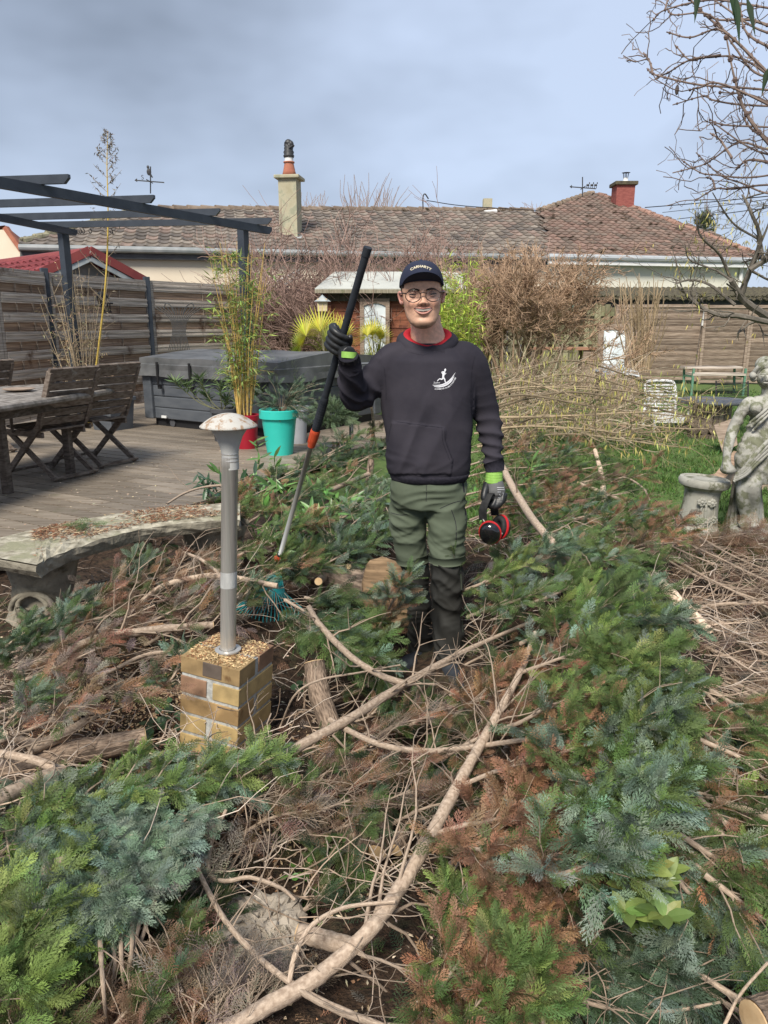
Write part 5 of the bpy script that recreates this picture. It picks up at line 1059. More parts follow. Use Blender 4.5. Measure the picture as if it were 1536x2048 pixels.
for c, lbl in ((PZ(60, 1132, BZ - TT) + Vector((-.05, .22, 0)), 1), (PZ(420, 1066, BZ - TT) + Vector((-.03, .22, 0)), 2)):
    g = Geo(); hsup = BZ - TT + .0; z0 = 0; wq = .21
    for zf, s_ in ((0, 1.15), (.12, 1.1), (.3, .85), (.6, .78), (.85, .95), (1, 1.08)): pass
    g.lathe([(wq * 1.15, z0 - .1), (wq * 1.12, hsup * .15), (wq * .92, hsup * .35), (wq * .82, hsup * .6), (wq * .95, hsup * .85), (wq * 1.1, hsup)], (c.x, c.y, 0), 36, sx=.9, sy=.62)
    g.build('support', 'benchface', sb, smooth=True)
    g = Geo()
    for s_ in (-1, 1):
        pts = [(c.x + s_ * wq * .95 * .9 * .62 * math.cos(th) * (1 - th / 9), c.y - wq * .68 , .17 + .10 * math.sin(th) * (1 - th / 9)) for th in np.linspace(0, 6.5, 14)]; g.tube(smooth_path(pts, 3), .014, 6)
    g.build('scroll_relief', 'benchface', sb, smooth=True)
# litter on the bench
k = 6500; w = rng.random(k); q = rng.uniform(0, n_ - 1.01, k); qi = q.astype(int); fq = (q - qi)[:, None]; w = (w * .8 + .12)[:, None]
pf_ = fr_[qi] * (1 - fq) + fr_[qi + 1] * fq; pb_ = bk_[qi] * (1 - fq) + bk_[qi + 1] * fq; pos = pf_ * (1 - w) + pb_ * w + np.array([0, 0, .004]); keep = np.sin(pos[:, 0] * 9) + np.sin(pos[:, 1] * 11 + pos[:, 0] * 5) + rng.normal(0, .6, k) > -.4; pos = pos[keep]; k = len(pos)
cl = np.where(rng.random((k, 1)) < .7, np.array([[.24, .115, .065]]), np.array([[.50, .38, .24]])) * rng.uniform(.6, 1.3, (k, 1)); g = Geo(); blades(g, pos, rdir(k, -.05, .25), rng.uniform(.01, .045, k), rng.uniform(.003, .007, k), cl); g.build('bench_litter', 'chips', label='brown conifer needles and wood chips scattered on the stone bench', kind='stuff')
g = Geo(); q = PZ(178, 1052, BZ + .01); k = 14; fronds(g, np.array(q) + rng.normal(0, .03, (k, 3)) * [1.3, .8, .1] + [0, 0, .01], rdir(k, 0, .4), rng.uniform(.06, .1, k), jcol(k, (.10, .15, .05)), FRS); g.build('conifer_sprig', 'conifer', label='small green conifer sprig lying on the stone bench', cat='sprig')
# ============================================================ brick pier and garden lamp
mat('brick', (.75, .75, .75), (1.15, 1.15, 1.15), 18, rough=.8, bump=.2, attr=True, c3=(.30, .17, .10), s3=7, f3=.60, bump_d=.003)
mat('mortar', (.34, .34, .32), (.50, .50, .47), 60, rough=1, bump=.8, bump_d=.004)
mat('steel', (.50, .48, .45), (.62, .60, .56), 4, (60, 60, .6), rough=.32, metal=.55, bump=.03, spec=.5)
mat('frosted', (.44, .44, .42), (.50, .50, .48), 3, rough=.6, bump=0)
mat('shadecap', (.46, .44, .40), (.56, .54, .49), 5, rough=.7, bump=.1, c3=(.33, .22, .14), s3=45, f3=.50)
topz = .42; nC, lC, rC, bC = PZ(477, 1345, topz), PZ(367, 1308, topz), PZ(545, 1291, topz), PZ(440, 1262, topz)
pc0 = (nC + lC + rC + bC) / 4; a_l = (lC - nC); a_r = (rC - nC); Wp = .235; ang = math.atan2(a_r.y, a_r.x); 
pier = thing('brick_pier', 'short leaning pier of yellow and brown bricks under the garden lamp', 'brick pier', (pc0.x, pc0.y, -.02), ang)
tilt = Matrix.Rotation(R(4), 4, Vector((math.sin(-ang) * 0 + math.cos(-ang) * 0, 1, 0))) 
def tp(g):  # lean the whole pier: top moves right in world, about its base
    Rw = Matrix.Rotation(-ang, 3, 'Z') @ Matrix.Rotation(R(4.5), 3, 'Y') @ Matrix.Rotation(ang, 3, 'Z')
    for i_, v in enumerate(g.v): g.v[i_] = (v - np.array([0, 0, .44])) @ np.array(Rw).T + np.array([0, 0, .44])
bl, bh2, jn = .225, .062, .0125; cols = {'y': (.46, .33, .15), 'o': (.40, .26, .12), 'b': (.27, .16, .10), 'g': (.40, .31, .20), 'k': (.12, .095, .075), 'm': (.34, .23, .11)}
g = Geo(); gm = Geo(); z = .44; row = 0; hw = Wp / 2
pal = [('m', 'y', 'b', 'b'), ('b', 'y', 'o', 'o'), ('o', 'g', 'y', 'y'), ('y', 'y', 'g', 'g'), ('y', 'o', 'g', 'b'), ('o', 'y', 'o', 'o'), ('y', 'o', 'o', 'y'), ('y', 'y', 'o', 'o')]
while z > -.1:
    zc = z - bh2 / 2; c = pal[row % len(pal)]; V2 = lambda k_: np.array(cols[k_]) * rnd.uniform(.9, 1.1)
    if row % 2 == 0:  # long brick on the left face (local y = near..left axis is +Y)
        for x, q in ((-hw + .0525, c[0]), (hw - .0525, c[2])): g.box((x, 0, zc), (.105, Wp - .002 * 0, bh2), col=V2(q))
    else:
        for y, q in ((-hw + .0525, c[1]), (hw - .0525, c[0])): g.box((0, y, zc), (Wp, .105, bh2), col=V2(q))
    z -= bh2 + jn; row += 1
g.box((-hw - .0005, -.01, .44 - .028), (.004, .075, .052), col=(.13, .10, .08))
gm.box((0, 0, (.435 + -.1) / 2), (Wp - .008, Wp - .008, .535)); tp(g); tp(gm)
g.build('bricks', 'brick', pier, local=True, bevel=.002); gm.build('mortar_core', 'mortar', pier, local=True)
k = 1500; g = Geo(); pos = np.stack([rng.uniform(-hw * .95, hw * .95, k), rng.uniform(-hw * .95, hw * .95, k), np.full(k, .442)], -1); pos = pos[(abs(pos[:, 0]) + abs(pos[:, 1]) < .2) | (rng.random(k) < .3)]; k = len(pos)
blades(g, pos, rdir(k, -.1, .15), rng.uniform(.006, .016, k), rng.uniform(.004, .007, k), np.where(rng.random((k, 1)) < .75, [[.62, .45, .24]], [[.34, .17, .08]]) * rng.uniform(.7, 1.2, (k, 1))); tp(g)
M_ = pier.matrix_basis
for i_, v in enumerate(g.v): g.v[i_] = v @ np.array(M_)[:3, :3].T + np.array(M_)[:3, 3]
g.build('sawdust', 'chips', label='pale sawdust and chips covering the top of the brick pier', kind='stuff')
lb = PZ(456, 1300, topz + .002); D = lb.y; lt_ = P(460, 905, D - .0)
lamp = thing('garden_lamp', 'stainless steel post lamp with a mushroom shade on the brick pier', 'lamp', lb); ax = (lt_ - lb); Hl = ax.length
def lz(f): return lb + ax * f
rotl = Matrix((Vector((1, 0, 0)), Vector((0, 1, 0)), ax.normalized())).transposed()
g = Geo(); g.lathe([(0, 0), (.046, 0), (.046, .005), (.030, .007)], lb, 36); g.build('base_plate', 'steel', lamp, smooth=False)
pr_ = .0275; g = Geo(); g.lathe([(pr_, .003), (pr_, Hl * .93), (pr_ * 1.02, Hl * .931), (pr_ * 1.02, Hl * .985), (pr_ * .9, Hl)], lb, 40, rot=rotl); g.build('post', 'steel', lamp, smooth=True)
g = Geo(); c = lz(.375); g.lathe([(pr_ * 1.03, -.028), (pr_ * 1.035, 0), (pr_ * 1.03, .03)], c, 30, rot=rotl); mat('tape', (.36, .36, .35), (.52, .52, .50), 30, (1, 1, .3), rough=.25, bump=.6); g.build('clear_tape', 'tape', lamp, smooth=True)
tz = lz(1.0); cap_b = P(461, 851, D).z - tz.z; cap_t = P(461, 826, D).z - tz.z; wr = (P(519, 855, D).x - P(405, 855, D).x) / 2
g = Geo(); g.lathe([(pr_ * 1.0, -.055), (pr_ * 1.02, .0), (pr_ * 1.2, cap_b * .25), (pr_ * 1.6, cap_b * .6), (pr_ * 2.15, cap_b * .85), (pr_ * 2.5, cap_b)], tz, 44); g.build('diffuser', 'frosted', lamp, smooth=True)
g = Geo(); g.lathe([(pr_ * .8, -.03), (pr_ * .8, .03), (.0, .032)], tz - Vector((0, 0, 0)), 30); g.build('bulb_holder', 'steel', lamp, smooth=True)
g = Geo()
for z in (-.03, -.018, -.006, .006): g.lathe([(pr_ * 1.03, z), (pr_ * 1.05, z + .003), (pr_ * 1.03, z + .006)], tz, 30)
g.build('louvre_rings', 'steel', lamp)
g = Geo(); g.lathe([(0, cap_t)] + [(wr * q, cap_b + (cap_t - cap_b) * (1 - q ** 2.1)) for q in np.linspace(.1, 1., 12)] + [(wr, cap_b - .004), (wr * .95, cap_b - .006), (pr_ * 2.3, cap_b - .003)], tz, 48); g.build('shade', 'shadecap', lamp, smooth=True)
# ============================================================ sculpting helpers
from mathutils.bvhtree import BVHTree
def remesh(g, voxel, smooth=4, fac=.5):
    for n_ in ('tmp',):
        o = g.build('tmp', 'soil', origin=(0, 0, 0))
    m = o.modifiers.new('r', 'REMESH'); m.mode = 'VOXEL'; m.voxel_size = voxel; m.use_smooth_shade = True
    if smooth: s_ = o.modifiers.new('s', 'SMOOTH'); s_.iterations = smooth; s_.factor = fac
    dg = bpy.context.evaluated_depsgraph_get(); dg.update(); e = o.evaluated_get(dg); me = e.to_mesh()
    V = np.empty(len(me.vertices) * 3, np.float32); me.vertices.foreach_get('co', V); V = V.reshape(-1, 3).astype(float)
    Fq = [tuple(p.vertices) for p in me.polygons]; Nn = np.empty(len(V) * 3, np.float32); me.vertices.foreach_get('normal', Nn); Nn = Nn.reshape(-1, 3).astype(float)
    e.to_mesh_clear(); md = o.data; bpy.data.objects.remove(o); bpy.data.meshes.remove(md)
    return V, Fq, Nn
def loft(g, secs, n=36, e=2.3):
    """secs: (cx, cy, cz, rx, ry)"""
    a = np.linspace(0, 2 * np.pi, n, endpoint=False); c, s_ = np.cos(a), np.sin(a); cx = np.sign(c) * abs(c) ** (2 / e); sy = np.sign(s_) * abs(s_) ** (2 / e)
    v = np.concatenate([np.stack([q[0] + q[3] * cx, q[1] + q[4] * sy, np.full(n, q[2])], -1) for q in secs]); k = len(secs)
    i = np.arange(k - 1)[:, None] * n; j = np.arange(n)[None]; j2 = (j + 1) % n
    b = g.n; g.add(v, np.stack([i + j, i + j2, i + n + j2, i + n + j], -1).reshape(-1, 4))
    g.f.append((np.arange(n)[::-1] + b).reshape(1, -1)); g.m.append(0); g.f.append((np.arange(n) + b + (k - 1) * n).reshape(1, -1)); g.m.append(0)
def folds(V, Nn, specs, mask=None, seed=0):
    """cloth folds: ridged waves along given directions. specs: (dir, freq, amp, warp)"""
    r_ = np.random.default_rng(seed); d = np.zeros(len(V))
    for dr_, fq, am, wp in specs:
        dr_ = np.array(dr_, float); dr_ /= np.linalg.norm(dr_)
        w = sum(np.sin(V @ r_.normal(0, 1, 3) * q + r_.uniform(0, 6)) for q in (7, 13, 19)) * wp
        e = np.clip(.5 + .5 * sum(np.sin(V @ r_.normal(0, 1, 3) * q + r_.uniform(0, 6)) for q in (9, 15)), 0, 1.2)
        d += am * (1 - 2 * abs(np.sin(V @ dr_ * fq + w))) * e
    if mask is not None: d = d * mask
    return V + Nn * d[:, None]
def mesh_obj(name, V, Fq, mt, parent, smooth=True, col=None, **kw):
    g = Geo(); g.add(V, Fq, (1, 1, 1) if col is None else col); return g.build(name, mt, parent, smooth=smooth, **kw)
CAMV = Vector((0, 0, CH))
def proj(bvh, px, py, off=.002):
    r = ray(px, py).normalized(); h = bvh.ray_cast(CAMV, r)
    if h[0] is None: return None
    return h[0] - r * off + (h[1] if h[1].dot(r) < 0 else -h[1]) * 0
def decal_strip(g, bvh, pts, w, off=.0025, col=(1, 1, 1), k=5):
    """flat strip following photo-space points laid on a surface (w in px, may be list)"""
    p = smooth_path([(a, b, 0) for a, b in pts], k)[:, :2]; n_ = len(p); t = np.gradient(p, axis=0); t /= np.linalg.norm(t, axis=1)[:, None] + 1e-9; nn = np.stack([-t[:, 1], t[:, 0]], -1)
    ww = np.interp(np.linspace(0, 1, n_), np.linspace(0, 1, len(np.atleast_1d(w))), np.atleast_1d(w)) / 2; V = []
    for q in range(n_):
        for s_ in (-1, 1):
            h = proj(bvh, *(p[q] + s_ * ww[q] * nn[q]), off); 
            if h is None: h = V[-1] if V else None
            if h is None: return
            V.append(tuple(h))
    g.add(V, [[2 * a, 2 * a + 1, 2 * a + 3, 2 * a + 2] for a in range(n_ - 1)], col)
def decal_text(g, bvh, txt, fpos, size, off=.0025, bold=.0):
    """text whose baseline follows fpos(t) -> (px, py, angle); laid on the surface"""
    v, f = textmesh(txt, 1.0, bold); w = v[:, 0].max() - v[:, 0].min(); u = (v[:, 0] - v[:, 0].min()) / w; V = []
    for q in range(len(v)):
        x, y, a, sz = fpos(u[q]); h = v[q, 1] * sz; px = x + h * math.sin(a); py = y - h * math.cos(a); r_ = proj(bvh, px, py, off); V.append(tuple(r_) if r_ else (0, 0, -5))
    for q in f: 
        g.add([V[a] for a in q], [list(range(len(q)))])

# ============================================================ the man
D0 = 3.27
def J(px, py, d=0.): return P(px, py, D0 + d)
def SW(py): r = ray(768, py); return D0 / r.y / F   # metres per pixel there
mat('hoodie', (.028, .026, .035), (.046, .042, .053), 5, rough=.95, bump=.12, bs=260, spec=.15, bump_d=.003)
mat('rib', (.020, .019, .026), (.030, .028, .038), 80, rough=.95, bump=.2, spec=.15)
mat('lining', (.48, .02, .03), rough=.85, bump=0)
mat('trouser_green', (.082, .100, .066), (.108, .130, .090), 6, rough=.8, bump=.1, bs=200, spec=.25, bump_d=.002)
mat('trouser_dark', (.022, .022, .020), (.036, .035, .031), 6, rough=.75, bump=.1, bs=200, spec=.3, bump_d=.002)
mat('skin', (.84, .82, .82), (1.08, 1.03, 1.0), 70, rough=.5, bump=.08, attr=True, spec=.4)
mat('capcloth', (.018, .022, .045), (.03, .036, .066), 9, rough=.9, bump=.1, bs=300)
mat('cream', (.62, .55, .40), rough=.8, bump=0); mat('print', (.74, .74, .78), rough=.7, bump=0); mat('hair', (.018, .012, .009), (.035, .022, .015), 60, rough=.8)
mat('eyewhite', (.50, .46, .42), rough=.2, bump=0, spec=.6); mat('iris', (.03, .018, .010), rough=.1, bump=0, spec=.7); mat('teeth', (.44, .40, .35), rough=.25, bump=0); mat('lip', (.52, .25, .20), rough=.45, bump=0); mat('mouth_dark', (.05, .012, .012), rough=.6, bump=0)
mat('frame_brown', (.035, .020, .015), rough=.25, bump=0, spec=.6)
mat('glove_grey', (.10, .10, .10), (.17, .17, .17), 14, rough=.6, bump=.1); mat('glove_black', (.012, .013, .014), (.025, .026, .028), 20, rough=.45, bump=.1, spec=.5); mat('lime', (.25, .47, .09), (.31, .54, .13), 60, rough=.9, bump=.1)
mat('shoe', (.02, .024, .03), (.035, .04, .05), 10, rough=.7)
lm = bpy.data.materials.new('lens'); lm.use_nodes = True; t_ = lm.node_tree; t_.nodes.clear(); o_ = N(t_, 'ShaderNodeOutputMaterial'); ms_ = N(t_, 'ShaderNodeMixShader'); tr_ = N(t_, 'ShaderNodeBsdfTransparent'); gl_ = N(t_, 'ShaderNodeBsdfGlossy'); gl_.inputs['Roughness'].default_value = .03; ms_.inputs[0].default_value = .03
t_.links.new(tr_.outputs[0], ms_.inputs[1]); t_.links.new(gl_.outputs[0], ms_.inputs[2]); t_.links.new(ms_.outputs[0], o_.inputs[0]); MATS['lens'] = lm

man = thing('person', 'young man in dark hoodie, green and black work trousers, cap and glasses holding a rake', 'person', J(860, 1335))
# ---- hoodie
g = Geo()
rows = [(686, 822, 896, .062, .02), (696, 800, 920, .085, .015), (706, 778, 938, .10, .01), (720, 762, 952, .112, 0), (745, 757, 958, .120, 0), (790, 760, 953, .125, -.005), (840, 767, 946, .128, -.005), (880, 770, 943, .130, -.005), (915, 771, 942, .130, -.005), (936, 774, 941, .124, -.005), (950, 779, 937, .116, 0), (958, 782, 934, .112, 0)]
secs = []
for y, a, b, ry, dd in rows[::-1]:
    c = J((a + b) / 2, y, dd); secs.append((c.x, c.y, c.z, (b - a) / 2 * SW(y), ry))
loft(g, secs, 48, 2.25)
LSh, LEl, LWr = J(936, 728, .0), J(973, 828, .04), J(988, 936, -.02)
g.tube(smooth_path([J(905, 712, .01), LSh, J(958, 775, .02), LEl, J(983, 880, .02), LWr], 6), [.070, .083, .078, .066, .060, .058, .058, .046, .040], 20)
RSh, REl, RWr = J(782, 728, .0), J(712, 797, -.02), J(699, 722, -.20)
g.tube(smooth_path([J(815, 712, .01), RSh, J(748, 763, 0), REl], 6), [.07, .082, .076, .070, .066], 20)
g.tube(smooth_path([REl, J(703, 765, -.11), RWr], 6), [.066, .060, .052, .042], 20); g.ell(REl, (.062, .062, .062))
V, Fq, Nn = remesh(g, .007, 6)
# masks
zb = J(860, 940).z
def pxy(V):  # image position of world points
    rel = V - np.array([0, 0, CH]); dz = rel[:, 1] * cp - rel[:, 2] * sp; return 768 + F * rel[:, 0] / dz, 1024 - F * (rel[:, 1] * sp + rel[:, 2] * cp) / dz
PX, PY = pxy(V); leftarm = (PX > 952 - (PY - 720) * .04) & (PY > 740); rightarm = (PX < 762) & (PY > 700); arms = leftarm | rightarm
lowarm = leftarm * np.clip((PY - 790) / 70, .15, 1) * np.clip((948 - PY) / 12, 0, 1)
body = (~arms).astype(float)
V = folds(V, Nn, [((.1, 0, 1), 62, .0062, .7), ((.25, .1, 1), 95, .0035, .8)], lowarm, 2)
V = folds(V, Nn, [((.75, -.2, .6), 38, .0065, .8), ((.3, 0, 1), 60, .003, .8)], rightarm * 1.0, 3)
V = folds(V, Nn, [((.9, 0, .35), 13, .006, .9), ((-.8, 0, .5), 19, .0045, .9), ((.8, 0, .5), 47, .0016, 2.0)], body * np.clip((PY - 745) / 120, .15, 1) * np.clip((955 - PY) / 12, 0, 1), 4)
V = folds(V, Nn, [((.1, 0, 1), 42, .005, .6)], body * np.exp(-((PY - 925) / 14.) ** 2), 5)
# kangaroo pocket: front panel stands 5 mm proud
pk_poly = [Vector((784, 843, 0)), Vector((889, 855, 0)), Vector((892, 882, 0)), Vector((905, 916, 0)), Vector((902, 948, 0)), Vector((775, 948, 0)), Vector((770, 905, 0))]
ins = np.array([inpoly(a, b, pk_poly) if f_ < -.15 else False for a, b, f_ in zip(PX, PY, Nn[:, 1])]); V = V + Nn * (ins * .0055)[:, None]
hemm = (PY > 944) & body.astype(bool)
hood = mesh_obj('hoodie', V, Fq, 'hoodie', man); hbvh = BVHTree.FromPolygons([Vector(q) for q in V], Fq)
g = Geo(); decal_strip(g, hbvh, [(784, 842), (836, 849), (889, 856)], 1.3, .001); decal_strip(g, hbvh, [(884, 857), (886, 884), (899, 919)], 1.0, .001); decal_strip(g, hbvh, [(889, 856), (892, 884), (905, 918)], 1.3, .001); decal_strip(g, hbvh, [(784, 842), (778, 870), (771, 900)], 1.3, .001); g.build('pocket_seam', 'rib', hood)
g = Geo(); decal_strip(g, hbvh, [(768, 735), (770, 750), (772, 775), (772, 800)], 1.2, .001); g.build('shoulder_seam', 'rib', hood)
g = Geo(); decal_strip(g, hbvh, [(950, 712), (944, 740), (942, 790), (944, 835)], 1.4, .001); g.build('shoulder_seam', 'rib', hood)
# hem band and cuffs
g = Geo(); cs_ = [(944, 778, 940, .124), (951, 781, 937, .121), (957, 784, 934, .115), (960, 786, 932, .108)]
secs = [(J((a + b) / 2, y).x, J((a + b) / 2, y).y, J((a + b) / 2, y).z, (b - a) / 2 * SW(y), ry) for y, a, b, ry in cs_[::-1]]; loft(g, secs, 60, 2.25); g.build('hem_band', 'rib', man, smooth=True)
g = Geo(); g.tube([J(987, 924, -.015), J(989, 932, -.02), J(990, 942, -.022)], [.046, .045, .040], 28); g.build('cuff', 'rib', man, smooth=True)
g = Geo(); g.tube([J(701, 735, -.17), RWr, J(697, 712, -.215)], [.047, .045, .040], 28); g.build('cuff', 'rib', man, smooth=True)
# hood collar and red lining
HC = J(855, 681, .03); 
def collar(rx, ry, dz_front, dz_back, rad, n=40, drop=0, fx=0):
    pts = []
    for q in np.linspace(-math.pi * 1.5 + .0, math.pi / 2, n):
        x = math.cos(q) * rx; y = math.sin(q) * ry; f = (math.sin(q) + 1) / 2  # 0 front, 1 back
        pts.append((HC.x + x + fx * (1 - f), HC.y + y, HC.z + dz_front + (dz_back - dz_front) * f ** .75 + drop))
    return pts
g = Geo(); pts = collar(.104, .094, -.040, .016, 0); g.tube(pts, [.034, .036, .026, .018, .026, .036, .034], 14, caps=False); 
g.tube(collar(.116, .106, -.058, -.030, 0), [.03, .034, .022, .016, .022, .034, .03], 14, caps=False)
g.ell((HC.x + .01, HC.y + .13, HC.z - .03), (.13, .07, .07)); V2, F2, N2 = remesh(g, .006, 3); V2 = folds(V2, N2, [((.6, 0, 1), 45, .003, .8)], None, 6); mesh_obj('hood', V2, F2, 'hoodie', man)
hb2 = BVHTree.FromPolygons([Vector(q) for q in V2], F2)
g = Geo(); pts = collar(.090, .082, -.030, .040, 0); g.tube(pts, [.024, .022, .016, .012, .016, .022, .024], 12, caps=False); g.tube(collar(.082, .078, -.048, .01, 0), [.02, .014, .02], 12, caps=False); g.build('hood_lining', 'lining', man, smooth=True)
for px, py in ((821, 681), (877, 680)):
    q = proj(hb2, px, py, .002) or J(px, py, -.13); g = Geo(); g.tube([(q.x + .0075 * math.cos(a), q.y, q.z + .0075 * math.sin(a)) for a in np.linspace(0, 6.283, 17)], .0021, 6, caps=False); g.build('eyelet', 'print', man)
# ---- logo on the chest
def LZ(x, y): return (840 + x / 15.36, 720 + y / 15.36)
g = Geo()
def st(pts, w): decal_strip(g, hbvh, [LZ(*q) for q in pts], [a / 15.36 for a in w])
st([(745, 350), (725, 430), (705, 555)], [70, 72, 50]); st([(712, 535), (672, 590), (600, 580), (530, 645)], [50, 42, 30, 22]); st([(715, 535), (755, 590), (768, 640), (795, 705)], [50, 42, 32, 24]); st([(735, 360), (672, 375), (703, 450)], [36, 28, 22]); st([(760, 440), (805, 405)], [28, 18]); st([(760, 360), (768, 325)], [26, 26])
c = LZ(773, 308); V_ = [tuple(proj(hbvh, c[0] + 1.9 * math.cos(a) + .3 * math.sin(a), c[1] - 2.9 * math.sin(a))) for a in np.linspace(0, 6.283, 17)[:-1]]; g.add(V_, [list(range(16))])
st([(390, 772), (600, 775), (790, 715), (950, 590), (1085, 388)], [14, 34, 46, 44, 6]); st([(430, 815), (600, 822), (800, 770), (955, 650), (1050, 500)], [16, 40, 46, 38, 10])
arc = smooth_path([(*LZ(452, 912), 0), (*LZ(660, 908), 0), (*LZ(850, 858), 0), (*LZ(975, 765), 0), (*LZ(1060, 650), 0), (*LZ(1112, 545), 0)], 8)
def fp_(u): 
    x = u * (len(arc) - 1); i_ = min(int(x), len(arc) - 2); f_ = x - i_; p = arc[i_] * (1 - f_) + arc[i_ + 1] * f_; d = arc[i_ + 1] - arc[i_]; return p[0], p[1], math.atan2(d[1], d[0]), 3.9
decal_text(g, hbvh, 'COMITÉ AUBE ATHLÉTISME', fp_, 1, bold=.02)
decal_text(g, hbvh, 'Zafim', lambda u: (LZ(415, 725)[0] + u * 13, LZ(415, 722)[1] - u * .3, -.02, 4.6), 1)
g.build('chest_print', 'print', hood)

# ---- trousers
g = Geo(); c0 = J(857, 965); secs = []
for y, a, b, ry in ((1012, 786, 932, .095), (995, 782, 934, .108), (970, 780, 932, .112), (945, 784, 928, .105)):
    c = J((a + b) / 2, y); secs.append((c.x, c.y, c.z, (b - a) / 2 * SW(y), ry))
loft(g, secs, 40, 2.3)
RH, RK, RA = J(818, 990, .03), J(826, 1118, .06), J(843, 1290, .13); LH, LK, LA = J(892, 990, 0), J(894, 1118, -.04), J(896, 1290, -.03)
g.tube(smooth_path([RH, J(816, 1050, .04), RK], 6), [.088, .087, .080, .076], 24); g.tube(smooth_path([LH, J(894, 1050, -.02), LK], 6), [.088, .089, .086, .080], 24)
V, Fq, Nn = remesh(g, .0065, 5); PX, PY = pxy(V)
V = folds(V, Nn, [((.5, 0, .9), 26, .0055, 1.5), ((-.8, 0, .6), 23, .0055, 1.5), ((.6, 0, .8), 60, .0022, 2.2)], np.clip((1128 - PY) / 15, 0, 1), 7)
V = folds(V, Nn, [((.35, 0, 1), 75, .005, .5)], np.exp(-((PY - 1000) / 22.) ** 2) + .3 * np.exp(-((PY - 1070) / 30.) ** 2), 8)
tg = mesh_obj('work_trousers', V, Fq, 'trouser_green', man); tb_ = BVHTree.FromPolygons([Vector(q) for q in V], Fq)
g = Geo(); 
for pts, w in (([(852, 962), (853, 985), (852, 1003)], 1), ([(903, 1020), (912, 1050), (912, 1092)], 1.3), ([(880, 1017), (905, 1006), (930, 1000)], 1.1), ([(780, 1025), (800, 1030), (815, 1029)], 1.2), ([(776, 990), (776, 1040), (782, 1085)], 2.4), ([(926, 965), (930, 1000), (932, 1050)], 3.0)): g = Geo(); decal_strip(g, tb_, pts, w, .001); g.build('seam', 'rib', tg)
# knee hems
for c, d_, r_ in ((LK, J(894, 1108, -.04), .083), (RK, J(825, 1108, .06), .079)):
    g = Geo(); g.tube([d_, c, c + (c - d_) * .55], [r_ - .001, r_ + .002, r_ - .004], 32); g.build('knee_hem', 'trouser_green', man, smooth=True)
# lower dark legs
g = Geo(); g.tube(smooth_path([J(828, 1105, .06), J(834, 1170, .08), J(838, 1230, .11), J(842, 1290, .13), J(843, 1304, .13)], 6), [.070, .066, .060, .058, .064, .066, .060], 24); g.tube(smooth_path([J(894, 1105, -.04), J(893, 1170, -.03), J(894, 1230, -.02), J(897, 1290, -.03), J(898, 1322, -.03)], 6), [.076, .078, .072, .068, .070, .074, .066], 24)
V, Fq, Nn = remesh(g, .0065, 4); PX, PY = pxy(V); V = folds(V, Nn, [((.5, 0, -.8), 58, .0025, 2.2), ((.8, 0, .9), 21, .0062, 1.9), ((-.7, .3, .8), 27, .005, 1.7), ((1, 0, .2), 30, .003, 1.2)], None, 9); tl_ = mesh_obj('lower_trousers', V, Fq, 'trouser_dark', man)
b2 = BVHTree.FromPolygons([Vector(q) for q in V], Fq); g = Geo(); decal_strip(g, b2, [(921, 1130), (923, 1180), (925, 1240), (927, 1300)], 1.6, .001); g.build('side_zip', 'trouser_green', tl_)
for c, d_, nm in ((J(843, 1322, .10), Vector((-.11, -.09, 0)), 1), (J(898, 1345, -.06), Vector((.03, -.13, 0)), 2)):
    g = Geo(); z = -.07 if nm == 2 else c.z - .02; zz_ = c.z - .01
    for f, r_, h in ((-.2, .045, .065), (.15, .047, .06), (.5, .047, .05), (.8, .046, .042), (1.1, .042, .036), (1.3, .036, .03)): g.ell((c.x + d_.x * f, c.y + d_.y * f, zz_ + h * .3), (r_, r_ * 1.2, h))
    V, Fq, Nn = remesh(g, .008, 3); mesh_obj('shoe', V, Fq, 'shoe', man)

# ---- head
S = 1.10; O = P(843.5, 589, 3.185)   # between the eyes; the face surface is a little nearer
HM = Matrix.Translation(O) @ Matrix.Rotation(R(-2), 4, 'Y') @ Matrix.Rotation(R(1), 4, 'X') @ Matrix.Diagonal((1.13, 1.1, 1.035, 1))
HMn = np.array(HM)
def HX(V): V = np.asarray(V, float); return V @ HMn[:3, :3].T + HMn[:3, 3]
YO = .085
prof = np.array([(-.130, .012, -.060, -.042), (-.127, .026, -.073, -.030), (-.119, .036, -.082, -.010), (-.106, .0475, -.0865, .012), (-.088, .0565, -.087, .038), (-.064, .0625, -.086, .058), (-.036, .0665, -.0855, .074), (-.010, .0705, -.0845, .085), (.015, .0730, -.0850, .092), (.040, .0745, -.0860, .097), (.065, .0725, -.080, .097), (.088, .064, -.066, .085), (.105, .048, -.045, .066), (.118, .026, -.02, .04), (.122, .006, 0, .02)])
zz = np.r_[np.linspace(-.130, .05, 90), np.linspace(.055, .122, 20)]; hw = np.interp(zz, prof[:, 0], prof[:, 1]); fr = np.interp(zz, prof[:, 0], prof[:, 2]); bk = np.interp(zz, prof[:, 0], prof[:, 3])
def sm(a): 
    for _ in range(3): a = np.r_[a[0], (a[:-2] + 2 * a[1:-1] + a[2:]) / 4, a[-1]]
    return a
hw, fr, bk = sm(hw), sm(fr), sm(bk)
nA = 150; a = np.linspace(0, 2 * np.pi, nA, endpoint=False); a = a + .35 * np.sin(2 * (a - np.pi / 2)) * 0; e = 2.35
cx_ = np.sign(np.cos(a)) * abs(np.cos(a)) ** (2 / e); sy_ = np.sign(np.sin(a)) * abs(np.sin(a)) ** (2 / e)
Vh = np.stack([hw[:, None] * cx_, (fr + bk)[:, None] / 2 + (bk - fr)[:, None] / 2 * sy_, np.repeat(zz[:, None], nA, 1)], -1).reshape(-1, 3)
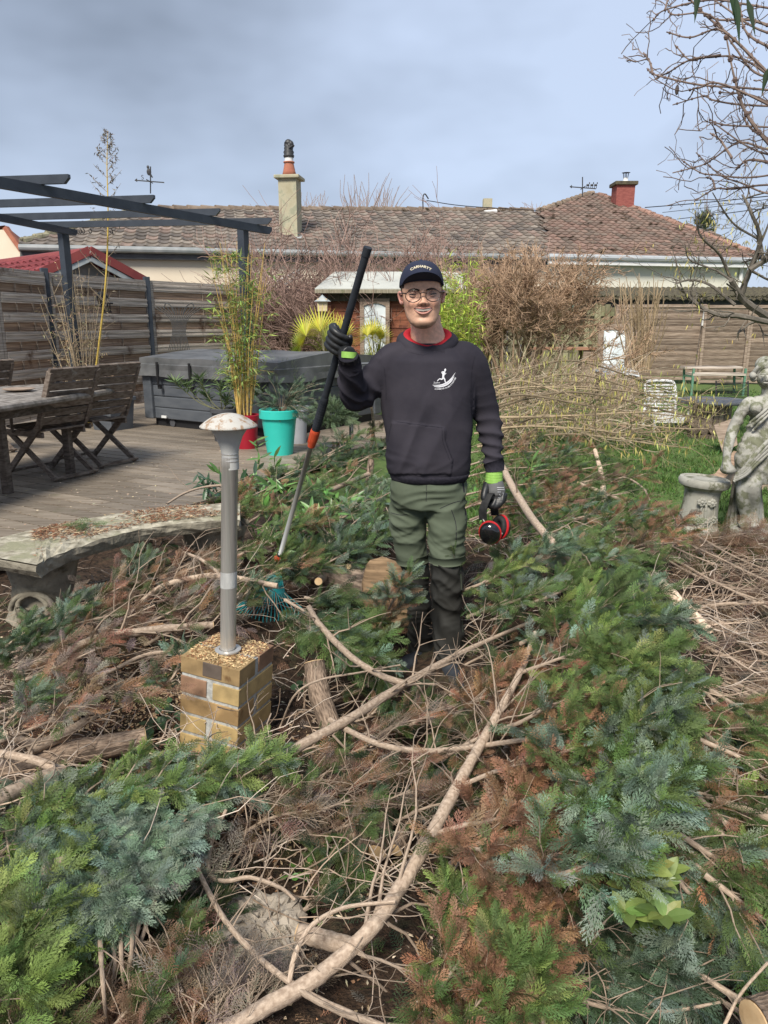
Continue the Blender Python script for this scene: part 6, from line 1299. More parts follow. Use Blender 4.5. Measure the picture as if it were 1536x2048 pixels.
def G(x, z, sx, sz, am, V=None):
    V = Vh if V is None else V; return am * np.exp(-((V[:, 0] - x) / sx) ** 2 / 2 - ((V[:, 2] - z) / sz) ** 2 / 2)
def face_disp(V):
    d = G(0, -.031, .0095, .008, -.017, V) + G(0, -.013, .0080, .016, -.011, V) + G(0, .006, .007, .012, -.004, V)
    for s_ in (-1, 1):
        d += G(s_ * .0140, -.035, .0060, .0055, -.009, V) + G(s_ * .033, .000, .015, .010, .0095, V) + G(s_ * .030, .0185, .018, .006, -.0045, V) + G(s_ * .043, -.036, .014, .012, -.0100, V) + G(s_ * .050, -.060, .008, .02, .003, V) + G(s_ * .033, -.044, .0045, .011, .004, V) + G(s_ * .045, -.1, .015, .012, -.003, V)
    d += G(0, -.048, .016, .005, -.003, V) + G(0, -.086, .018, .005, .0035, V) + G(0, -.106, .016, .010, -.004, V) + G(0, -.068, .026, .011, -.003, V)
    return d
frontm = np.clip(-(Vh[:, 1] - .0) / .04, 0, 1); Vh[:, 1] += face_disp(Vh) * frontm
def ysurf(x, z):
    h_ = np.interp(z, zz, hw); f_ = np.interp(z, zz, fr); b_ = np.interp(z, zz, bk); c = np.clip(abs(x) / h_, 0, .999) ** (e / 2); s_ = (1 - c * c) ** .5; s_ = s_ ** (2 / e)
    y = (f_ + b_) / 2 - (b_ - f_) / 2 * s_; return y + face_disp(np.array([[x, y, z]]))[0] * np.clip(-y / .04, 0, 1)
colr = np.tile(np.array([[.78, .475, .325]]), (len(Vh), 1))
def tint(x, z, sx, sz, c, am):
    global colr
    w = np.clip(G(x, z, sx, sz, am), 0, 1)[:, None] * (Vh[:, 1] < 0)[:, None]; colr = colr * (1 - w) + np.array(c) * w
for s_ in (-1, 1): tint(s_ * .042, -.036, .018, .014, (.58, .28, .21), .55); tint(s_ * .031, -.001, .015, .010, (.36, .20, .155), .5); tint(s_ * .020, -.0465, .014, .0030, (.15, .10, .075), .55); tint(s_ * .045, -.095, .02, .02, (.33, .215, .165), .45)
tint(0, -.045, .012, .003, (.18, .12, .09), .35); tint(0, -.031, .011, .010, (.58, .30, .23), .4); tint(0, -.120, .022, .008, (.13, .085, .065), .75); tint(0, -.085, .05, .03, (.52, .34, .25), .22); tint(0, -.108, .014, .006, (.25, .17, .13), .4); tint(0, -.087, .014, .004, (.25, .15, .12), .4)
i = np.arange(len(zz) - 1)[:, None] * nA; j = np.arange(nA)[None]; j2 = (j + 1) % nA; Fh = np.stack([i + j, i + j2, i + nA + j2, i + nA + j], -1).reshape(-1, 4)
# neck joined below the jaw, one continuous skin with the head by voxel remesh is too coarse for the face, so the neck runs up inside the skull
g = Geo(); g.add(HX(Vh), Fh, colr)
nk = [(850, 630, .055, .064, .07), (851, 645, .055, .066, .066), (854, 660, .05, .070, .066), (856, 675, .045, .078, .070), (858, 690, .035, .095, .078), (858, 704, .03, .12, .085)]
q_ = Geo(); loft(q_, [(J(a_, y_, d_).x, J(a_, y_, d_).y, J(a_, y_, d_).z, rx, ry) for a_, y_, d_, rx, ry in nk[::-1]], 60, 2.1)
g.add(q_.v[0], q_.f[0], (.76, .46, .315))
for s_ in (-1, 1):  # ears
    pts = [HX([(s_ * (.073 + .016 * math.sin(th) ** 2 + .003), .004 + .013 * math.cos(th) * .4, -.012 + .030 * math.cos(th * .5 + 0) * 1.0)])[0] for th in np.linspace(.3, 5.4, 12)]
    ear = [HX([p_])[0] for p_ in ((s_ * .072, -.004, .002), (s_ * .077, .002, .011), (s_ * .082, .010, .008), (s_ * .0825, .012, -.004), (s_ * .079, .010, -.018), (s_ * .074, .002, -.031), (s_ * .070, -.004, -.031))]
    g.tube(smooth_path(ear, 4), [.004, .0055, .006, .0055, .005, .006, .004], 8, col=(.56, .29, .235)); g.ell(HX([(s_ * .075, .010, -.010)])[0], (.009, .006, .022), (0, 0, R(20) * s_), col=(.46, .235, .18)); g.ell(HX([(s_ * .072, -.002, -.029)])[0], (.006, .007, .008), col=(.56, .31, .25))
head = g.build('head', 'skin', man, smooth=True)
# hair at the sides below the cap
m_ = (abs(Vh[:, 0]) > .050) & (Vh[:, 2] > -.006 + .03 * (Vh[:, 1] < -.03)) & (Vh[:, 2] < .07) & (Vh[:, 1] > -.050) | ((Vh[:, 1] > .03) & (Vh[:, 2] > -.04))
Vs = Vh * np.array([1.018, 1.018, 1.0]); keep = [tuple(f_) for f_ in Fh if all(m_[q] for q in f_)]; g = Geo(); g.add(HX(Vs), keep); g.build('hair', 'hair', man, smooth=True)
for s_ in (-1, 1):
    yb = ysurf(s_ * .0335, 0) ; ec = np.array([s_ * .0335, yb + .0065, -.001]); g = Geo(); g.ell(HX([ec])[0], (.0128 * S,) * 3, n=24, k=16); eye = g.build('eye', 'eyewhite', man, smooth=True)
    g = Geo(); ic = ec + np.array([.0005, -.0098, .000]); g.ell(HX([ic])[0], (.0070 * S, .0044 * S, .0070 * S), n=16, k=10); g.build('iris', 'iris', eye, smooth=True)
    for nm, up_z, rr, yo in (('eyelid', .0062, .0036, -.0045), ('eyelid', -.0062, .0030, -.0025)):
        g = Geo(); pts = [(s_ * (.0335) + x, ec[1] - math.sqrt(max(.0001, .0145 ** 2 - x * x)) - .0005 + abs(x) * .12, -.001 + up_z * (1 - (x / .0165) ** 2) - (.0012 if x * s_ < 0 else -.0008) * abs(x) / .016) for x in np.linspace(-.0155, .0155, 11)]; g.tube(HX(pts), [.001, rr * S, rr * 1.15 * S, rr * S, .001], 8, col=(.40, .24, .175)); g.build(nm, 'skin', man, smooth=True)
    g = Geo(); pts = [(s_ * (.0335) + x, ec[1] - math.sqrt(max(.0001, .0147 ** 2 - x * x)) - .0022 + abs(x) * .12, -.001 + .0036 * (1 - (x / .0165) ** 2)) for x in np.linspace(-.014, .014, 9)]; g.tube(HX(pts), .0014, 6); g.build('lash_line', 'hair', man)
    g = Geo(); pts = [(s_ * x, ysurf(s_ * x, z) - .0005, z) for x, z in ((.012, .0140), (.020, .0165), (.030, .0182), (.040, .0180), (.051, .0140))]; g.tube(smooth_path(HX(pts), 3), [.0028, .0042, .0042, .0032, .0015], 8); g.build('eyebrow', 'hair', man, smooth=True)
# mouth
MW = .0325; xs_ = np.linspace(-MW, MW, 19)
up = lambda x: -.0530 + .0020 * (abs(x) / MW) ** 2 - .0012 * np.exp(-(x / .004) ** 2); lo = lambda x: -.0705 + (.0195) * (abs(x) / MW) ** 2.2
dn = lambda x, z: ysurf(x, z) 
g = Geo(); V_ = [];
for x in xs_:
    for w in (0, .5, 1): z = up(x) * (1 - w) + lo(x) * w; V_.append((x, dn(x, z) - .0012, z))
g.add(HX(V_), [[3 * a_ + b_, 3 * a_ + b_ + 1, 3 * a_ + b_ + 4, 3 * a_ + b_ + 3] for a_ in range(18) for b_ in range(2)]); g.build('mouth', 'mouth_dark', man)
g = Geo(); V_ = []; xt = np.linspace(-.027, .027, 28)
for x in xt:
    sc1 = .0008 * abs(math.sin(x * 430)); zb_ = max(up(x) - .0102 + sc1, lo(x) + .0022)
    for w in (0, .5, 1): z = (up(x) - .0008) * (1 - w) + zb_ * w; V_.append((x, dn(x, z) - .0022 - .0008 * math.sin(w * 3.14), z))
g.add(HX(V_), [[3 * a_ + b_, 3 * a_ + b_ + 1, 3 * a_ + b_ + 4, 3 * a_ + b_ + 3] for a_ in range(27) for b_ in range(2)])
g.build('teeth', 'teeth', man, smooth=True)
g = Geo(); g.tube(HX([(x, dn(x, up(x)) - .0022, up(x) + .0012) for x in xs_]), [.001, .0028, .0034, .0028, .001], 8); g.build('lip', 'lip', man, smooth=True)
g = Geo(); g.tube(HX([(x, dn(x, lo(x)) - .0024, lo(x) - .0016) for x in xs_]), [.001, .0036, .0048, .0036, .001], 8); g.build('lip', 'lip', man, smooth=True)
# nostrils
g = Geo()
for s_ in (-1, 1): g.ell(HX([(s_ * .0068, ysurf(s_ * .0068, -.0395) - .0004, -.0405)])[0], (.0036, .002, .0018), n=10, k=6)
g.build('nostrils', 'mouth_dark', man)
# glasses
gl = bpy.data.objects.new('glasses', None); COL.objects.link(gl); gl.parent = man; gl.matrix_basis = Matrix.Identity(4)
gy = -.1060
for s_ in (-1, 1):
    c = (s_ * .0350, -.0075); pts = [(c[0] + .0250 * math.cos(q) * (1 + .05 * math.cos(2 * q)), gy + .0045 * ((s_ * math.cos(q)) + 1) ** 1, c[1] + .0215 * math.sin(q) + .0015 * (math.sin(q) > 0)) for q in np.linspace(0, 6.283, 33)]
    g = Geo(); g.tube(HX(pts), .0017 * S, 8, caps=False); g.build('rim', 'frame_brown', gl, smooth=True)
    g = Geo(); g.add(HX([(p_[0] * .999, p_[1], p_[2]) for p_ in pts[:-1]]), [list(range(32))]); g.build('lens', 'lens', gl)
    g = Geo(); g.tube(smooth_path(HX([(s_ * .0595, gy + .010, .004), (s_ * .0725, gy + .026, .006), (s_ * .0790, -.04, .006), (s_ * .0800, .005, .004)]), 4), [.0028, .0022, .002], 8); g.build('temple', 'frame_brown', gl, smooth=True)
g = Geo(); g.tube(smooth_path(HX([(-.0095, gy + .001, .003), (0, gy - .001, .0055), (.0095, gy + .001, .003)]), 4), .0018 * S, 8); g.build('bridge', 'frame_brown', gl, smooth=True)
# cap
g = Geo(); nA2, nB = 60, 22; V_ = []
for q in np.linspace(0, 1, nB):
    th = q * math.pi / 2
    for a_ in np.linspace(0, 2 * math.pi, nA2, endpoint=False):
        fr_f = (1 - math.sin(a_)) / 2; x = .0805 * math.cos(a_) * math.cos(th) ** .8; y = .006 + .102 * math.sin(a_) * math.cos(th) ** .8 ; z0_ = .036 - .022 * (1 - fr_f) ** 2 + .012 * fr_f ** 3; z = z0_ + (.128 - z0_) * math.sin(th) ** 1.05
        y -= .004 * fr_f * math.sin(th * 2); V_.append((x, y, z))
i = np.arange(nB - 1)[:, None] * nA2; j = np.arange(nA2)[None]; j2 = (j + 1) % nA2; Fc = np.stack([i + j, i + j2, i + nA2 + j2, i + nA2 + j], -1).reshape(-1, 4)
Vc = HX(V_); g.add(Vc, Fc); cap = g.build('cap', 'capcloth', man, smooth=True); cb_ = BVHTree.FromPolygons([Vector(q) for q in Vc], [tuple(f_) for f_ in Fc])
g = Geo(); nu, nv = 31, 8; V_ = []
for layer in (0, 1):
    for u in np.linspace(-1, 1, nu):
        for v in np.linspace(0, 1, nv):
            an = u * 1.18; xi, yi = .079 * math.sin(an), .004 - .100 * math.cos(an); ext = .060 * (1 - abs(u) ** 2.6) * v
            x = xi * (1 + .10 * v * (1 - abs(u) ** 3)); y = yi - ext; z = .080 - .046 * u * u - .026 * (1 - v) * (1 - u * u) - layer * .0028; 
            V_.append((x, y, z))
n0 = nu * nv; f_ = [[a_ * nv + b_, (a_ + 1) * nv + b_, (a_ + 1) * nv + b_ + 1, a_ * nv + b_ + 1] for a_ in range(nu - 1) for b_ in range(nv - 1)]
ed_ = [[a_ * nv + nv - 1, (a_ + 1) * nv + nv - 1, n0 + (a_ + 1) * nv + nv - 1, n0 + a_ * nv + nv - 1] for a_ in range(nu - 1)]
g.add(HX(V_), f_ + [[n0 + q for q in r_[::-1]] for r_ in f_] + ed_); g.build('brim', 'capcloth', cap, smooth=True)
g = Geo(); tc_ = lambda u: (821.5 + 40.5 * u, 541.5 - 7.0 * math.sin(u * math.pi) , -.36 + .72 * u, 6.6)
decal_text(g, cb_, 'CARHARTT', tc_, 1, off=.002, bold=.03); g.build('cap_lettering', 'cream', cap)
g = Geo(); g.ell(HX([(0, .006, .1285)])[0], (.008, .008, .004), n=12, k=6); g.build('cap_button', 'capcloth', cap, smooth=True)

# ============================================================ rake
PT_, PB_ = P(735, 498, 3.0), P(552, 1138, 3.62)
axp = (PB_ - PT_); 
def rp_(py):  # point of the pole at photo row py
    lo_, hi_ = 0., 1.
    for _ in range(40):
        m = (lo_ + hi_) / 2; q = PT_ + axp * m; rel = q - CAMV; y = 1024 - F * (rel.y * sp + rel.z * cp) / (rel.y * cp - rel.z * sp)
        if y < py: lo_ = m
        else: hi_ = m
    return PT_ + axp * lo_
mat('grip', (.018, .022, .028), (.03, .034, .042), 30, rough=.6, bump=.05); mat('orange_plastic', (.52, .075, .03), rough=.45, bump=0); mat('alu', (.42, .42, .40), (.50, .50, .47), 4, rough=.4, metal=.5, bump=.03); mat('teal_tines', (.02, .24, .27), (.03, .30, .32), 8, rough=.45)
rk = thing('garden_rake', 'long telescopic leaf rake with black grip, orange collar and teal fan head, held upright', 'rake', PB_)
g = Geo(); g.tube([PT_, rp_(830)], .0150, 20); g.tube([PT_ - axp * .004, rp_(512)], .0168, 20); g.build('upper_shaft', 'grip', rk, smooth=False)
g = Geo(); g.tube([rp_(795), rp_(800), rp_(858), rp_(864)], [.0165, .0185, .0185, .0175], 24); 
for y in range(803, 856, 5): g.tube([rp_(y), rp_(y + 2)], .0198, 12)
g.build('lower_grip', 'grip', rk)
g = Geo(); g.tube([rp_(860), rp_(864), rp_(880), rp_(893)], [.020, .022, .021, .0165], 18); 
for k_ in range(12):
    a_ = k_ * math.pi / 6; off_ = Vector((math.cos(a_) * .021, math.sin(a_) * .021, 0)); g.tube([rp_(864) + off_, rp_(884) + off_ * .95], .0022, 5)
g.build('locking_collar', 'orange_plastic', rk)
g = Geo(); g.tube([rp_(890), rp_(1115)], .0112, 18); g.build('shaft', 'alu', rk, smooth=True)
g = Geo(); g.tube([rp_(1108), rp_(1128), PB_ + Vector((-.0, .0, -.02))], [.017, .016, .013], 14); g.build('socket', 'black_metal', rk)
g = Geo(); g.tube([rp_(1111), rp_(1120)], .019, 12); g.ell(rp_(1115) + Vector((-.014, -.012, .0)), (.012, .012, .014)); g.build('lock_lever', 'orange_plastic', rk)
hc = PB_ + Vector((0, 0, -.03)); g = Geo(); tips = []
fan_c = P(520, 1230, 3.5); rgt = Vector((1, .18, 0)).normalized(); dwn = (fan_c - hc); 
for q in np.linspace(-1, 1, 23):
    tip = hc + dwn * (1.0 - .10 * q * q) + rgt * q * .20; mid = hc + dwn * .45 + rgt * q * .075; g.tube(smooth_path([hc + dwn * .12 + rgt * q * .03, mid, tip, tip + Vector((0, -.03, -.03))], 4), [.0042, .003, .0024], 5); tips.append(mid)
g.build('tines', 'teal_tines', rk); g = Geo(); a_, b_ = hc + rgt * -.026, hc + rgt * .026
g.add([tuple(q) for q in (a_, b_, hc + dwn * .45 + rgt * .08, hc + dwn * .47, hc + dwn * .45 - rgt * .08)], [[0, 4, 3, 2, 1]]); g.add([tuple(q + Vector((0, .008, -.004))) for q in (a_, b_, hc + dwn * .45 + rgt * .08, hc + dwn * .47, hc + dwn * .45 - rgt * .08)], [[0, 1, 2, 3, 4]]); g.build('fan_plate', 'teal_tines', rk)

# ---- gloved hand on the rake
up_ax = (PT_ - PB_).normalized(); hp = rp_(683); cam_d = (CAMV - hp); cam_d = (cam_d - up_ax * cam_d.dot(up_ax)).normalized(); rr_ = up_ax.cross(cam_d).normalized(); rr_ = -rr_ if rr_.x < 0 else rr_
def hl(r, c, a_): return hp + rr_ * r + cam_d * c + up_ax * a_
gf = Geo(); K = 1.12
for k_, (a_, ln) in enumerate(((.044, 1.0), (.018, 1.06), (-.008, 1.0), (-.033, .88))):
    a2 = a_ + .004; gf.tube(smooth_path([hl(-.040, -.030, a_ + .002), hl(-.047 * K, -.004, a_ + .003), hl(-.036, .024, a_ + .001), hl(-.010, .0345, a_ - .004), hl(.014 * ln, .030, a_ - .010), hl(.026 * ln, .016, a_ - .014)], 4), [.0125, .0135, .0135, .0125, .012, .0105], 12); gf.ell(hl(.026 * ln, .014, a_ - .014), (.0105,) * 3)
V, Fq, Nn = remesh(gf, .0035, 2); wq = (V - np.array(hp)) @ np.array(rr_); 
fing = mesh_obj('gloved_fingers', V, Fq, 'glove_black', man)
gp = Geo(); gp.ell(hl(-.034, -.022, .004), (.024, .030, .050), rot=Matrix((rr_, -cam_d, up_ax)).transposed()); gp.ell(hl(-.012, -.036, -.012), (.034, .020, .048), rot=Matrix((rr_, -cam_d, up_ax)).transposed())
gp.tube(smooth_path([hl(-.020, -.034, -.02), hl(-.0, -.034, -.055), Vector(RWr) + Vector((0, -.005, .028))], 4), [.034, .031, .030], 16)
gp.tube(smooth_path([hl(.006, -.034, -.045), hl(.028, -.014, -.016), hl(.033, .006, .014), hl(.030, .016, .034)], 4), [.019, .016, .0145, .0125], 12); gp.ell(hl(.030, .017, .036), (.0125,) * 3)
V, Fq, Nn = remesh(gp, .0045, 3); mesh_obj('gloved_palm', V, Fq, 'glove_black', man)
gk = Geo()
for a_ in (.044, .018, -.008, -.033): gk.ell(hl(-.046, -.006, a_ + .003), (.0115, .017, .0125), rot=Matrix((rr_, -cam_d, up_ax)).transposed())
gk.ell(hl(-.046, -.022, .006), (.014, .022, .046), rot=Matrix((rr_, -cam_d, up_ax)).transposed()); V, Fq, Nn = remesh(gk, .004, 3); mesh_obj('glove_back', V, Fq, 'glove_grey', man)
g = Geo(); wa, wb = Vector(RWr) + Vector((0, -.004, .036)), J(698, 716, -.205); g.tube([wa, wa.lerp(wb, .5), wb], [.0315, .0315, .0315], 24, caps=False); g.build('glove_cuff', 'lime', man, smooth=True)
# ---- hanging hand with ear defenders
def H2(px, py, d): return J(px, py, d)
g = Geo(); g.tube([H2(989, 938, -.022), H2(989, 947, -.024), H2(988, 957, -.026), H2(988, 965, -.026)], [.036, .037, .038, .040], 28); 
V, Fq, Nn = remesh(g, .004, 1); V = folds(V, Nn, [((0, 0, 1), 260, .0016, .3)], None, 1); mesh_obj('glove_cuff', V, Fq, 'lime', man)
g = Geo(); g.tube(smooth_path([H2(988, 960, -.026), H2(990, 975, -.03), H2(992, 990, -.035)], 5), [.036, .041, .042, .036], 22); g.ell(H2(992, 982, -.04), (.042, .028, .045))
V, Fq, Nn = remesh(g, .0045, 3); bk_o = mesh_obj('glove_back', V, Fq, 'glove_grey', man); bb_ = BVHTree.FromPolygons([Vector(q) for q in V], Fq)
gpr = Geo()
for pts in ([(994, 975), (1008, 975)], [(995, 979), (1009, 979)], [(995, 984), (1002, 984)], [(999, 988), (1001, 992)], [(1006, 985), (1007, 990)], [(996, 995), (1006, 996)]): decal_strip(gpr, bb_, pts, .9, .0015)
gpr.build('glove_print', 'print', bk_o)
g = Geo()
for (x0_, y0_, x1_, y1_, x2_, y2_, x3_, y3_, r_) in ((1006, 990, 1003, 1005, 990, 1016, 981, 1012, .0125), (1000, 994, 995, 1010, 984, 1014, 977, 1007, .013), (992, 996, 986, 1010, 977, 1011, 973, 1003, .0125)):
    g.tube(smooth_path([H2(x0_, y0_, -.045), H2(x1_, y1_, -.06), H2(x2_, y2_, -.05), H2(x3_, y3_, -.03)], 4), [r_ * 1.1, r_, r_, r_ * .85], 12); g.ell(H2(x3_, y3_, -.03), (r_ * .85,) * 3)
g.tube(smooth_path([H2(1010, 986, -.03), H2(1008, 1000, -.035), H2(997, 1010, -.03), H2(988, 1010, -.01)], 4), [.0125, .0115, .0105, .009], 12)
g.tube(smooth_path([H2(975, 968, -.03), H2(970, 982, -.055), H2(968, 996, -.07), H2(972, 1006, -.068)], 4), [.019, .0165, .015, .012], 12); g.ell(H2(972, 1006, -.068), (.012,) * 3); g.ell(H2(985, 990, -.02), (.034, .018, .040))
V, Fq, Nn = remesh(g, .0035, 2); mesh_obj('gloved_fingers', V, Fq, 'glove_black', man)
# ear defenders
mat('gloss_black', (.008, .008, .009), rough=.15, bump=0, spec=.7, coat=.5); mat('foam_black', (.015, .015, .016), (.03, .03, .03), 50, rough=.7, bump=.1); mat('red_ring', (.50, .02, .025), rough=.4, bump=0)
ed_ = thing('ear_defenders', 'black ear defenders with red rings hanging from the lowered gloved hand', 'ear defenders', H2(985, 1085, -.06))
g = Geo()
def strap(pts, w, th, vec, g):
    p = smooth_path(pts, 6); n_ = len(p); t = np.gradient(p, axis=0); t /= np.linalg.norm(t, axis=1)[:, None]; v = np.array(tuple(vec)); nn = np.cross(t, v); nn /= np.linalg.norm(nn, axis=1)[:, None]; V_ = []
    for q in range(n_):
        for a_, b_ in ((-1, -1), (1, -1), (1, 1), (-1, 1)): V_.append(p[q] + v * w / 2 * a_ + nn[q] * th / 2 * b_)
    g.add(V_, [[4 * a_ + b_, 4 * a_ + (b_ + 1) % 4, 4 * a_ + 4 + (b_ + 1) % 4, 4 * a_ + 4 + b_] for a_ in range(n_ - 1) for b_ in range(4)] + [[3, 2, 1, 0], [4 * n_ - 4, 4 * n_ - 3, 4 * n_ - 2, 4 * n_ - 1]])
wv = Vector((.9, -.4, .1)).normalized()
strap([H2(966, 1040, -.075), H2(966, 1020, -.085), H2(972, 1002, -.085), H2(980, 988, -.07), H2(987, 1000, -.04), H2(990, 1030, -.0)], .036, .008, wv, g); g.build('headband', 'foam_black', ed_, bevel=.002)
def cup(c, rot, g1, g2, g3, s=1.0):
    g1.lathe([(0, -.030), (.030, -.028), (.043, -.018), (.047, -.002), (.046, .004), (0, .006)], c, 36, rot=rot, sy=1.12); g2.lathe([(.046, -.002), (.0505, .0), (.0505, .007), (.046, .009)], c, 36, rot=rot, sy=1.12); g3.lathe([(.045, .008), (.046, .020), (.040, .027), (.028, .027), (.024, .015), (0, .014)], c, 36, rot=rot, sy=1.12)
for c, rt, nm in ((H2(980, 1066, -.10), (R(80), R(8), R(160)), 0), (H2(1003, 1054, -.03), (R(78), R(-10), R(-58)), 1)):
    g1, g2, g3 = Geo(), Geo(), Geo(); cup(c, rt, g1, g2, g3); e1 = g1.build('ear_cup', 'gloss_black', ed_, smooth=True); g2.build('red_ring', 'red_ring', e1, smooth=False); g3.build('ear_cushion', 'foam_black', e1, smooth=True)
g = Geo(); g.tube(smooth_path([H2(966, 1038, -.08), H2(972, 1046, -.085), H2(990, 1050, -.06), H2(1002, 1066, -.07)], 4), .0022, 6); g.ell(H2(1003, 1067, -.075), (.006,) * 3, col=(1, 0, 0)); g.build('wire_yoke', 'steel', ed_)

# ============================================================ statue
fz = PZ(1500, 1055, .12); DS = fz.y
def Q(px, py, d=0.): return P(px, py, DS + d)
sc_ = DS / ray(1500, 900).y / F
g = Geo()
st_ = thing('garden_statue', 'mossy stone statue of a draped woman holding a small jug, cut by the right edge', 'statue', fz)
g.tube(smooth_path([Q(1486, 955, -.02), Q(1487, 985, -.03), Q(1489, 1020, 0), Q(1491, 1048, 0)], 5), [.058, .050, .052, .034, .030], 20)
g.tube(smooth_path([Q(1520, 940, 0), Q(1506, 972, -.07), Q(1509, 1010, -.03), Q(1509, 1048, -.01)], 5), [.075, .054, .050, .034, .030], 20)
g.ell(Q(1488, 1050, -.05), (.035, .07, .025)); g.ell(Q(1508, 1050, -.06), (.035, .07, .025))
for y, a_, b_, ry in ((800, 1504, 1556, .062), (820, 1500, 1560, .085), (835, 1501, 1556, .08), (860, 1494, 1558, .085), (890, 1478, 1566, .10), (915, 1472, 1572, .115), (940, 1471, 1575, .11), (962, 1474, 1566, .10)): pass
secs = []
for y, a_, b_, ry in ((965, 1478, 1556, .085), (940, 1471, 1572, .105), (915, 1470, 1574, .115), (890, 1478, 1568, .10), (860, 1494, 1560, .085), (835, 1501, 1556, .08), (820, 1499, 1562, .088), (803, 1500, 1562, .075), (792, 1512, 1552, .045)):
    c = Q((a_ + b_) / 2, y); secs.append((c.x, c.y, c.z, (b_ - a_) / 2 * sc_, ry))
loft(g, secs, 40, 2.1)
g.ell(Q(1512, 816, -.075), (.042, .035, .042)); g.ell(Q(1546, 816, -.075), (.042, .035, .042))
g.tube(smooth_path([Q(1533, 795, 0), Q(1532, 775, -.01)], 4), [.034, .030], 14); g.ell(Q(1532, 752, -.02), (.058, .066, .083))
g.tube(smooth_path([Q(1507, 803, 0), Q(1493, 812, 0), Q(1470, 850, .02), Q(1457, 890, -.03), Q(1453, 920, -.06)], 5), [.045, .047, .040, .038, .032, .026], 18); g.ell(Q(1453, 926, -.07), (.032, .03, .04))
for k_ in range(4): g.tube(smooth_path([Q(1447 + k_ * 4, 924, -.09), Q(1447 + k_ * 4, 934, -.105), Q(1448 + k_ * 4, 941, -.10)], 3), .009, 8)
g.ell(Q(1455, 938, -.08), (.05, .05, .038)); g.lathe([(.03, 0), (.052, .02), (.052, .045), (.0, .05)], Q(1455, 948, -.08), 18)
V, Fq, Nn = remesh(g, .009, 3)
PX, PY = pxy(V)
V = folds(V, Nn, [((.75, 0, .75), 42, .006, .5), ((.5, 0, .9), 75, .0035, .6)], ((PY > 822) & (PY < 968) & (PX > 1470 + (PY > 900) * 0)).astype(float), 12)
mesh_obj('figure', V, Fq, 'statue_stone', st_)
g = Geo() # drape hem and fall behind the legs
for k_ in range(4): g.tube(smooth_path([Q(1468 + k_, 962 - k_ * 4, -.08), Q(1490, 950 - k_ * 5, -.12), Q(1515, 925 - k_ * 7, -.13), Q(1550, 895 - k_ * 9, -.1)], 5), [.012, .016, .014], 10)
for k_ in range(3): g.tube(smooth_path([Q(1500 + k_ * 3, 845 + k_ * 8, -.06), Q(1525, 825 + k_ * 8, -.115), Q(1550, 800 + k_ * 8, -.09)], 5), [.008, .011, .008], 8)
V_ = []; nn_ = 26
for q in range(nn_):
    f = q / (nn_ - 1); xb_ = 1458 + f * 72; xt_ = 1472 + f * 50
    for y, w in ((960, 0), (990, .35), (1020, .7), (1056, 1)): V_.append(tuple(Q(xt_ * (1 - w) + xb_ * w, y, .08 + .03 * math.sin(q * 1.1))))
g.add(V_, [[4 * a_ + b_, 4 * a_ + b_ + 1, 4 * a_ + b_ + 5, 4 * a_ + b_ + 4] for a_ in range(nn_ - 1) for b_ in range(3)]); g.add([(v[0], v[1] + .05, v[2]) for v in V_], [[4 * a_ + b_, 4 * a_ + b_ + 4, 4 * a_ + b_ + 5, 4 * a_ + b_ + 1] for a_ in range(nn_ - 1) for b_ in range(3)])
g.build('drapery', 'statue_stone', st_, smooth=True)
g = Geo(); hd = Q(1532, 745, -.01)
r_ = np.random.default_rng(4)
for k_ in range(16):
    a_ = -1.6 + 3.2 * k_ / 15; x = math.sin(a_); g.tube(smooth_path([hd + Vector((x * .03, -.035, .085)), hd + Vector((x * .066, -.055 + abs(x) * .03, .05 - abs(x) * .01)), hd + Vector((x * .085, -.01 + .02 * abs(x), -.005 - .01 * math.sin(k_ * 2)))], 5), [.013, .016, .012], 8)
g.ell(hd + Vector((-.088, -.0, -.02)), (.022, .03, .024)); g.ell(hd + Vector((-.07, .02, -.045)), (.02, .03, .02)); g.ell(hd + Vector((0, .02, .05)), (.066, .07, .06)); g.build('hair', 'statue_stone', st_, smooth=True)
g = Geo(); fc = Q(1532, 756, -.085); g.ell(fc + Vector((0, -.012, 0)), (.010, .016, .022)); g.ell(fc + Vector((0, -.006, -.032)), (.017, .01, .006))
for s_ in (-1, 1): g.ell(fc + Vector((s_ * .024, -.001, .012)), (.013, .008, .007)); g.tube([fc + Vector((s_ * .008, -.008, .027)), fc + Vector((s_ * .024, -.006, .030)), fc + Vector((s_ * .040, .006, .024))], .004, 6)
g.build('face_features', 'statue_stone', st_, smooth=True)
g = Geo(); g.lathe([(0, -.1), (.19, -.1), (.19, .0), (.17, .01), (0, .012)], (fz.x + .05, fz.y + .0, .115), 30, sy=.8); g.build('plinth', 'statue_stone', st_)
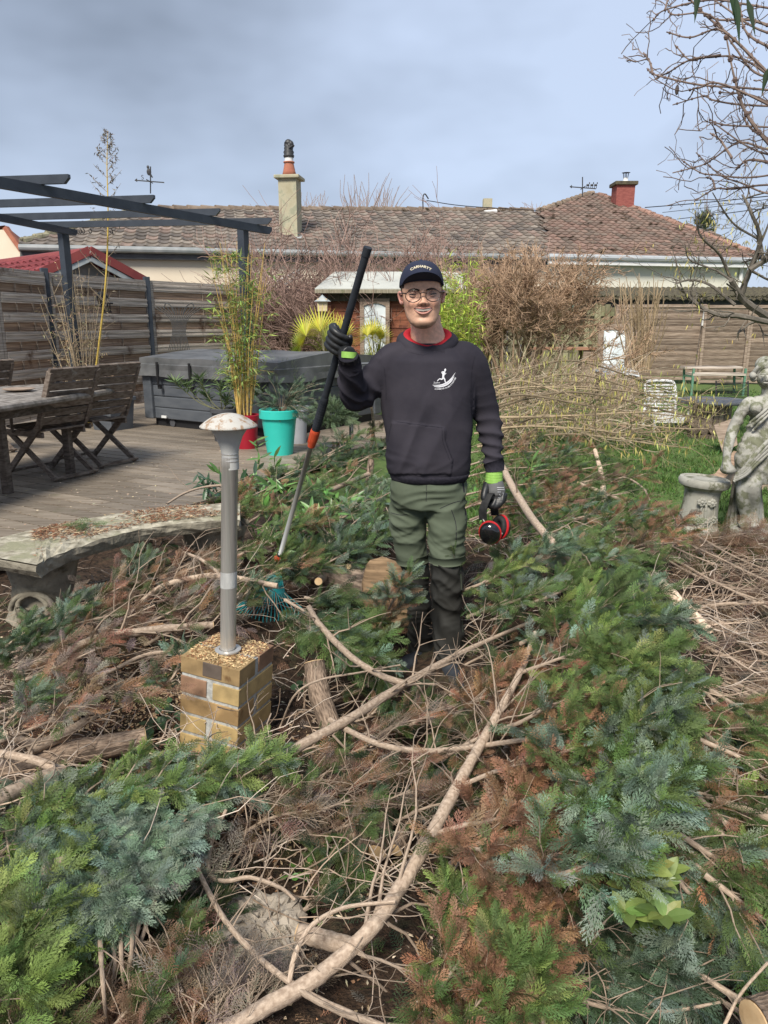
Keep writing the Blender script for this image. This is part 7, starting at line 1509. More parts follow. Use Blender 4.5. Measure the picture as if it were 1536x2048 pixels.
# ============================================================ cut branches
PAL = {'G': GREEN, 'B': BLUE, 'Y': BRIGHT, 'D': DEEP, 'R': RUST, 'N': BROWN, 'E': GREY, 'O': OLIVE}
def pcol(keys, k, v=.2):
    arr = np.array([PAL[c] for c in keys])[rng.integers(0, len(keys), k)]; return np.clip(arr * (1 + rng.normal(0, v, (k, 1))) * (1 + rng.normal(0, .07, (k, 3))), .003, 1)
BCOL = lambda s_=1.0: np.array([1, .96, .92]) * s_ * rnd.uniform(.85, 1.15)
CAMN = np.array([0, 0, CH])
def twig_path(p, d, L2, n=5, droop=-.05, wob=.12):
    q = [np.array(p, float)]; d = np.array(d, float)
    for s_ in range(n):
        d = d + rng.normal(0, wob, 3) + np.array([0, 0, droop]); d /= np.linalg.norm(d); q.append(q[-1] + d * L2 / n)
    return np.array(q)
def conifer(label, pts, r=(.010, .004), side=.28, ntw=10, fpt=6, size=.11, pal='GGB', inner='RN', split=.3, start=.1, up=.25, group=None, tm=None, bare=0.0, spread=1.0, name='conifer_branch', bark='bark', droop=-.03, ws=None):
    """a cut conifer branch: limb with side twigs, foliage sprays along the twigs (older inner sprays brown)"""
    P_ = [PZ(*q) if not isinstance(q, Vector) else q for q in pts]; t = thing(name, label, 'branch', P_[0], group=group)
    pth = smooth_path(P_, 6); n_ = len(pth); g = Geo(); g.tube(pth, list(r), 8, col=BCOL(), jit=.05); PS = []; DS = []; CF = []
    for q in range(ntw):
        f = start + (1 - start) * (q + rnd.random() * .8) / ntw; i0 = min(int(f * (n_ - 1)), n_ - 2); tg = pth[i0 + 1] - pth[i0]; tg /= np.linalg.norm(tg) + 1e-9
        lat = np.cross(tg, [0, 0, 1.]); lat /= np.linalg.norm(lat) + 1e-9; s_ = 1 if q % 2 else -1
        d = tg * rnd.uniform(.6, 1.1) + lat * s_ * rnd.uniform(.5, .9) * spread + np.array([0, 0, up + rnd.gauss(0, .15)]); d /= np.linalg.norm(d); L2 = side * (1.15 - .65 * f) * rnd.uniform(.7, 1.25)
        tw = twig_path(pth[i0], d, L2, 6, droop); rr = max(.0016, np.interp(f, [0, 1], [r[0], r[-1]]) * .34); g.tube(tw, [rr, rr * .45], 5, col=BCOL(.95), caps=False)
        if rnd.random() < bare:
            for _ in range(5): w = tw[rnd.randrange(2, 7)]; g.tube(twig_path(w, d + rdir(1)[0] * .7, L2 * .35, 3), [rr * .5, .0009], 3, col=BCOL(.9), caps=False)
            continue
        for k_ in range(fpt):
            w = (k_ + .6) / fpt; w = .22 + .78 * w; j_ = min(int(w * 6), 5); p = tw[j_] + (tw[j_ + 1] - tw[j_]) * (w * 6 - j_); dd = (tw[j_ + 1] - tw[j_]); dd /= np.linalg.norm(dd) + 1e-9
            l2 = np.cross(dd, [0, 0, 1.]); PS.append(p); PS.append(p + dd * .012); CF.append(w * .65 + f * .35 + rnd.gauss(0, .1)); DS.append(dd * .9 + rdir(1)[0] * .55 + np.array([0, 0, .25])); DS.append(dd * .8 + l2 * (1 if k_ % 2 else -1) * rnd.uniform(.2, .9) + np.array([0, 0, rnd.gauss(.12, .22)])); CF.append(w * .65 + f * .35 + rnd.gauss(0, .1))
        PS.append(tw[-1]); DS.append(tw[-1] - tw[-2]); CF.append(1)
    for _ in range(5): PS.append(pth[-1]); DS.append(pth[-1] - pth[-3] + rng.normal(0, .03, 3)); CF.append(1)
    g.build('limb', bark, t, smooth=True); k = len(PS)
    if fpt:
        CF = np.array(CF); c1 = pcol(pal, k); c2 = pcol(inner, k); branchtone = rnd.uniform(.8, 1.2); col = np.where((CF < split)[:, None], c2, c1) * branchtone
        PS = np.array(PS); upv = np.array([0, 0, 1.]) * .8 + (CAMN - PS) / np.linalg.norm(CAMN - PS, axis=1)[:, None] * .6 + rng.normal(0, .2, (k, 3))
        DS = np.array(DS); DS /= np.linalg.norm(DS, axis=1)[:, None] + 1e-9; g = Geo(); fronds(g, PS, DS, size * .86 * rng.uniform(.6, 1.25, k), col, tm or FR, upv, .95); g.build('foliage', 'conifer', t)
    return t
def limb(label, pts, r, name='bare_branch', cat='branch', twigs=0, tl=.25, bark='bark', cut=None, col=1.0, n=10, group=None, jit=.05, knots=0, tdir=(0, 0, .2)):
    P_ = [PZ(*q) for q in pts]; t = thing(name, label, cat, P_[0], group=group); pth = smooth_path(P_, 7); g = Geo(); g.tube(pth, list(r), n, col=BCOL(col), jit=jit); n_ = len(pth)
    for _ in range(0): i0 = rnd.randrange(1, n_ - 1); f = i0 / n_; rr = np.interp(f, np.linspace(0, 1, len(r)), r); g.ell(pth[i0] + rng.normal(0, rr * .5, 3), (rr * 1.12, rr * 1.12, rr * .9), n=10, k=7, col=BCOL(col * .9))
    for _ in range(twigs):
        f = rnd.uniform(.12, 1); i0 = min(int(f * (n_ - 1)), n_ - 2); tg = pth[i0 + 1] - pth[i0]; tg /= np.linalg.norm(tg) + 1e-9; d = tg * rnd.uniform(.3, 1) + rdir(1)[0] * .8 + np.array(tdir); d /= np.linalg.norm(d); rr = np.interp(f, np.linspace(0, 1, len(r)), r) * .3; tw = twig_path(pth[i0], d, tl * rnd.uniform(.5, 1.3), 6, -.02, .18); g.tube(tw, [max(rr, .0018), .0011], 5, col=BCOL(col * .95), caps=False)
        for _ in range(3): w = tw[rnd.randrange(2, 7)]; g.tube(twig_path(w, d + rdir(1)[0] * .8, tl * .35, 4), [max(rr * .5, .0012), .0009], 3, col=BCOL(col * .9), caps=False)
    g.build('limb', bark, t, smooth=True)
    for e in (cut or ()):
        p, q = (pth[0], pth[1]) if e == 0 else (pth[-1], pth[-2]); d = Vector(p - q).normalized(); rr = r[0] if e == 0 else r[-1]; g = Geo(); rot = d.to_track_quat('Z', 'Y').to_matrix(); g.lathe([(rr * .93, -.004), (rr * .93, .003), (rr * .6, .0045), (0, .005)], Vector(p), 18, rot=rot, col=(1, 1, 1)); g.build('cut_end', 'cutwood', t, smooth=False)
    return t
# ---- main limbs, traced by where they lie
t = limb('long pale main limb lying from the bottom edge up the middle of the heap', [(400, 2090, .16), (520, 2020, .18), (640, 1950, .2), (740, 1860, .24), (800, 1775, .27), (852, 1690, .3), (905, 1590, .33), (955, 1500, .37), (1000, 1420, .41), (1040, 1345, .44), (1070, 1265, .47)], [.017, .0175, .0175, .0175, .017, .016, .014, .011, .007], twigs=16, tl=.34, n=14, knots=12, tdir=(.35, .1, .1))
limb('pale straight limb running from the heap behind the brick pier towards the man\'s feet', [(300, 1665, .16), (400, 1605, .19), (500, 1555, .23), (600, 1492, .27), (700, 1437, .30), (800, 1374, .31), (880, 1328, .31), (960, 1288, .32), (1070, 1240, .36)], [.018, .018, .016, .016, .015, .014, .010, .006], twigs=22, tl=.3, n=12, knots=8)
limb('curved limb arching from the green spray down to the pale straight limb', [(618, 1215, .40), (640, 1250, .38), (700, 1312, .35), (760, 1350, .33), (812, 1368, .32)], [.012, .013, .012, .011], twigs=8, tl=.25, knots=4)
limb('thin bowed limb crossing behind the long main limb', [(660, 1440, .26), (705, 1465, .28), (770, 1492, .30), (860, 1502, .32), (950, 1493, .36), (1060, 1478, .42), (1130, 1470, .46)], [.010, .009, .008, .005], twigs=14, tl=.28)
limb('thick banded bark limb slanting down right beside the ear defenders', [(985, 880, .55), (1010, 945, .55), (1058, 1028, .52), (1108, 1088, .50), (1158, 1140, .46)], [.022, .023, .022, .018, .013], twigs=4, tl=.3, n=12, knots=5, col=1.2)
limb('brown limb lying left of the brick pier towards the stone bench', [(30, 1345, .22), (130, 1305, .28), (200, 1277, .32), (290, 1262, .33), (360, 1255, .33), (425, 1250, .32)], [.018, .021, .018, .016, .016], twigs=9, tl=.35, n=12, cut=(1,), col=.95)
limb('smooth thick brown limb entering at the left edge in front of the rough log', [(-60, 1640, .28), (0, 1600, .28), (60, 1566, .27), (125, 1540, .25)], [.024, .024, .022, .019], n=14, knots=1, col=1.0)
limb('crooked brown limb at the left edge joining the thick smooth limb', [(-40, 1500, .26), (30, 1512, .26), (80, 1524, .26), (125, 1545, .25)], [.013, .013, .014, .016], twigs=5, tl=.3)
limb('grey green crooked limb with a pale sawn end left of the brick pier', [(-30, 1450, .18), (30, 1475, .2), (75, 1485, .2), (125, 1468, .22), (180, 1437, .25)], [.011, .013, .014, .015, .014], cut=(1,), twigs=4, tl=.2, n=12, col=1.15)
limb('reddish branch curving down over the flat rock at the lower left', [(312, 1688, .2), (350, 1702, .22), (382, 1708, .23)], [.010, .010, .009], cut=(1,), col=1.05)
limb('long reddish branch sweeping over the rock into the main limb', [(384, 1712, .2), (410, 1770, .2), (450, 1840, .2), (500, 1898, .2), (560, 1950, .2), (640, 2000, .18), (760, 2050, .16), (840, 2080, .15)], [.006, .0065, .007, .007, .0065, .006], twigs=12, tl=.22, col=.95)
limb('thin brown branch arching over the flat rock from a vertical twig', [(452, 1620, .26), (425, 1680, .22), (418, 1745, .18), (450, 1762, .18), (500, 1755, .19), (560, 1775, .18), (590, 1800, .16)], [.0045, .006, .0055, .004], twigs=2, tl=.12, col=1.0)
limb('thin arched branch rising from the main limb over the small sawn log', [(578, 1965, .2), (592, 1905, .24), (625, 1850, .27), (690, 1815, .28), (790, 1803, .28)], [.006, .0055, .004], twigs=4, tl=.16, col=1.1)
limb('curved grey branch along the bottom edge right of centre', [(1035, 1845, .22), (1050, 1890, .2), (1085, 1950, .18), (1150, 1995, .17), (1240, 2020, .17), (1340, 2022, .17), (1440, 2005, .18)], [.006, .006, .005, .004, .003], twigs=12, tl=.2)
limb('upper of two straight sticks slanting to the lower right corner', [(1285, 1862, .2), (1350, 1915, .2), (1440, 1975, .2), (1560, 2045, .2)], [.005, .006, .0065, .007], twigs=9, tl=.25, col=1.2)
limb('lower of two straight sticks slanting to the lower right corner', [(1300, 1890, .17), (1360, 1945, .17), (1450, 2005, .17), (1540, 2060, .17)], [.004, .0045, .005], twigs=7, tl=.22, col=1.15)
limb('small forked branch standing up in the lower middle, left fork', [(1065, 2060, .1), (1060, 1960, .16), (1085, 1890, .22), (1120, 1840, .26)], [.007, .006, .004], twigs=8, tl=.16)
limb('small forked branch standing up in the lower middle, right fork', [(1085, 2060, .1), (1095, 1960, .16), (1130, 1895, .22), (1138, 1850, .25)], [.006, .005, .004], twigs=8, tl=.16)
limb('thin branch rising with a spray at the bottom edge under the rust sprays', [(820, 2070, .12), (900, 2025, .15), (955, 1960, .19), (985, 1890, .23), (1000, 1840, .26)], [.006, .006, .004, .003], twigs=9, tl=.14)
limb('dark thin branch leaving the main limb at the bottom edge', [(590, 1975, .2), (650, 2010, .18), (740, 2045, .16), (830, 2052, .15), (900, 2040, .15)], [.007, .006, .005, .003], twigs=9, tl=.2, col=.85)
limb('white barked limb in the dark gap right of the green heap', [(1305, 1150, .42), (1340, 1185, .40), (1378, 1220, .37), (1420, 1262, .33)], [.024, .024, .021, .016], n=14, col=1.7, twigs=3, tl=.2)
limb('pale slanting stick at the right edge below the dark gap', [(1375, 1580, .3), (1440, 1602, .31), (1500, 1622, .32), (1570, 1650, .33)], [.007, .009, .010, .011], twigs=6, tl=.2, col=1.25)
limb('sawn limb lying behind the rake shaft', [(652, 985, .36), (690, 968, .38), (737, 948, .40)], [.019, .018, .017], cut=(0,), twigs=2, n=12, col=1.05)
limb('upright bark covered log end behind the rake beside the thin trunk', [(733, 1005, .10), (738, 960, .3), (742, 920, .45)], [.032, .030, .026], bark='bark_rough', n=12, twigs=2)
limb('thin curved branch reaching over the deck above the stone bench', [(333, 1008, .32), (370, 986, .36), (410, 974, .38), (455, 972, .38), (480, 990, .3)], [.008, .008, .009, .008], twigs=5, tl=.25)
limb('pale upright broken stub at the back edge of the heap', [(1208, 1000, .1), (1203, 950, .26), (1190, 900, .42)], [.024, .022, .018], cut=(1,), col=1.3, n=12)
limb('short cut branch pointing up left at the back of the brown heap', [(1255, 1005, .25), (1205, 985, .33), (1155, 966, .4)], [.012, .014, .013], cut=(1,), col=1.1)
limb('arched bare branch at the back of the heap beside the lawn', [(1222, 965, .36), (1250, 955, .42), (1285, 975, .38), (1300, 1000, .3)], [.007, .007, .005], twigs=5, tl=.2)
limb('dark twisted twig sticking out before the stone pedestal', [(1340, 1080, .14), (1350, 1040, .26), (1325, 1012, .32), (1310, 1000, .36)], [.006, .006, .004], twigs=5, tl=.12, col=.45)
limb('long thin branch crossing the brown twigs at the right edge', [(1400, 1215, .24), (1450, 1208, .27), (1500, 1207, .29), (1570, 1205, .3)], [.010, .009, .008], twigs=10, tl=.25, col=1.15)
limb('limb running from the stone bench behind the lamp post to the rake', [(255, 1232, .26), (300, 1188, .3), (345, 1165, .33), (420, 1152, .36), (480, 1158, .36), (555, 1172, .34)], [.007, .012, .014, .015, .013], twigs=12, tl=.35, n=10, col=1.1)
limb('bent pale twig behind the lamp post above the bench end', [(368, 1105, .36), (400, 1118, .4), (430, 1140, .38), (450, 1160, .34)], [.008, .008, .007], twigs=3, tl=.2)
limb('slim limb crossing in front of the lamp foot to the left', [(130, 1345, .18), (210, 1345, .22), (290, 1310, .26), (370, 1302, .27)], [.007, .008, .007], twigs=8, tl=.3)
limb('bent forked twig standing left of the brick pier', [(150, 1460, .1), (128, 1400, .2), (105, 1320, .32)], [.005, .004, .003], twigs=6, tl=.18)
limb('dry stalk leaning across the lower right corner', [(1440, 2070, .2), (1480, 1990, .3), (1545, 1915, .42)], [.0035, .003, .0025], name='dry_stalk', cat='stalk', col=1.9)
limb('thin arched bramble stem crossing in front of the rough log by the pier', [(560, 1455, .12), (590, 1390, .3), (640, 1360, .34), (720, 1345, .34), (800, 1330, .3)], [.004, .004, .003], twigs=3, tl=.1)
# side shoots of the main limb that carry sprays
for lb, pts, sd, pl in (('upper right shoot of the main limb with rust sprays', [(1042, 1345, .44), (1090, 1328, .48), (1140, 1310, .5), (1180, 1300, .52)], .14, 'RGG'),
                        ('second shoot of the main limb ending in green sprays', [(992, 1460, .4), (1040, 1445, .45), (1085, 1420, .5), (1140, 1398, .52), (1190, 1385, .54)], .15, 'RGY'),
                        ('third shoot of the main limb with orange brown sprays', [(930, 1568, .34), (1000, 1540, .4), (1070, 1525, .45), (1150, 1495, .5)], .2, 'RRG'),
                        ('low shoot of the main limb with drooping rust sprays', [(868, 1668, .3), (930, 1650, .35), (990, 1640, .38), (1080, 1600, .44)], .2, 'RRR'),
                        ('lowest right shoot of the main limb with dense brown sprays', [(852, 1700, .28), (910, 1692, .33), (980, 1700, .36), (1060, 1680, .4)], .22, 'RRN')):
    conifer(lb, pts, (.007, .0035), side=sd, ntw=12, fpt=4, size=.075, pal=pl, inner='RN', split=.45, up=.15, start=.3)
# ---- logs, stump, rocks
def log(label, a, b, r, cut=(0,), bark='bark_rough', col=1.0, r2=None, name='log', mid=None):
    return limb(label, [a, mid, b] if mid else [a, ((a[0] + b[0]) / 2, (a[1] + b[1]) / 2, (a[2] + b[2]) / 2), b], [r, r * 1.02, r2 or r], name=name, cat='log', bark=bark, cut=cut, n=18, jit=.035, col=col, knots=2)
log('rough barked log lying upright behind the brick pier to its right', (628, 1325, .30), (668, 1470, .08), .040, cut=(0,), mid=(640, 1390, .2), col=1.15)
log('hollow ended log lying under the long main limb', (705, 1722, .10), (735, 1610, .14), .034, cut=(0,), col=1.2)
log('second short log right of the hollow ended one', (752, 1705, .09), (775, 1610, .13), .032, cut=(0,), col=1.1)
log('third short log whose orange end shows beside the main limb', (792, 1700, .08), (815, 1640, .1), .022, cut=(0,), col=1.0)
log('small pale sawn log beside the flat rock', (596, 1865, .16), (700, 1893, .15), .021, cut=(0,), bark='bark', col=1.05)
log('small log with a pale sawn end in the chips left of the pier', (271, 1321, .16), (325, 1306, .18), .019, cut=(0,), col=1.25)
log('little brown cut log in the sawdust left of the pier', (150, 1435, .10), (138, 1392, .12), .016, cut=(0,), bark='bark')
log('long rough log under the crooked limbs at the left edge', (-40, 1560, .14), (290, 1478, .14), .040, cut=(1,), mid=(120, 1512, .14), col=1.35)
log('short peeled stub poking out of the blue green clump at the left', (95, 1745, .30), (140, 1728, .32), .024, cut=(0,), bark='bark')
log('small stub with an orange sawn face in the heap right of the man', (974, 1163, .16), (985, 1130, .2), .024, cut=(0,), bark='bark')
log('sawn log with bright orange grain in the bottom right corner', (1510, 2045, .30), (1620, 2010, .3), .040, cut=(0,), col=.7)
log('short pale log behind the elbow at the foot of the brush pile', (975, 862, .22), (1040, 838, .34), .030, cut=(1,), bark='bark', col=1.4)
log('upright pale log stub at the foot of the brush pile', (1046, 858, .2), (1052, 832, .4), .026, cut=(1,), bark='bark', col=1.3)
log('thin grey log lying on the chips left of the pier', (60, 1500, .2), (130, 1470, .2), .018, cut=(1,), bark='bark', col=1.1)
log('stubby orange ended log piece in the gap below the bowed limb', (640, 1690, .06), (600, 1660, .1), .028, cut=(0,))
# felled trunk with sawn face behind the man
t = thing('felled_trunk', 'gnarled felled trunk with a broad tan sawn face just left of the man\'s shins', 'log', PZ(700, 1240, 0)); g = Geo()
g.tube(smooth_path([PZ(622, 1150, .26), PZ(650, 1148, .28), PZ(700, 1165, .25), PZ(760, 1185, .20), PZ(810, 1200, .18)], 6), [.045, .058, .072, .10, .12], 20, jit=.07); g.tube(smooth_path([PZ(660, 1165, .2), PZ(640, 1200, .1), PZ(615, 1230, .0)], 4), [.05, .045, .04], 14, jit=.08); g.build('trunk', 'bark_rough', t, smooth=True)
g = Geo(); fa, fb = PZ(795, 1190, .18), PZ(760, 1235, .03); fv = 0; g.lathe([(0, .012), (.04, .016), (.09, .010), (.145, .0), (.15, -.02), (.13, -.12)], P(776, 1192, 3.42), 26, rot=(R(72), R(-14), 0), sx=.85, sy=1.3); g.v[-1] = g.v[-1] + rng.normal(0, .005, g.v[-1].shape); mat('oldcut', (.16, .105, .06), (.30, .20, .115), 8, (1, 1, 12), rough=.9, bump=.6, c3=(.12, .08, .05), s3=7, f3=.6); g.build('sawn_face', 'oldcut', t, smooth=True)
for a, b, rr in (((637, 1163), (652, 1150), .020), ((697, 1133), (725, 1140), .016), ((752, 1127), (768, 1140), .012)):
    A_, B_ = PZ(*a, .34), PZ(*b, .26); g = Geo(); g.tube([B_, A_], [rr * 1.1, rr], 12); s_ = g.build('branch_stub', 'bark', t, smooth=True); d = (A_ - B_).normalized(); g = Geo(); g.lathe([(rr * .95, 0), (rr * .9, .003), (0, .004)], A_, 14, rot=d.to_track_quat('Z', 'Y').to_matrix()); g.build('cut_end', 'cutwood', s_)
mat('rock', (.22, .18, .14), (.50, .44, .36), 7, rough=.95, bump=.9, bs=28, c3=(.12, .10, .075), s3=11, f3=.56, bump_d=.015)
def rock(label, poly, z, th, rough=.006):
    t = Geo(); c = PZ(sum(p[0] for p in poly) / len(poly), sum(p[1] for p in poly) / len(poly), z); n_ = 44; ring = smooth_path([PZ(*p, z) for p in poly + [poly[0]]], 8)[:-1]; k = len(ring); V_ = []
    fs = [0, .12, .24, .36, .48, .6, .72, .84, .93, .99, 1.03, 1.0]; zz = [.0] * 7 + [-.001, -.003, -.012, -th * .5, -th]
    for f, dz in zip(fs, zz):
        for q in ring: p = np.array(c) + (q - np.array(c)) * (f + .001) ; p = p + rng.normal(0, rough, 3) * (f > 0); p[2] += dz + .012 * math.sin(p[0] * 23) * math.cos(p[1] * 19) * (f < .95); V_.append(p)
    t.add(V_, [[a * k + b, (a + 1) * k + b, (a + 1) * k + (b + 1) % k, a * k + (b + 1) % k] for a in range(len(fs) - 1) for b in range(k)])
    return t.build('rock', 'rock', smooth=False, label=label, cat='rock')
rock('large flat pale rock slab at the lower left under the reddish branch', [(420, 1840), (445, 1790), (520, 1778), (598, 1792), (600, 1860), (590, 1895), (510, 1935), (415, 1912)], .10, .12)
rock('smaller dark flat stone at the bottom left of the pale rock', [(350, 1975), (400, 1945), (425, 1975), (400, 2050), (350, 2060)], .06, .1)
rock('dark sloping stone beside the flat rock', [(385, 1830), (430, 1825), (440, 1900), (400, 1915)], .05, .1)
# ---- foliage clusters
ORD = 'first second third fourth fifth sixth seventh eighth ninth tenth eleventh twelfth thirteenth fourteenth fifteenth sixteenth seventeenth eighteenth nineteenth twentieth twenty-first twenty-second twenty-third twenty-fourth twenty-fifth twenty-sixth twenty-seventh twenty-eighth twenty-ninth thirtieth'.split()
def cluster(label, items, group, **kw):
    items = sorted(items, key=lambda it: it[1][1]); lab0 = label
    for n_i, it in enumerate(items):
        label = lab0 + ', ' + ORD[n_i] + ' from the back'
        a, b = it[0], it[1]; k2 = dict(kw); 
        if len(it) > 2: k2.update(it[2])
        m = ((a[0] + b[0]) / 2 + rnd.gauss(0, 8), (a[1] + b[1]) / 2 + rnd.gauss(0, 8), (a[2] + b[2]) / 2 + k2.get('arch', .03)); k2.pop('arch', None)
        conifer(label, [a, m, b], group=group, **k2)
# A: tall green heap right of the man
tipsA = [(1040, 1120), (1110, 1110), (1170, 1112), (1235, 1118), (1290, 1135), (1315, 1185), (1330, 1250), (1318, 1310), (1335, 1370), (1325, 1435), (1305, 1500), (1318, 1560), (1290, 1620), (1262, 1672), (1222, 1720), (1180, 1150), (1230, 1200), (1250, 1270), (1240, 1340), (1260, 1420), (1235, 1500), (1228, 1570), (1175, 1215), (1160, 1280), (1190, 1620), (1090, 1180), (1290, 1220), (1270, 1330), (1285, 1450)]
cluster('green conifer branch in the tall heap right of the man', [((x - rnd.uniform(110, 170), y + rnd.uniform(10, 75), .26 + .08 * rnd.random()), (x, y, .46 + .1 * rnd.random()), {'pal': rnd.choice(['GGB', 'GBB', 'GYG', 'GDG', 'BBD', 'GGY'])}) for x, y in tipsA], 'conifer branches of the tall green heap', r=(.009, .003), side=.20, ntw=13, fpt=5, size=.085, inner='RNO', split=.26, up=.3)
# B: rust sprays in the centre
cluster('rust brown branch right of the long main limb', [((x - 90, y + 50, .2), (x + 40, y - 25, .38)) for x, y in ((980, 1400), (1040, 1370), (1100, 1450), (1060, 1520), (1120, 1560), (1020, 1600), (1100, 1640), (1160, 1680), (1060, 1720), (1130, 1740), (990, 1680), (1180, 1560), (950, 1480))], 'rust brown branches in the middle of the heap', r=(.008, .003), side=.19, ntw=11, fpt=5, size=.082, pal='RRRNO', inner='RN', split=.3, up=.2)
# C: lower right
cluster('green and rust branch drooping to the right edge', [((x - 120, y - 90, .34), (x + 50, y + 40, .22), {'pal': rnd.choice(['GGR', 'GYG', 'DGB', 'GRO'])}) for x, y in ((1400, 1540), (1470, 1500), (1520, 1570), (1430, 1640), (1510, 1680), (1480, 1760), (1530, 1840), (1400, 1720), (1350, 1600), (1490, 1430), (1440, 1480), (1540, 1470), (1530, 1730))], 'drooping branches at the lower right', r=(.008, .003), side=.22, ntw=12, fpt=5, size=.085, inner='RN', split=.22, up=.1)
cluster('blue green branch hanging right of the broadleaf shoot', [((x - 60, y - 70, .3), (x + 40, y + 30, .2)) for x, y in ((1380, 1720), (1430, 1760), (1450, 1800), (1400, 1790), (1350, 1690))], 'blue green branches beside the broadleaf shoot', r=(.007, .003), side=.17, ntw=11, fpt=6, size=.08, pal='BBG', inner='GD', split=.2, up=.05)
cluster('grey green branch low under the broadleaf shoot', [((x - 110, y - 60, .1), (x + 60, y + 20, .16)) for x, y in ((1180, 1790), (1240, 1840), (1290, 1890), (1230, 1920), (1330, 1930), (1160, 1860), (1210, 1990), (1120, 1790))], 'grey green branches under the broadleaf shoot', r=(.007, .003), side=.18, ntw=11, fpt=5, size=.075, pal='DBD', inner='ND', split=.25, up=.1)
# D: lower centre
cluster('mixed green and rust branch at the bottom centre', [((x - 50, y + 110, .1), (x + 25, y - 25, .28), {'pal': rnd.choice(['GYG', 'RRG', 'RRG', 'RRO'])}) for x, y in ((900, 1860), (950, 1810), (980, 1880), (1020, 1840), (900, 1940), (960, 1970), (1010, 1950), (1070, 1790), (1040, 1900), (970, 1750), (940, 2020), (1030, 2020))], 'mixed branches at the bottom centre', r=(.006, .0025), side=.15, ntw=11, fpt=5, size=.072, inner='RN', split=.35, up=.2)
# E: lower left
conifer('long green conifer branch lying in front of the brick pier, tip to the right', [(40, 1650, .24), (170, 1605, .27), (300, 1575, .28), (430, 1552, .28), (560, 1528, .28)], (.014, .006), side=.13, ntw=34, fpt=6, size=.08, pal='GGYB', inner='GD', split=.2, up=.5)
conifer('second long green conifer branch lying beneath the first one', [(90, 1680, .2), (220, 1640, .22), (340, 1605, .22), (470, 1580, .22)], (.012, .005), side=.14, ntw=22, fpt=6, size=.08, pal='GDB', inner='D', split=.3, up=.35)
cluster('blue green branch in the clump at the lower left', [((x + rnd.uniform(-60, 60), y - 95, .16), (x, y + 30, .28)) for x, y in ((150, 1650), (190, 1700), (240, 1690), (290, 1700), (170, 1770), (220, 1790), (270, 1770), (240, 1640), (310, 1660), (30, 1640), (20, 1690))], 'blue green branches at the lower left', r=(.004, .002), side=.15, ntw=12, fpt=6, size=.075, pal='BBB', inner='GBN', split=.18, up=.15)
cluster('bright green branch in the left bottom corner', [((x - 120, y + 60, .16), (x + 10, y - 30, .24)) for x, y in ((60, 1710), (110, 1750), (50, 1790), (120, 1830), (100, 1900), (40, 1940), (20, 2010), (30, 1870))], 'bright green branches in the bottom left corner', r=(.007, .003), side=.17, ntw=12, fpt=6, size=.085, pal='YGY', inner='GO', split=.2, up=.2)
cluster('dull green branch low on the soil at the left', [((x - 60, y + 80, .05), (x + 30, y - 20, .12)) for x, y in ((380, 1860), (330, 1900), (60, 2030), (140, 2010), (360, 1810), (300, 2040), (640, 1760))], 'dull green branches low at the left', r=(.006, .0025), side=.15, ntw=9, fpt=5, size=.07, pal='DGO', inner='ND', split=.3, up=.1)
# F: brown mass between bench and pier
cluster('brown dead branch between stone bench and brick pier', [((x - 130, y + 50, .16), (x + 70, y - 30, .34)) for x, y in ((180, 1200), (260, 1180), (330, 1160), (240, 1240), (330, 1220), (400, 1200), (150, 1260), (450, 1110), (380, 1120), (420, 1240), (120, 1330), (60, 1400), (230, 1390), (90, 1450), (30, 1340))], 'dead branches between the bench and the pier', r=(.008, .003), side=.26, ntw=13, fpt=3, size=.095, pal='NNREO', inner='NE', split=.3, up=.15, bare=.4)
cluster('small green branch in the brown tangle by the bench', [((x - 40, y + 60, .2), (x + 25, y - 20, .36)) for x, y in ((270, 1130), (300, 1105), (150, 1225), (60, 1262), (25, 1285), (95, 1272), (340, 1330), (500, 1160), (30, 1420))], 'green sprigs in the tangle by the bench', r=(.006, .003), side=.13, ntw=9, fpt=4, size=.08, pal='GDB', inner='DG', split=.3, up=.2)
# H: green heap behind the rake
cluster('green branch in the heap behind the rake', [((x - 90, y + 50, .2), (x + 60, y - 25, .42), {'pal': rnd.choice(['GDG', 'DDG', 'GOR', 'DBG'])}) for x, y in ((500, 990), (550, 960), (610, 930), (660, 900), (700, 880), (560, 1010), (640, 970), (700, 930), (760, 900), (590, 1060), (660, 1060), (720, 1010), (520, 1080), (620, 1110), (700, 1080), (740, 1060), (480, 1040), (750, 970), (650, 1120), (560, 1130))], 'green branches behind the rake', r=(.009, .003), side=.26, ntw=13, fpt=6, size=.098, inner='NOD', split=.25, up=.2, tm=FRS)
# I: centre between rake and man
cluster('green branch between the rake head and the man', [((x - 80, y - 30, .3), (x + 50, y + 30, .24), {'pal': rnd.choice(['GYG', 'GBG', 'GDG'])}) for x, y in ((650, 1230), (690, 1225), (660, 1265), (700, 1290))], 'green branches between the rake head and the man', r=(.008, .003), side=.2, ntw=12, fpt=6, size=.095, inner='RN', split=.15, up=.2)
conifer('blue green spray with a rust base standing before the sawn trunk', [(735, 1300, .1), (760, 1250, .25), (785, 1205, .38), (800, 1175, .46)], (.006, .003), side=.16, ntw=16, fpt=5, size=.08, pal='BBG', inner='RR', split=.5, up=.3)
cluster('low green branch around the man\'s shoes', [((x - 70, y + 40, .02), (x + 30, y - 15, .13)) for x, y in ((730, 1365), (970, 1350), (1000, 1290), (1010, 1210), (740, 1410), (830, 1430), (760, 1440), (990, 1170), (850, 1560), (900, 1480))], 'low branches around the man\'s shoes', r=(.006, .003), side=.15, ntw=9, fpt=4, size=.07, pal='DGO', inner='RN', split=.4, up=.15)
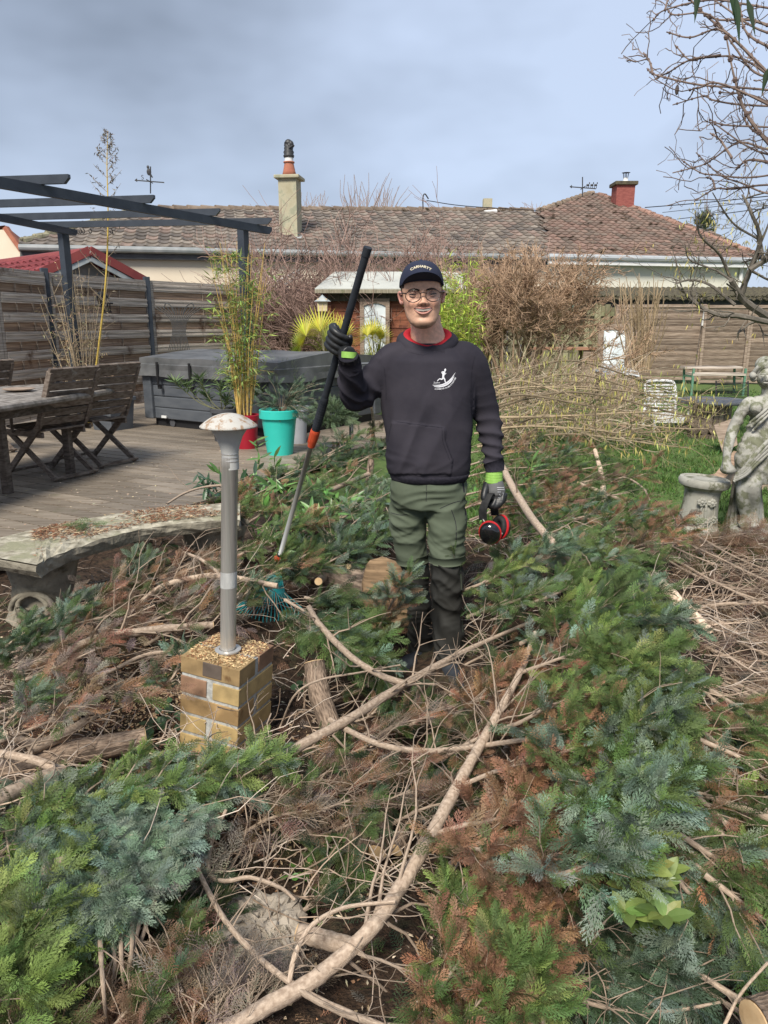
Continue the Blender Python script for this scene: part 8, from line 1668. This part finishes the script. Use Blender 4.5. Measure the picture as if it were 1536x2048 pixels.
# J: rear heap right of the man
cluster('brown and green branch lying before the lawn', [((x - 100, y + 30, .2), (x + 60, y + 5, .42), {'pal': rnd.choice(['NRN', 'RRG', 'GGD', 'NNO', 'DGB', 'DGG'])}) for x, y in ((1040, 900), (1090, 930), (1150, 950), (1200, 980), (1250, 1010), (1080, 1000), (1140, 1020), (1200, 1050), (1260, 1060), (1070, 1060), (1030, 960), (1300, 1080), (1230, 1090), (1120, 890), (1180, 920), (1040, 1010), (1290, 1040), (1130, 1080), (1240, 940), (1020, 880), (1010, 930), (1060, 955), (1110, 975), (1080, 905), (1150, 900), (1190, 950), (1000, 1000))], 'branches at the back of the heap before the lawn', r=(.009, .003), side=.28, ntw=12, fpt=4, size=.095, inner='NR', split=.3, up=.35, tm=FRS, bare=.15)
# K: brown twigs at the right
cluster('leafless branch in the twig pile at the right edge', [((x - 110, y - 40, .22), (x + 90, y + 50, .22)) for x, y in ((1400, 1130), (1460, 1160), (1510, 1190), (1400, 1220), (1460, 1260), (1520, 1290), (1400, 1330), (1460, 1360), (1530, 1380), (1370, 1090), (1440, 1110), (1500, 1110), (1390, 1400), (1480, 1310), (1530, 1150), (1350, 1270), (1410, 1290))], 'bare branches in the twig pile at the right', r=(.009, .003), side=.3, ntw=13, fpt=2, size=.10, pal='NNE', inner='NE', split=.5, up=.15, bare=.75, tm=FRD)
cluster('withered dark brown branch lying before the statue', [((x - 100, y + 8, .1), (x + 80, y, .2)) for x, y in ((1420, 1080), (1480, 1078), (1540, 1070), (1380, 1095), (1500, 1092))], 'withered branches before the statue', r=(.007, .003), side=.22, ntw=12, fpt=4, size=.11, pal='NNN', inner='N', split=.3, up=.2, tm=FRD)
cluster('dark green branch in the hollow at the right', [((x - 60, y - 30, .1), (x + 60, y + 20, .12)) for x, y in ((1390, 1490), (1450, 1420), (1370, 1560), (1520, 1430), (1420, 1550), (1360, 1440), (1500, 1360))], 'dark green branches in the hollow at the right', r=(.006, .003), side=.2, ntw=10, fpt=5, size=.085, pal='DDB', inner='D', split=.2, up=.15)
cluster('short green spray lying among brown twigs in the clearing', [((x - 60, y + 25, .1), (x + 40, y - 15, .2)) for x, y in ((640, 1545), (740, 1590), (560, 1600), (690, 1650), (830, 1530), (880, 1590), (620, 1500))], 'green sprays in the clearing', r=(.005, .002), side=.12, ntw=9, fpt=4, size=.065, pal='DGO', inner='RN', split=.35, up=.2)
# M: bare twigs, centre and bottom left
cluster('leafless twiggy branch in the clearing by the logs', [((x - 80, y + 30, .12), (x + 60, y - 20, .24)) for x, y in ((680, 1580), (760, 1600), (560, 1640), (640, 1620), (500, 1600), (700, 1500), (820, 1450), (900, 1420), (600, 1560), (860, 1620))], 'twiggy branches in the clearing', r=(.006, .002), side=.2, ntw=14, fpt=3, size=.07, pal='NREN', inner='NE', split=.4, up=.15, bare=.5, tm=FRD)
cluster('reddish drooping stem under the blue green clump', [((x, y, .26), (x + rnd.uniform(-70, 20), y + 190, .06)) for x, y in ((190, 1840), (215, 1840), (240, 1830), (265, 1835), (285, 1820), (310, 1800), (150, 1850), (200, 1880))], 'drooping stems under the blue green clump', r=(.006, .003), side=.1, ntw=8, fpt=2, size=.06, pal='RN', inner='N', split=.5, up=-.1, bare=.5, tm=FRD)
cluster('silvery dead branch left of the main limb', [((x, y + 120, .08), (x + 15, y - 20, .16)) for x, y in ((450, 1960), (420, 1980), (480, 1980), (380, 1990), (340, 1790), (430, 1740), (500, 1960))], 'silvery dead branches at the bottom', r=(.0045, .002), side=.14, ntw=14, fpt=2, size=.065, pal='EEE', inner='E', split=.5, up=.1, bare=.5, tm=FRD)
cluster('rusty dead branch on the soil at the bottom left', [((x - 40, y + 60, .04), (x + 40, y - 20, .12)) for x, y in ((260, 1960), (310, 1990), (350, 1930), (230, 2020), (300, 2040), (340, 1950))], 'rusty dead branches at the bottom left', r=(.005, .002), side=.13, ntw=11, fpt=4, size=.065, pal='RNN', inner='N', split=.4, up=.1, tm=FRD)
# ---- uncountable litter
def pile(x, y):  # coarse height of the litter bed under the branches
    z = ground_z(x, y) + 0
    for cx_, cy_, sx, sy, h in ((1.05, 2.9, .45, .9, .24), (.75, 2.0, .5, .45, .12), (1.2, 4.0, .7, .5, .2), (-.7, 4.3, .6, .5, .2), (-.75, 3.35, .7, .35, .10), (-1.15, 1.75, .3, .4, .12), (1.75, 3.3, .5, .6, .08), (-.2, 4.6, .5, .4, .2), (.95, 4.75, .5, .4, .12)): z = z + h * np.exp(-((x - cx_) / sx) ** 2 - ((y - cy_) / sy) ** 2) * (1 - np.exp(-((x - .18) / .38) ** 2 - ((y - 3.15) / .5) ** 2))
    return z
lx = np.linspace(-2.6, 3.0, 150); ly = np.linspace(1.0, 5.4, 130); X, Y = np.meshgrid(lx, ly); edge_f = np.clip(np.minimum(np.minimum(X + 2.6, 3.0 - X), np.minimum(Y - .9, 5.4 - Y)) / .4, 0, 1); Z = ground_z(X, Y) * 1.0 + (pile(X, Y) - ground_z(X, Y) + .012) * edge_f - .02 * (edge_f < .02) + rng.normal(0, .006, X.shape); n_ = len(lx)
mat('litter', (.018, .012, .008), (.085, .052, .033), 38, rough=1, bump=1.0, bs=120, c3=(.06, .055, .03), s3=6, f3=.56, bump_d=.015)
i = np.arange(len(ly) - 1)[:, None] * n_; j = np.arange(n_ - 1)[None]; g = Geo(); g.add(np.stack([X, Y, Z], -1).reshape(-1, 3), np.stack([i + j, i + j + 1, i + n_ + j + 1, i + n_ + j], -1).reshape(-1, 4)); g.build('litter_bed', 'litter', smooth=True, label='dark bed of needles and crushed twigs under the cut branches', kind='stuff')
def scatter(k, ok=None, y0=1.05, y1=5.4):
    y = y0 + (y1 - y0) * rng.random(k) ** 1.25; x = (rng.random(k) - .5) * (1.18 * y + .5); m = (x > -2.6) & (x < 3.0) & (((x - .2) / .36) ** 2 + ((y - 2.98) / .34) ** 2 > 1)
    if ok is not None: m &= ok(x, y)
    x, y = x[m], y[m]; return np.stack([x, y, pile(x, y)], -1)
deckline = lambda x, y: ~((x < .15) & (y > 4.05 + .0 * x + .55 * np.clip(x + 2, 0, 2) * .9) & (x < 0.1)) & ~((y > 4.9) & (x > .8))
p = scatter(3400, deckline); k = len(p); p[:, 2] += rng.uniform(.005, .05, k); g = Geo(); d = rdir(k, -.1, .3); sel = np.sin(p[:, 0] * 3.1 + 1) + np.sin(p[:, 1] * 4.3 + p[:, 0]) + rng.normal(0, .7, k); c = np.where((sel > .7)[:, None], pcol('GDO', k), pcol('NRNE', k)); fronds(g, p, d, rng.uniform(.05, .10, k) * (.7 + p[:, 1] * .12), c, FRD, None, .6); g.build('conifer_litter', 'conifer', label='small brown and green conifer sprays strewn over the ground', kind='stuff')
p = scatter(2500, deckline, 1.6, 5.2); k = len(p); g = Geo()
for q in range(k):
    b = p[q] + np.array([0, 0, rnd.uniform(.01, .16)]); a = rnd.gauss(.3, 1.1); L2 = rnd.uniform(.12, .42); d = np.array([math.cos(a), math.sin(a), rnd.gauss(.05, .18)]); tw = twig_path(b, d, L2, 6, -.03, .3); g.tube(tw, [rnd.uniform(.0014, .003), .0009], 4, col=np.array(rnd.choice([(.40, .30, .22), (.48, .38, .30), (.28, .20, .14), (.55, .46, .38)])) * rnd.uniform(.8, 1.2), caps=False)
g.build('brushwood', 'stemmat', label='tangle of thin loose twigs between the cut branches', kind='stuff')
# sawdust and chips on the soil by the pier
k = 5200; c = [PZ(280, 1400, .03), PZ(200, 1470, .03), PZ(640, 1560, .02), PZ(560, 1700, .02), PZ(440, 1850, .1)]; w = rng.choice(5, k, p=[.45, .25, .12, .1, .08]); pos = np.array([tuple(c[q]) for q in w]) + rng.normal(0, 1, (k, 3)) * np.array([.20, .16, 0]); pos[:, 2] = pile(pos[:, 0], pos[:, 1]) + .016; g = Geo(); blades(g, pos, rdir(k, -.2, .3), rng.uniform(.006, .022, k), rng.uniform(.005, .010, k), np.where(rng.random((k, 1)) < .7, [[.58, .43, .26]], [[.40, .22, .12]]) * rng.uniform(.7, 1.2, (k, 1))); g.build('wood_chips', 'chips', label='sawdust and wood chips on the soil around the brick pier', kind='stuff')
k = 1500; p = scatter(k, deckline); k = len(p); p[:, 2] += .03; g = Geo(); blades(g, p, rdir(k, -.2, .4), rng.uniform(.008, .022, k), rng.uniform(.004, .008, k), jcol(k, (.60, .50, .36), .2)); g.build('scattered_chips', 'chips', label='pale wood chips sprinkled through the whole branch heap', kind='stuff')
# ---- broadleaf pieces
LFV = np.array([[0, 0, 0], [.18, .34, .05], [.45, .5, .09], [.75, .34, .05], [1, 0, -.06], [.75, -.34, .05], [.45, -.5, .09], [.18, -.34, .05], [.18, 0, 0], [.45, 0, .01], [.75, 0, 0]])
LFF = np.array([[0, 8, 1], [8, 2, 1], [8, 9, 2], [9, 3, 2], [9, 10, 3], [10, 4, 3], [0, 7, 8], [8, 7, 6], [8, 6, 9], [9, 6, 5], [9, 5, 10], [10, 5, 4]])
def leaves(g, pos, d, L2, w, col, up=None):
    k = len(pos); pos = np.array(pos); upv = np.array([0, 0, 1.]) + (CAMN - pos) / np.linalg.norm(CAMN - pos, axis=1)[:, None] * .8 + rng.normal(0, .3, (k, 3)); g.inst(LFV, LFF, pos, basis(np.array(d), upv), np.stack([L2, w, w], -1), col)
mat('broadleaf', (.85, .9, .85), (1.15, 1.1, 1.1), 12, rough=.38, bump=.05, attr=True, trans=.2, spec=.5)
t = thing('broadleaf_shoot', 'upright shoot with oval olive green leaves low in the right of the heap', 'plant', PZ(1290, 1870, .1)); g = Geo(); pth = smooth_path([PZ(1295, 1890, .16), PZ(1290, 1810, .30), PZ(1287, 1750, .42), PZ(1283, 1712, .50)], 6); g.tube(pth, [.0045, .003], 7, col=(.28, .34, .10)); LP, LD, LL = [], [], []
for q in range(11):
    p = pth[min(1 + int(q * 1.65), len(pth) - 1)]
    for s_ in (0, 2.1, 4.2): a = q * 1.1 + s_; LP.append(p); LD.append((math.cos(a), math.sin(a) * .8 - .3, rnd.uniform(.05, .6))); LL.append(rnd.uniform(.052, .072))
for bx, by in ((1330, 1742), (1322, 1760), (1245, 1765), (1330, 1835), (1250, 1820)):
    e = np.array(PZ(bx, by, .40)); p = pth[6 + rnd.randrange(6)]; g.tube([p, (p + e) / 2 + np.array([0, 0, .01]), e], [.0025, .0015], 5, col=(.28, .34, .10))
    for q in range(7): a = q * .9; LP.append(e - (e - p) * .1 * (q // 3)); LD.append((math.cos(a), math.sin(a) * .8 - .3, rnd.uniform(0, .7))); LL.append(rnd.uniform(.04, .062))
g.build('stem', 'stemmat', t); g = Geo(); k = len(LP); LL = np.array(LL); leaves(g, LP, LD, LL, LL * .50, jcol(k, (.20, .27, .075), .16)); g.build('leaves', 'broadleaf', t)
for i_, (cx_, cy_, n_, lb) in enumerate(((505, 1040, 8, 'cut shoots with long green leaves just right of the lamp post'), (580, 1015, 9, 'broad leaved green shoots beside the rake shaft'), (660, 1040, 10, 'glossy lance leaved shoots right of the rake shaft'), (640, 1085, 7, 'pale green lance leaved shoots low right of the rake shaft'), (720, 1015, 8, 'fresh green leafy shoots beside the upright log'), (505, 945, 6, 'leafy shoots leaning on the deck edge behind the lamp post'), (1025, 985, 5, 'green leafy shoots behind the lowered glove'), (420, 965, 5, 'dark lance shaped leaves on the deck edge left of the lamp post'))):
    b = PZ(cx_, cy_ + 20, .22); t = thing('leafy_shoots', lb, 'shoots', b); g = Geo(); LP, LD, LL = [], [], []
    for _ in range(n_):
        s_ = np.array(b) + rng.normal(0, .12, 3) * [1, .6, .2]; tw = twig_path(s_, (rnd.gauss(0, .8), rnd.gauss(-.2, .6), rnd.uniform(.1, .8)), rnd.uniform(.15, .4), 6, -.08, .15); g.tube(tw, [.004, .002], 5, col=(.20, .25, .08), caps=False)
        for q in range(1, 7):
            for _ in range(2): LP.append(tw[q]); LD.append((tw[q] - tw[q - 1]) / .05 * .5 + rng.normal(0, .6, 3)); LL.append(rnd.uniform(.07, .145))
    g.build('stems', 'stemmat', t); g = Geo(); k = len(LP); LL = np.array(LL); leaves(g, LP, LD, LL, LL * rng.uniform(.18, .30, k), jcol(k, (.13, .26, .07) if i_ != 7 else (.06, .12, .07), .28)); g.build('leaves', 'broadleaf', t)
t = thing('ivy', 'dark green ivy leaves on the soil left of the brick pier', 'ivy', PZ(300, 1400, .03)); g = Geo(); k = 60; c = np.array([tuple(PZ(*q, .06)) for q in ((250, 1400), (330, 1420), (300, 1460), (270, 1370), (345, 1445), (620, 1370))])[rng.integers(0, 6, k)] + rng.normal(0, .04, (k, 3)) * [1, 1, .3]; LL = rng.uniform(.025, .045, k); leaves(g, c, rdir(k, 0, .6), LL, LL * .9, jcol(k, (.06, .11, .05), .25)); g.build('leaves', 'broadleaf', t)
t = thing('weeds', 'small green weeds in the soil around the flat rock', 'weeds', PZ(420, 1880, .03)); g = Geo(); k = 130; c = np.array([tuple(PZ(*q, .05)) for q in ((410, 1890), (370, 1880), (620, 1760), (690, 1760), (660, 1800), (590, 1840), (420, 1950), (700, 1700))])[rng.integers(0, 8, k)] + rng.normal(0, .04, (k, 3)) * [1, 1, .2]; LL = rng.uniform(.014, .032, k); leaves(g, c, rdir(k, .1, .9), LL, LL * .8, jcol(k, (.11, .24, .05), .25)); g.build('leaves', 'broadleaf', t)
t = thing('dry_leaf', 'single withered yellow brown leaf at the bottom centre', 'leaf', PZ(1145, 1990, .15)); g = Geo(); leaves(g, [PZ(1145, 1925, .16)], [np.array(PZ(1150, 2005, .1) - PZ(1145, 1925, .16))], np.array([.075]), np.array([.03]), np.array([[.42, .36, .14]])); g.build('blade', 'broadleaf', t)
# ---- hazel brush pile with catkins behind the heap
HZ = (.40, .31, .20)
def hazel(label, pts, D, r, ntw, tl, cat_n, seed, group, ctone=1.0):
    P_ = [P(x, y, D + dz) for x, y, dz in pts]; t = thing('hazel_branch', label, 'branch', P_[0], group=group); g = Geo(); ck = []; branchy(g, ck, P_, D, r, np.array(HZ) * ctone, ntw, tl, leaf=1.0, seed=seed, sub=3, dv=.2, dirbias=(.15, 0, .05)); g.build('limb', 'stemmat', t)
    if ck: ck = np.repeat(np.array(ck), 2, 0) + rng.normal(0, .05, (len(ck) * 2, 3)); ck = ck[rng.random(len(ck)) < cat_n]; k = len(ck); g = Geo(); 
    if ck is not None and len(ck): blades(g, ck, rdir(k, -1, -.85), rng.uniform(.05, .09, k), .013, jcol(k, (.52, .48, .15), .2)); g.build('catkins', 'leaf', t, kind='stuff'); g = Geo()
rH = random.Random(5)
for q in range(18):
    y = 742 + q * 7.8 + rH.uniform(-6, 6); x0 = rH.uniform(945, 1010); x1 = rH.uniform(1180, 1420); dD = rH.uniform(-.8, .8); bow = rH.uniform(-12, 45); yy1 = 775 + (q / 18) * 110 + rH.uniform(-10, 18)
    hazel('cut hazel branch with yellow catkins in the brush pile, ' + ORD[q] + ' from the top', [(x0, y + 20, -dD * .3), ((x0 + x1) / 2 - 40, y - bow + 8, 0), (x1 - 60, (y + yy1) / 2 + 5, dD * .3), (x1, yy1, dD * .6)], 7.9 + dD, [.013, .009, .004], 13, .6, .9, 200 + q, 'hazel branches of the brush pile', rH.uniform(.45, 1.0))
t = thing('brush_pile', 'mound of loose bare brown sticks under the hazel branches', 'brush pile', P(1150, 850, 8.6)); t['kind'] = 'stuff'; bpv = t; g = Geo()
for _ in range(620):
    x = rH.uniform(965, 1270); y = rH.uniform(735, 880); D = 8.6 + rH.uniform(-.6, .6) + (860 - y) / 90; p = np.array(P(x, y, D)); a = rH.gauss(.2, .8); tw = twig_path(p, (math.cos(a), rH.gauss(0, .4), math.sin(a) * .8), rH.uniform(.25, .8), 5, 0, .2); g.tube(tw, [rH.uniform(.003, .006), .002], 4, col=np.array(rH.choice([(.42, .32, .22), (.32, .22, .15), (.50, .42, .31)])) * rH.uniform(.7, 1.2), caps=False)
bpv_loc = bpv.location.copy(); bpy.data.objects.remove(bpv); o = g.build('brush_pile', 'stemmat', label='mound of loose bare brown sticks under the hazel branches', kind='stuff')
g = Geo(); k = 2600; x = rng.uniform(970, 1340, k); y = rng.uniform(800, 885, k); pos = np.array([tuple(PZ(a, b + 12, .12)) for a, b in zip(x, y)]); pos[:, 2] += rng.uniform(0, .15, k); blades(g, pos, rdir(k, -.3, .8), rng.uniform(.03, .07, k), rng.uniform(.012, .02, k), jcol(k, (.36, .27, .15), .35)); g.build('dry_leaves', 'leaf', label='dry leaves and catkins fallen under the brush pile', kind='stuff')
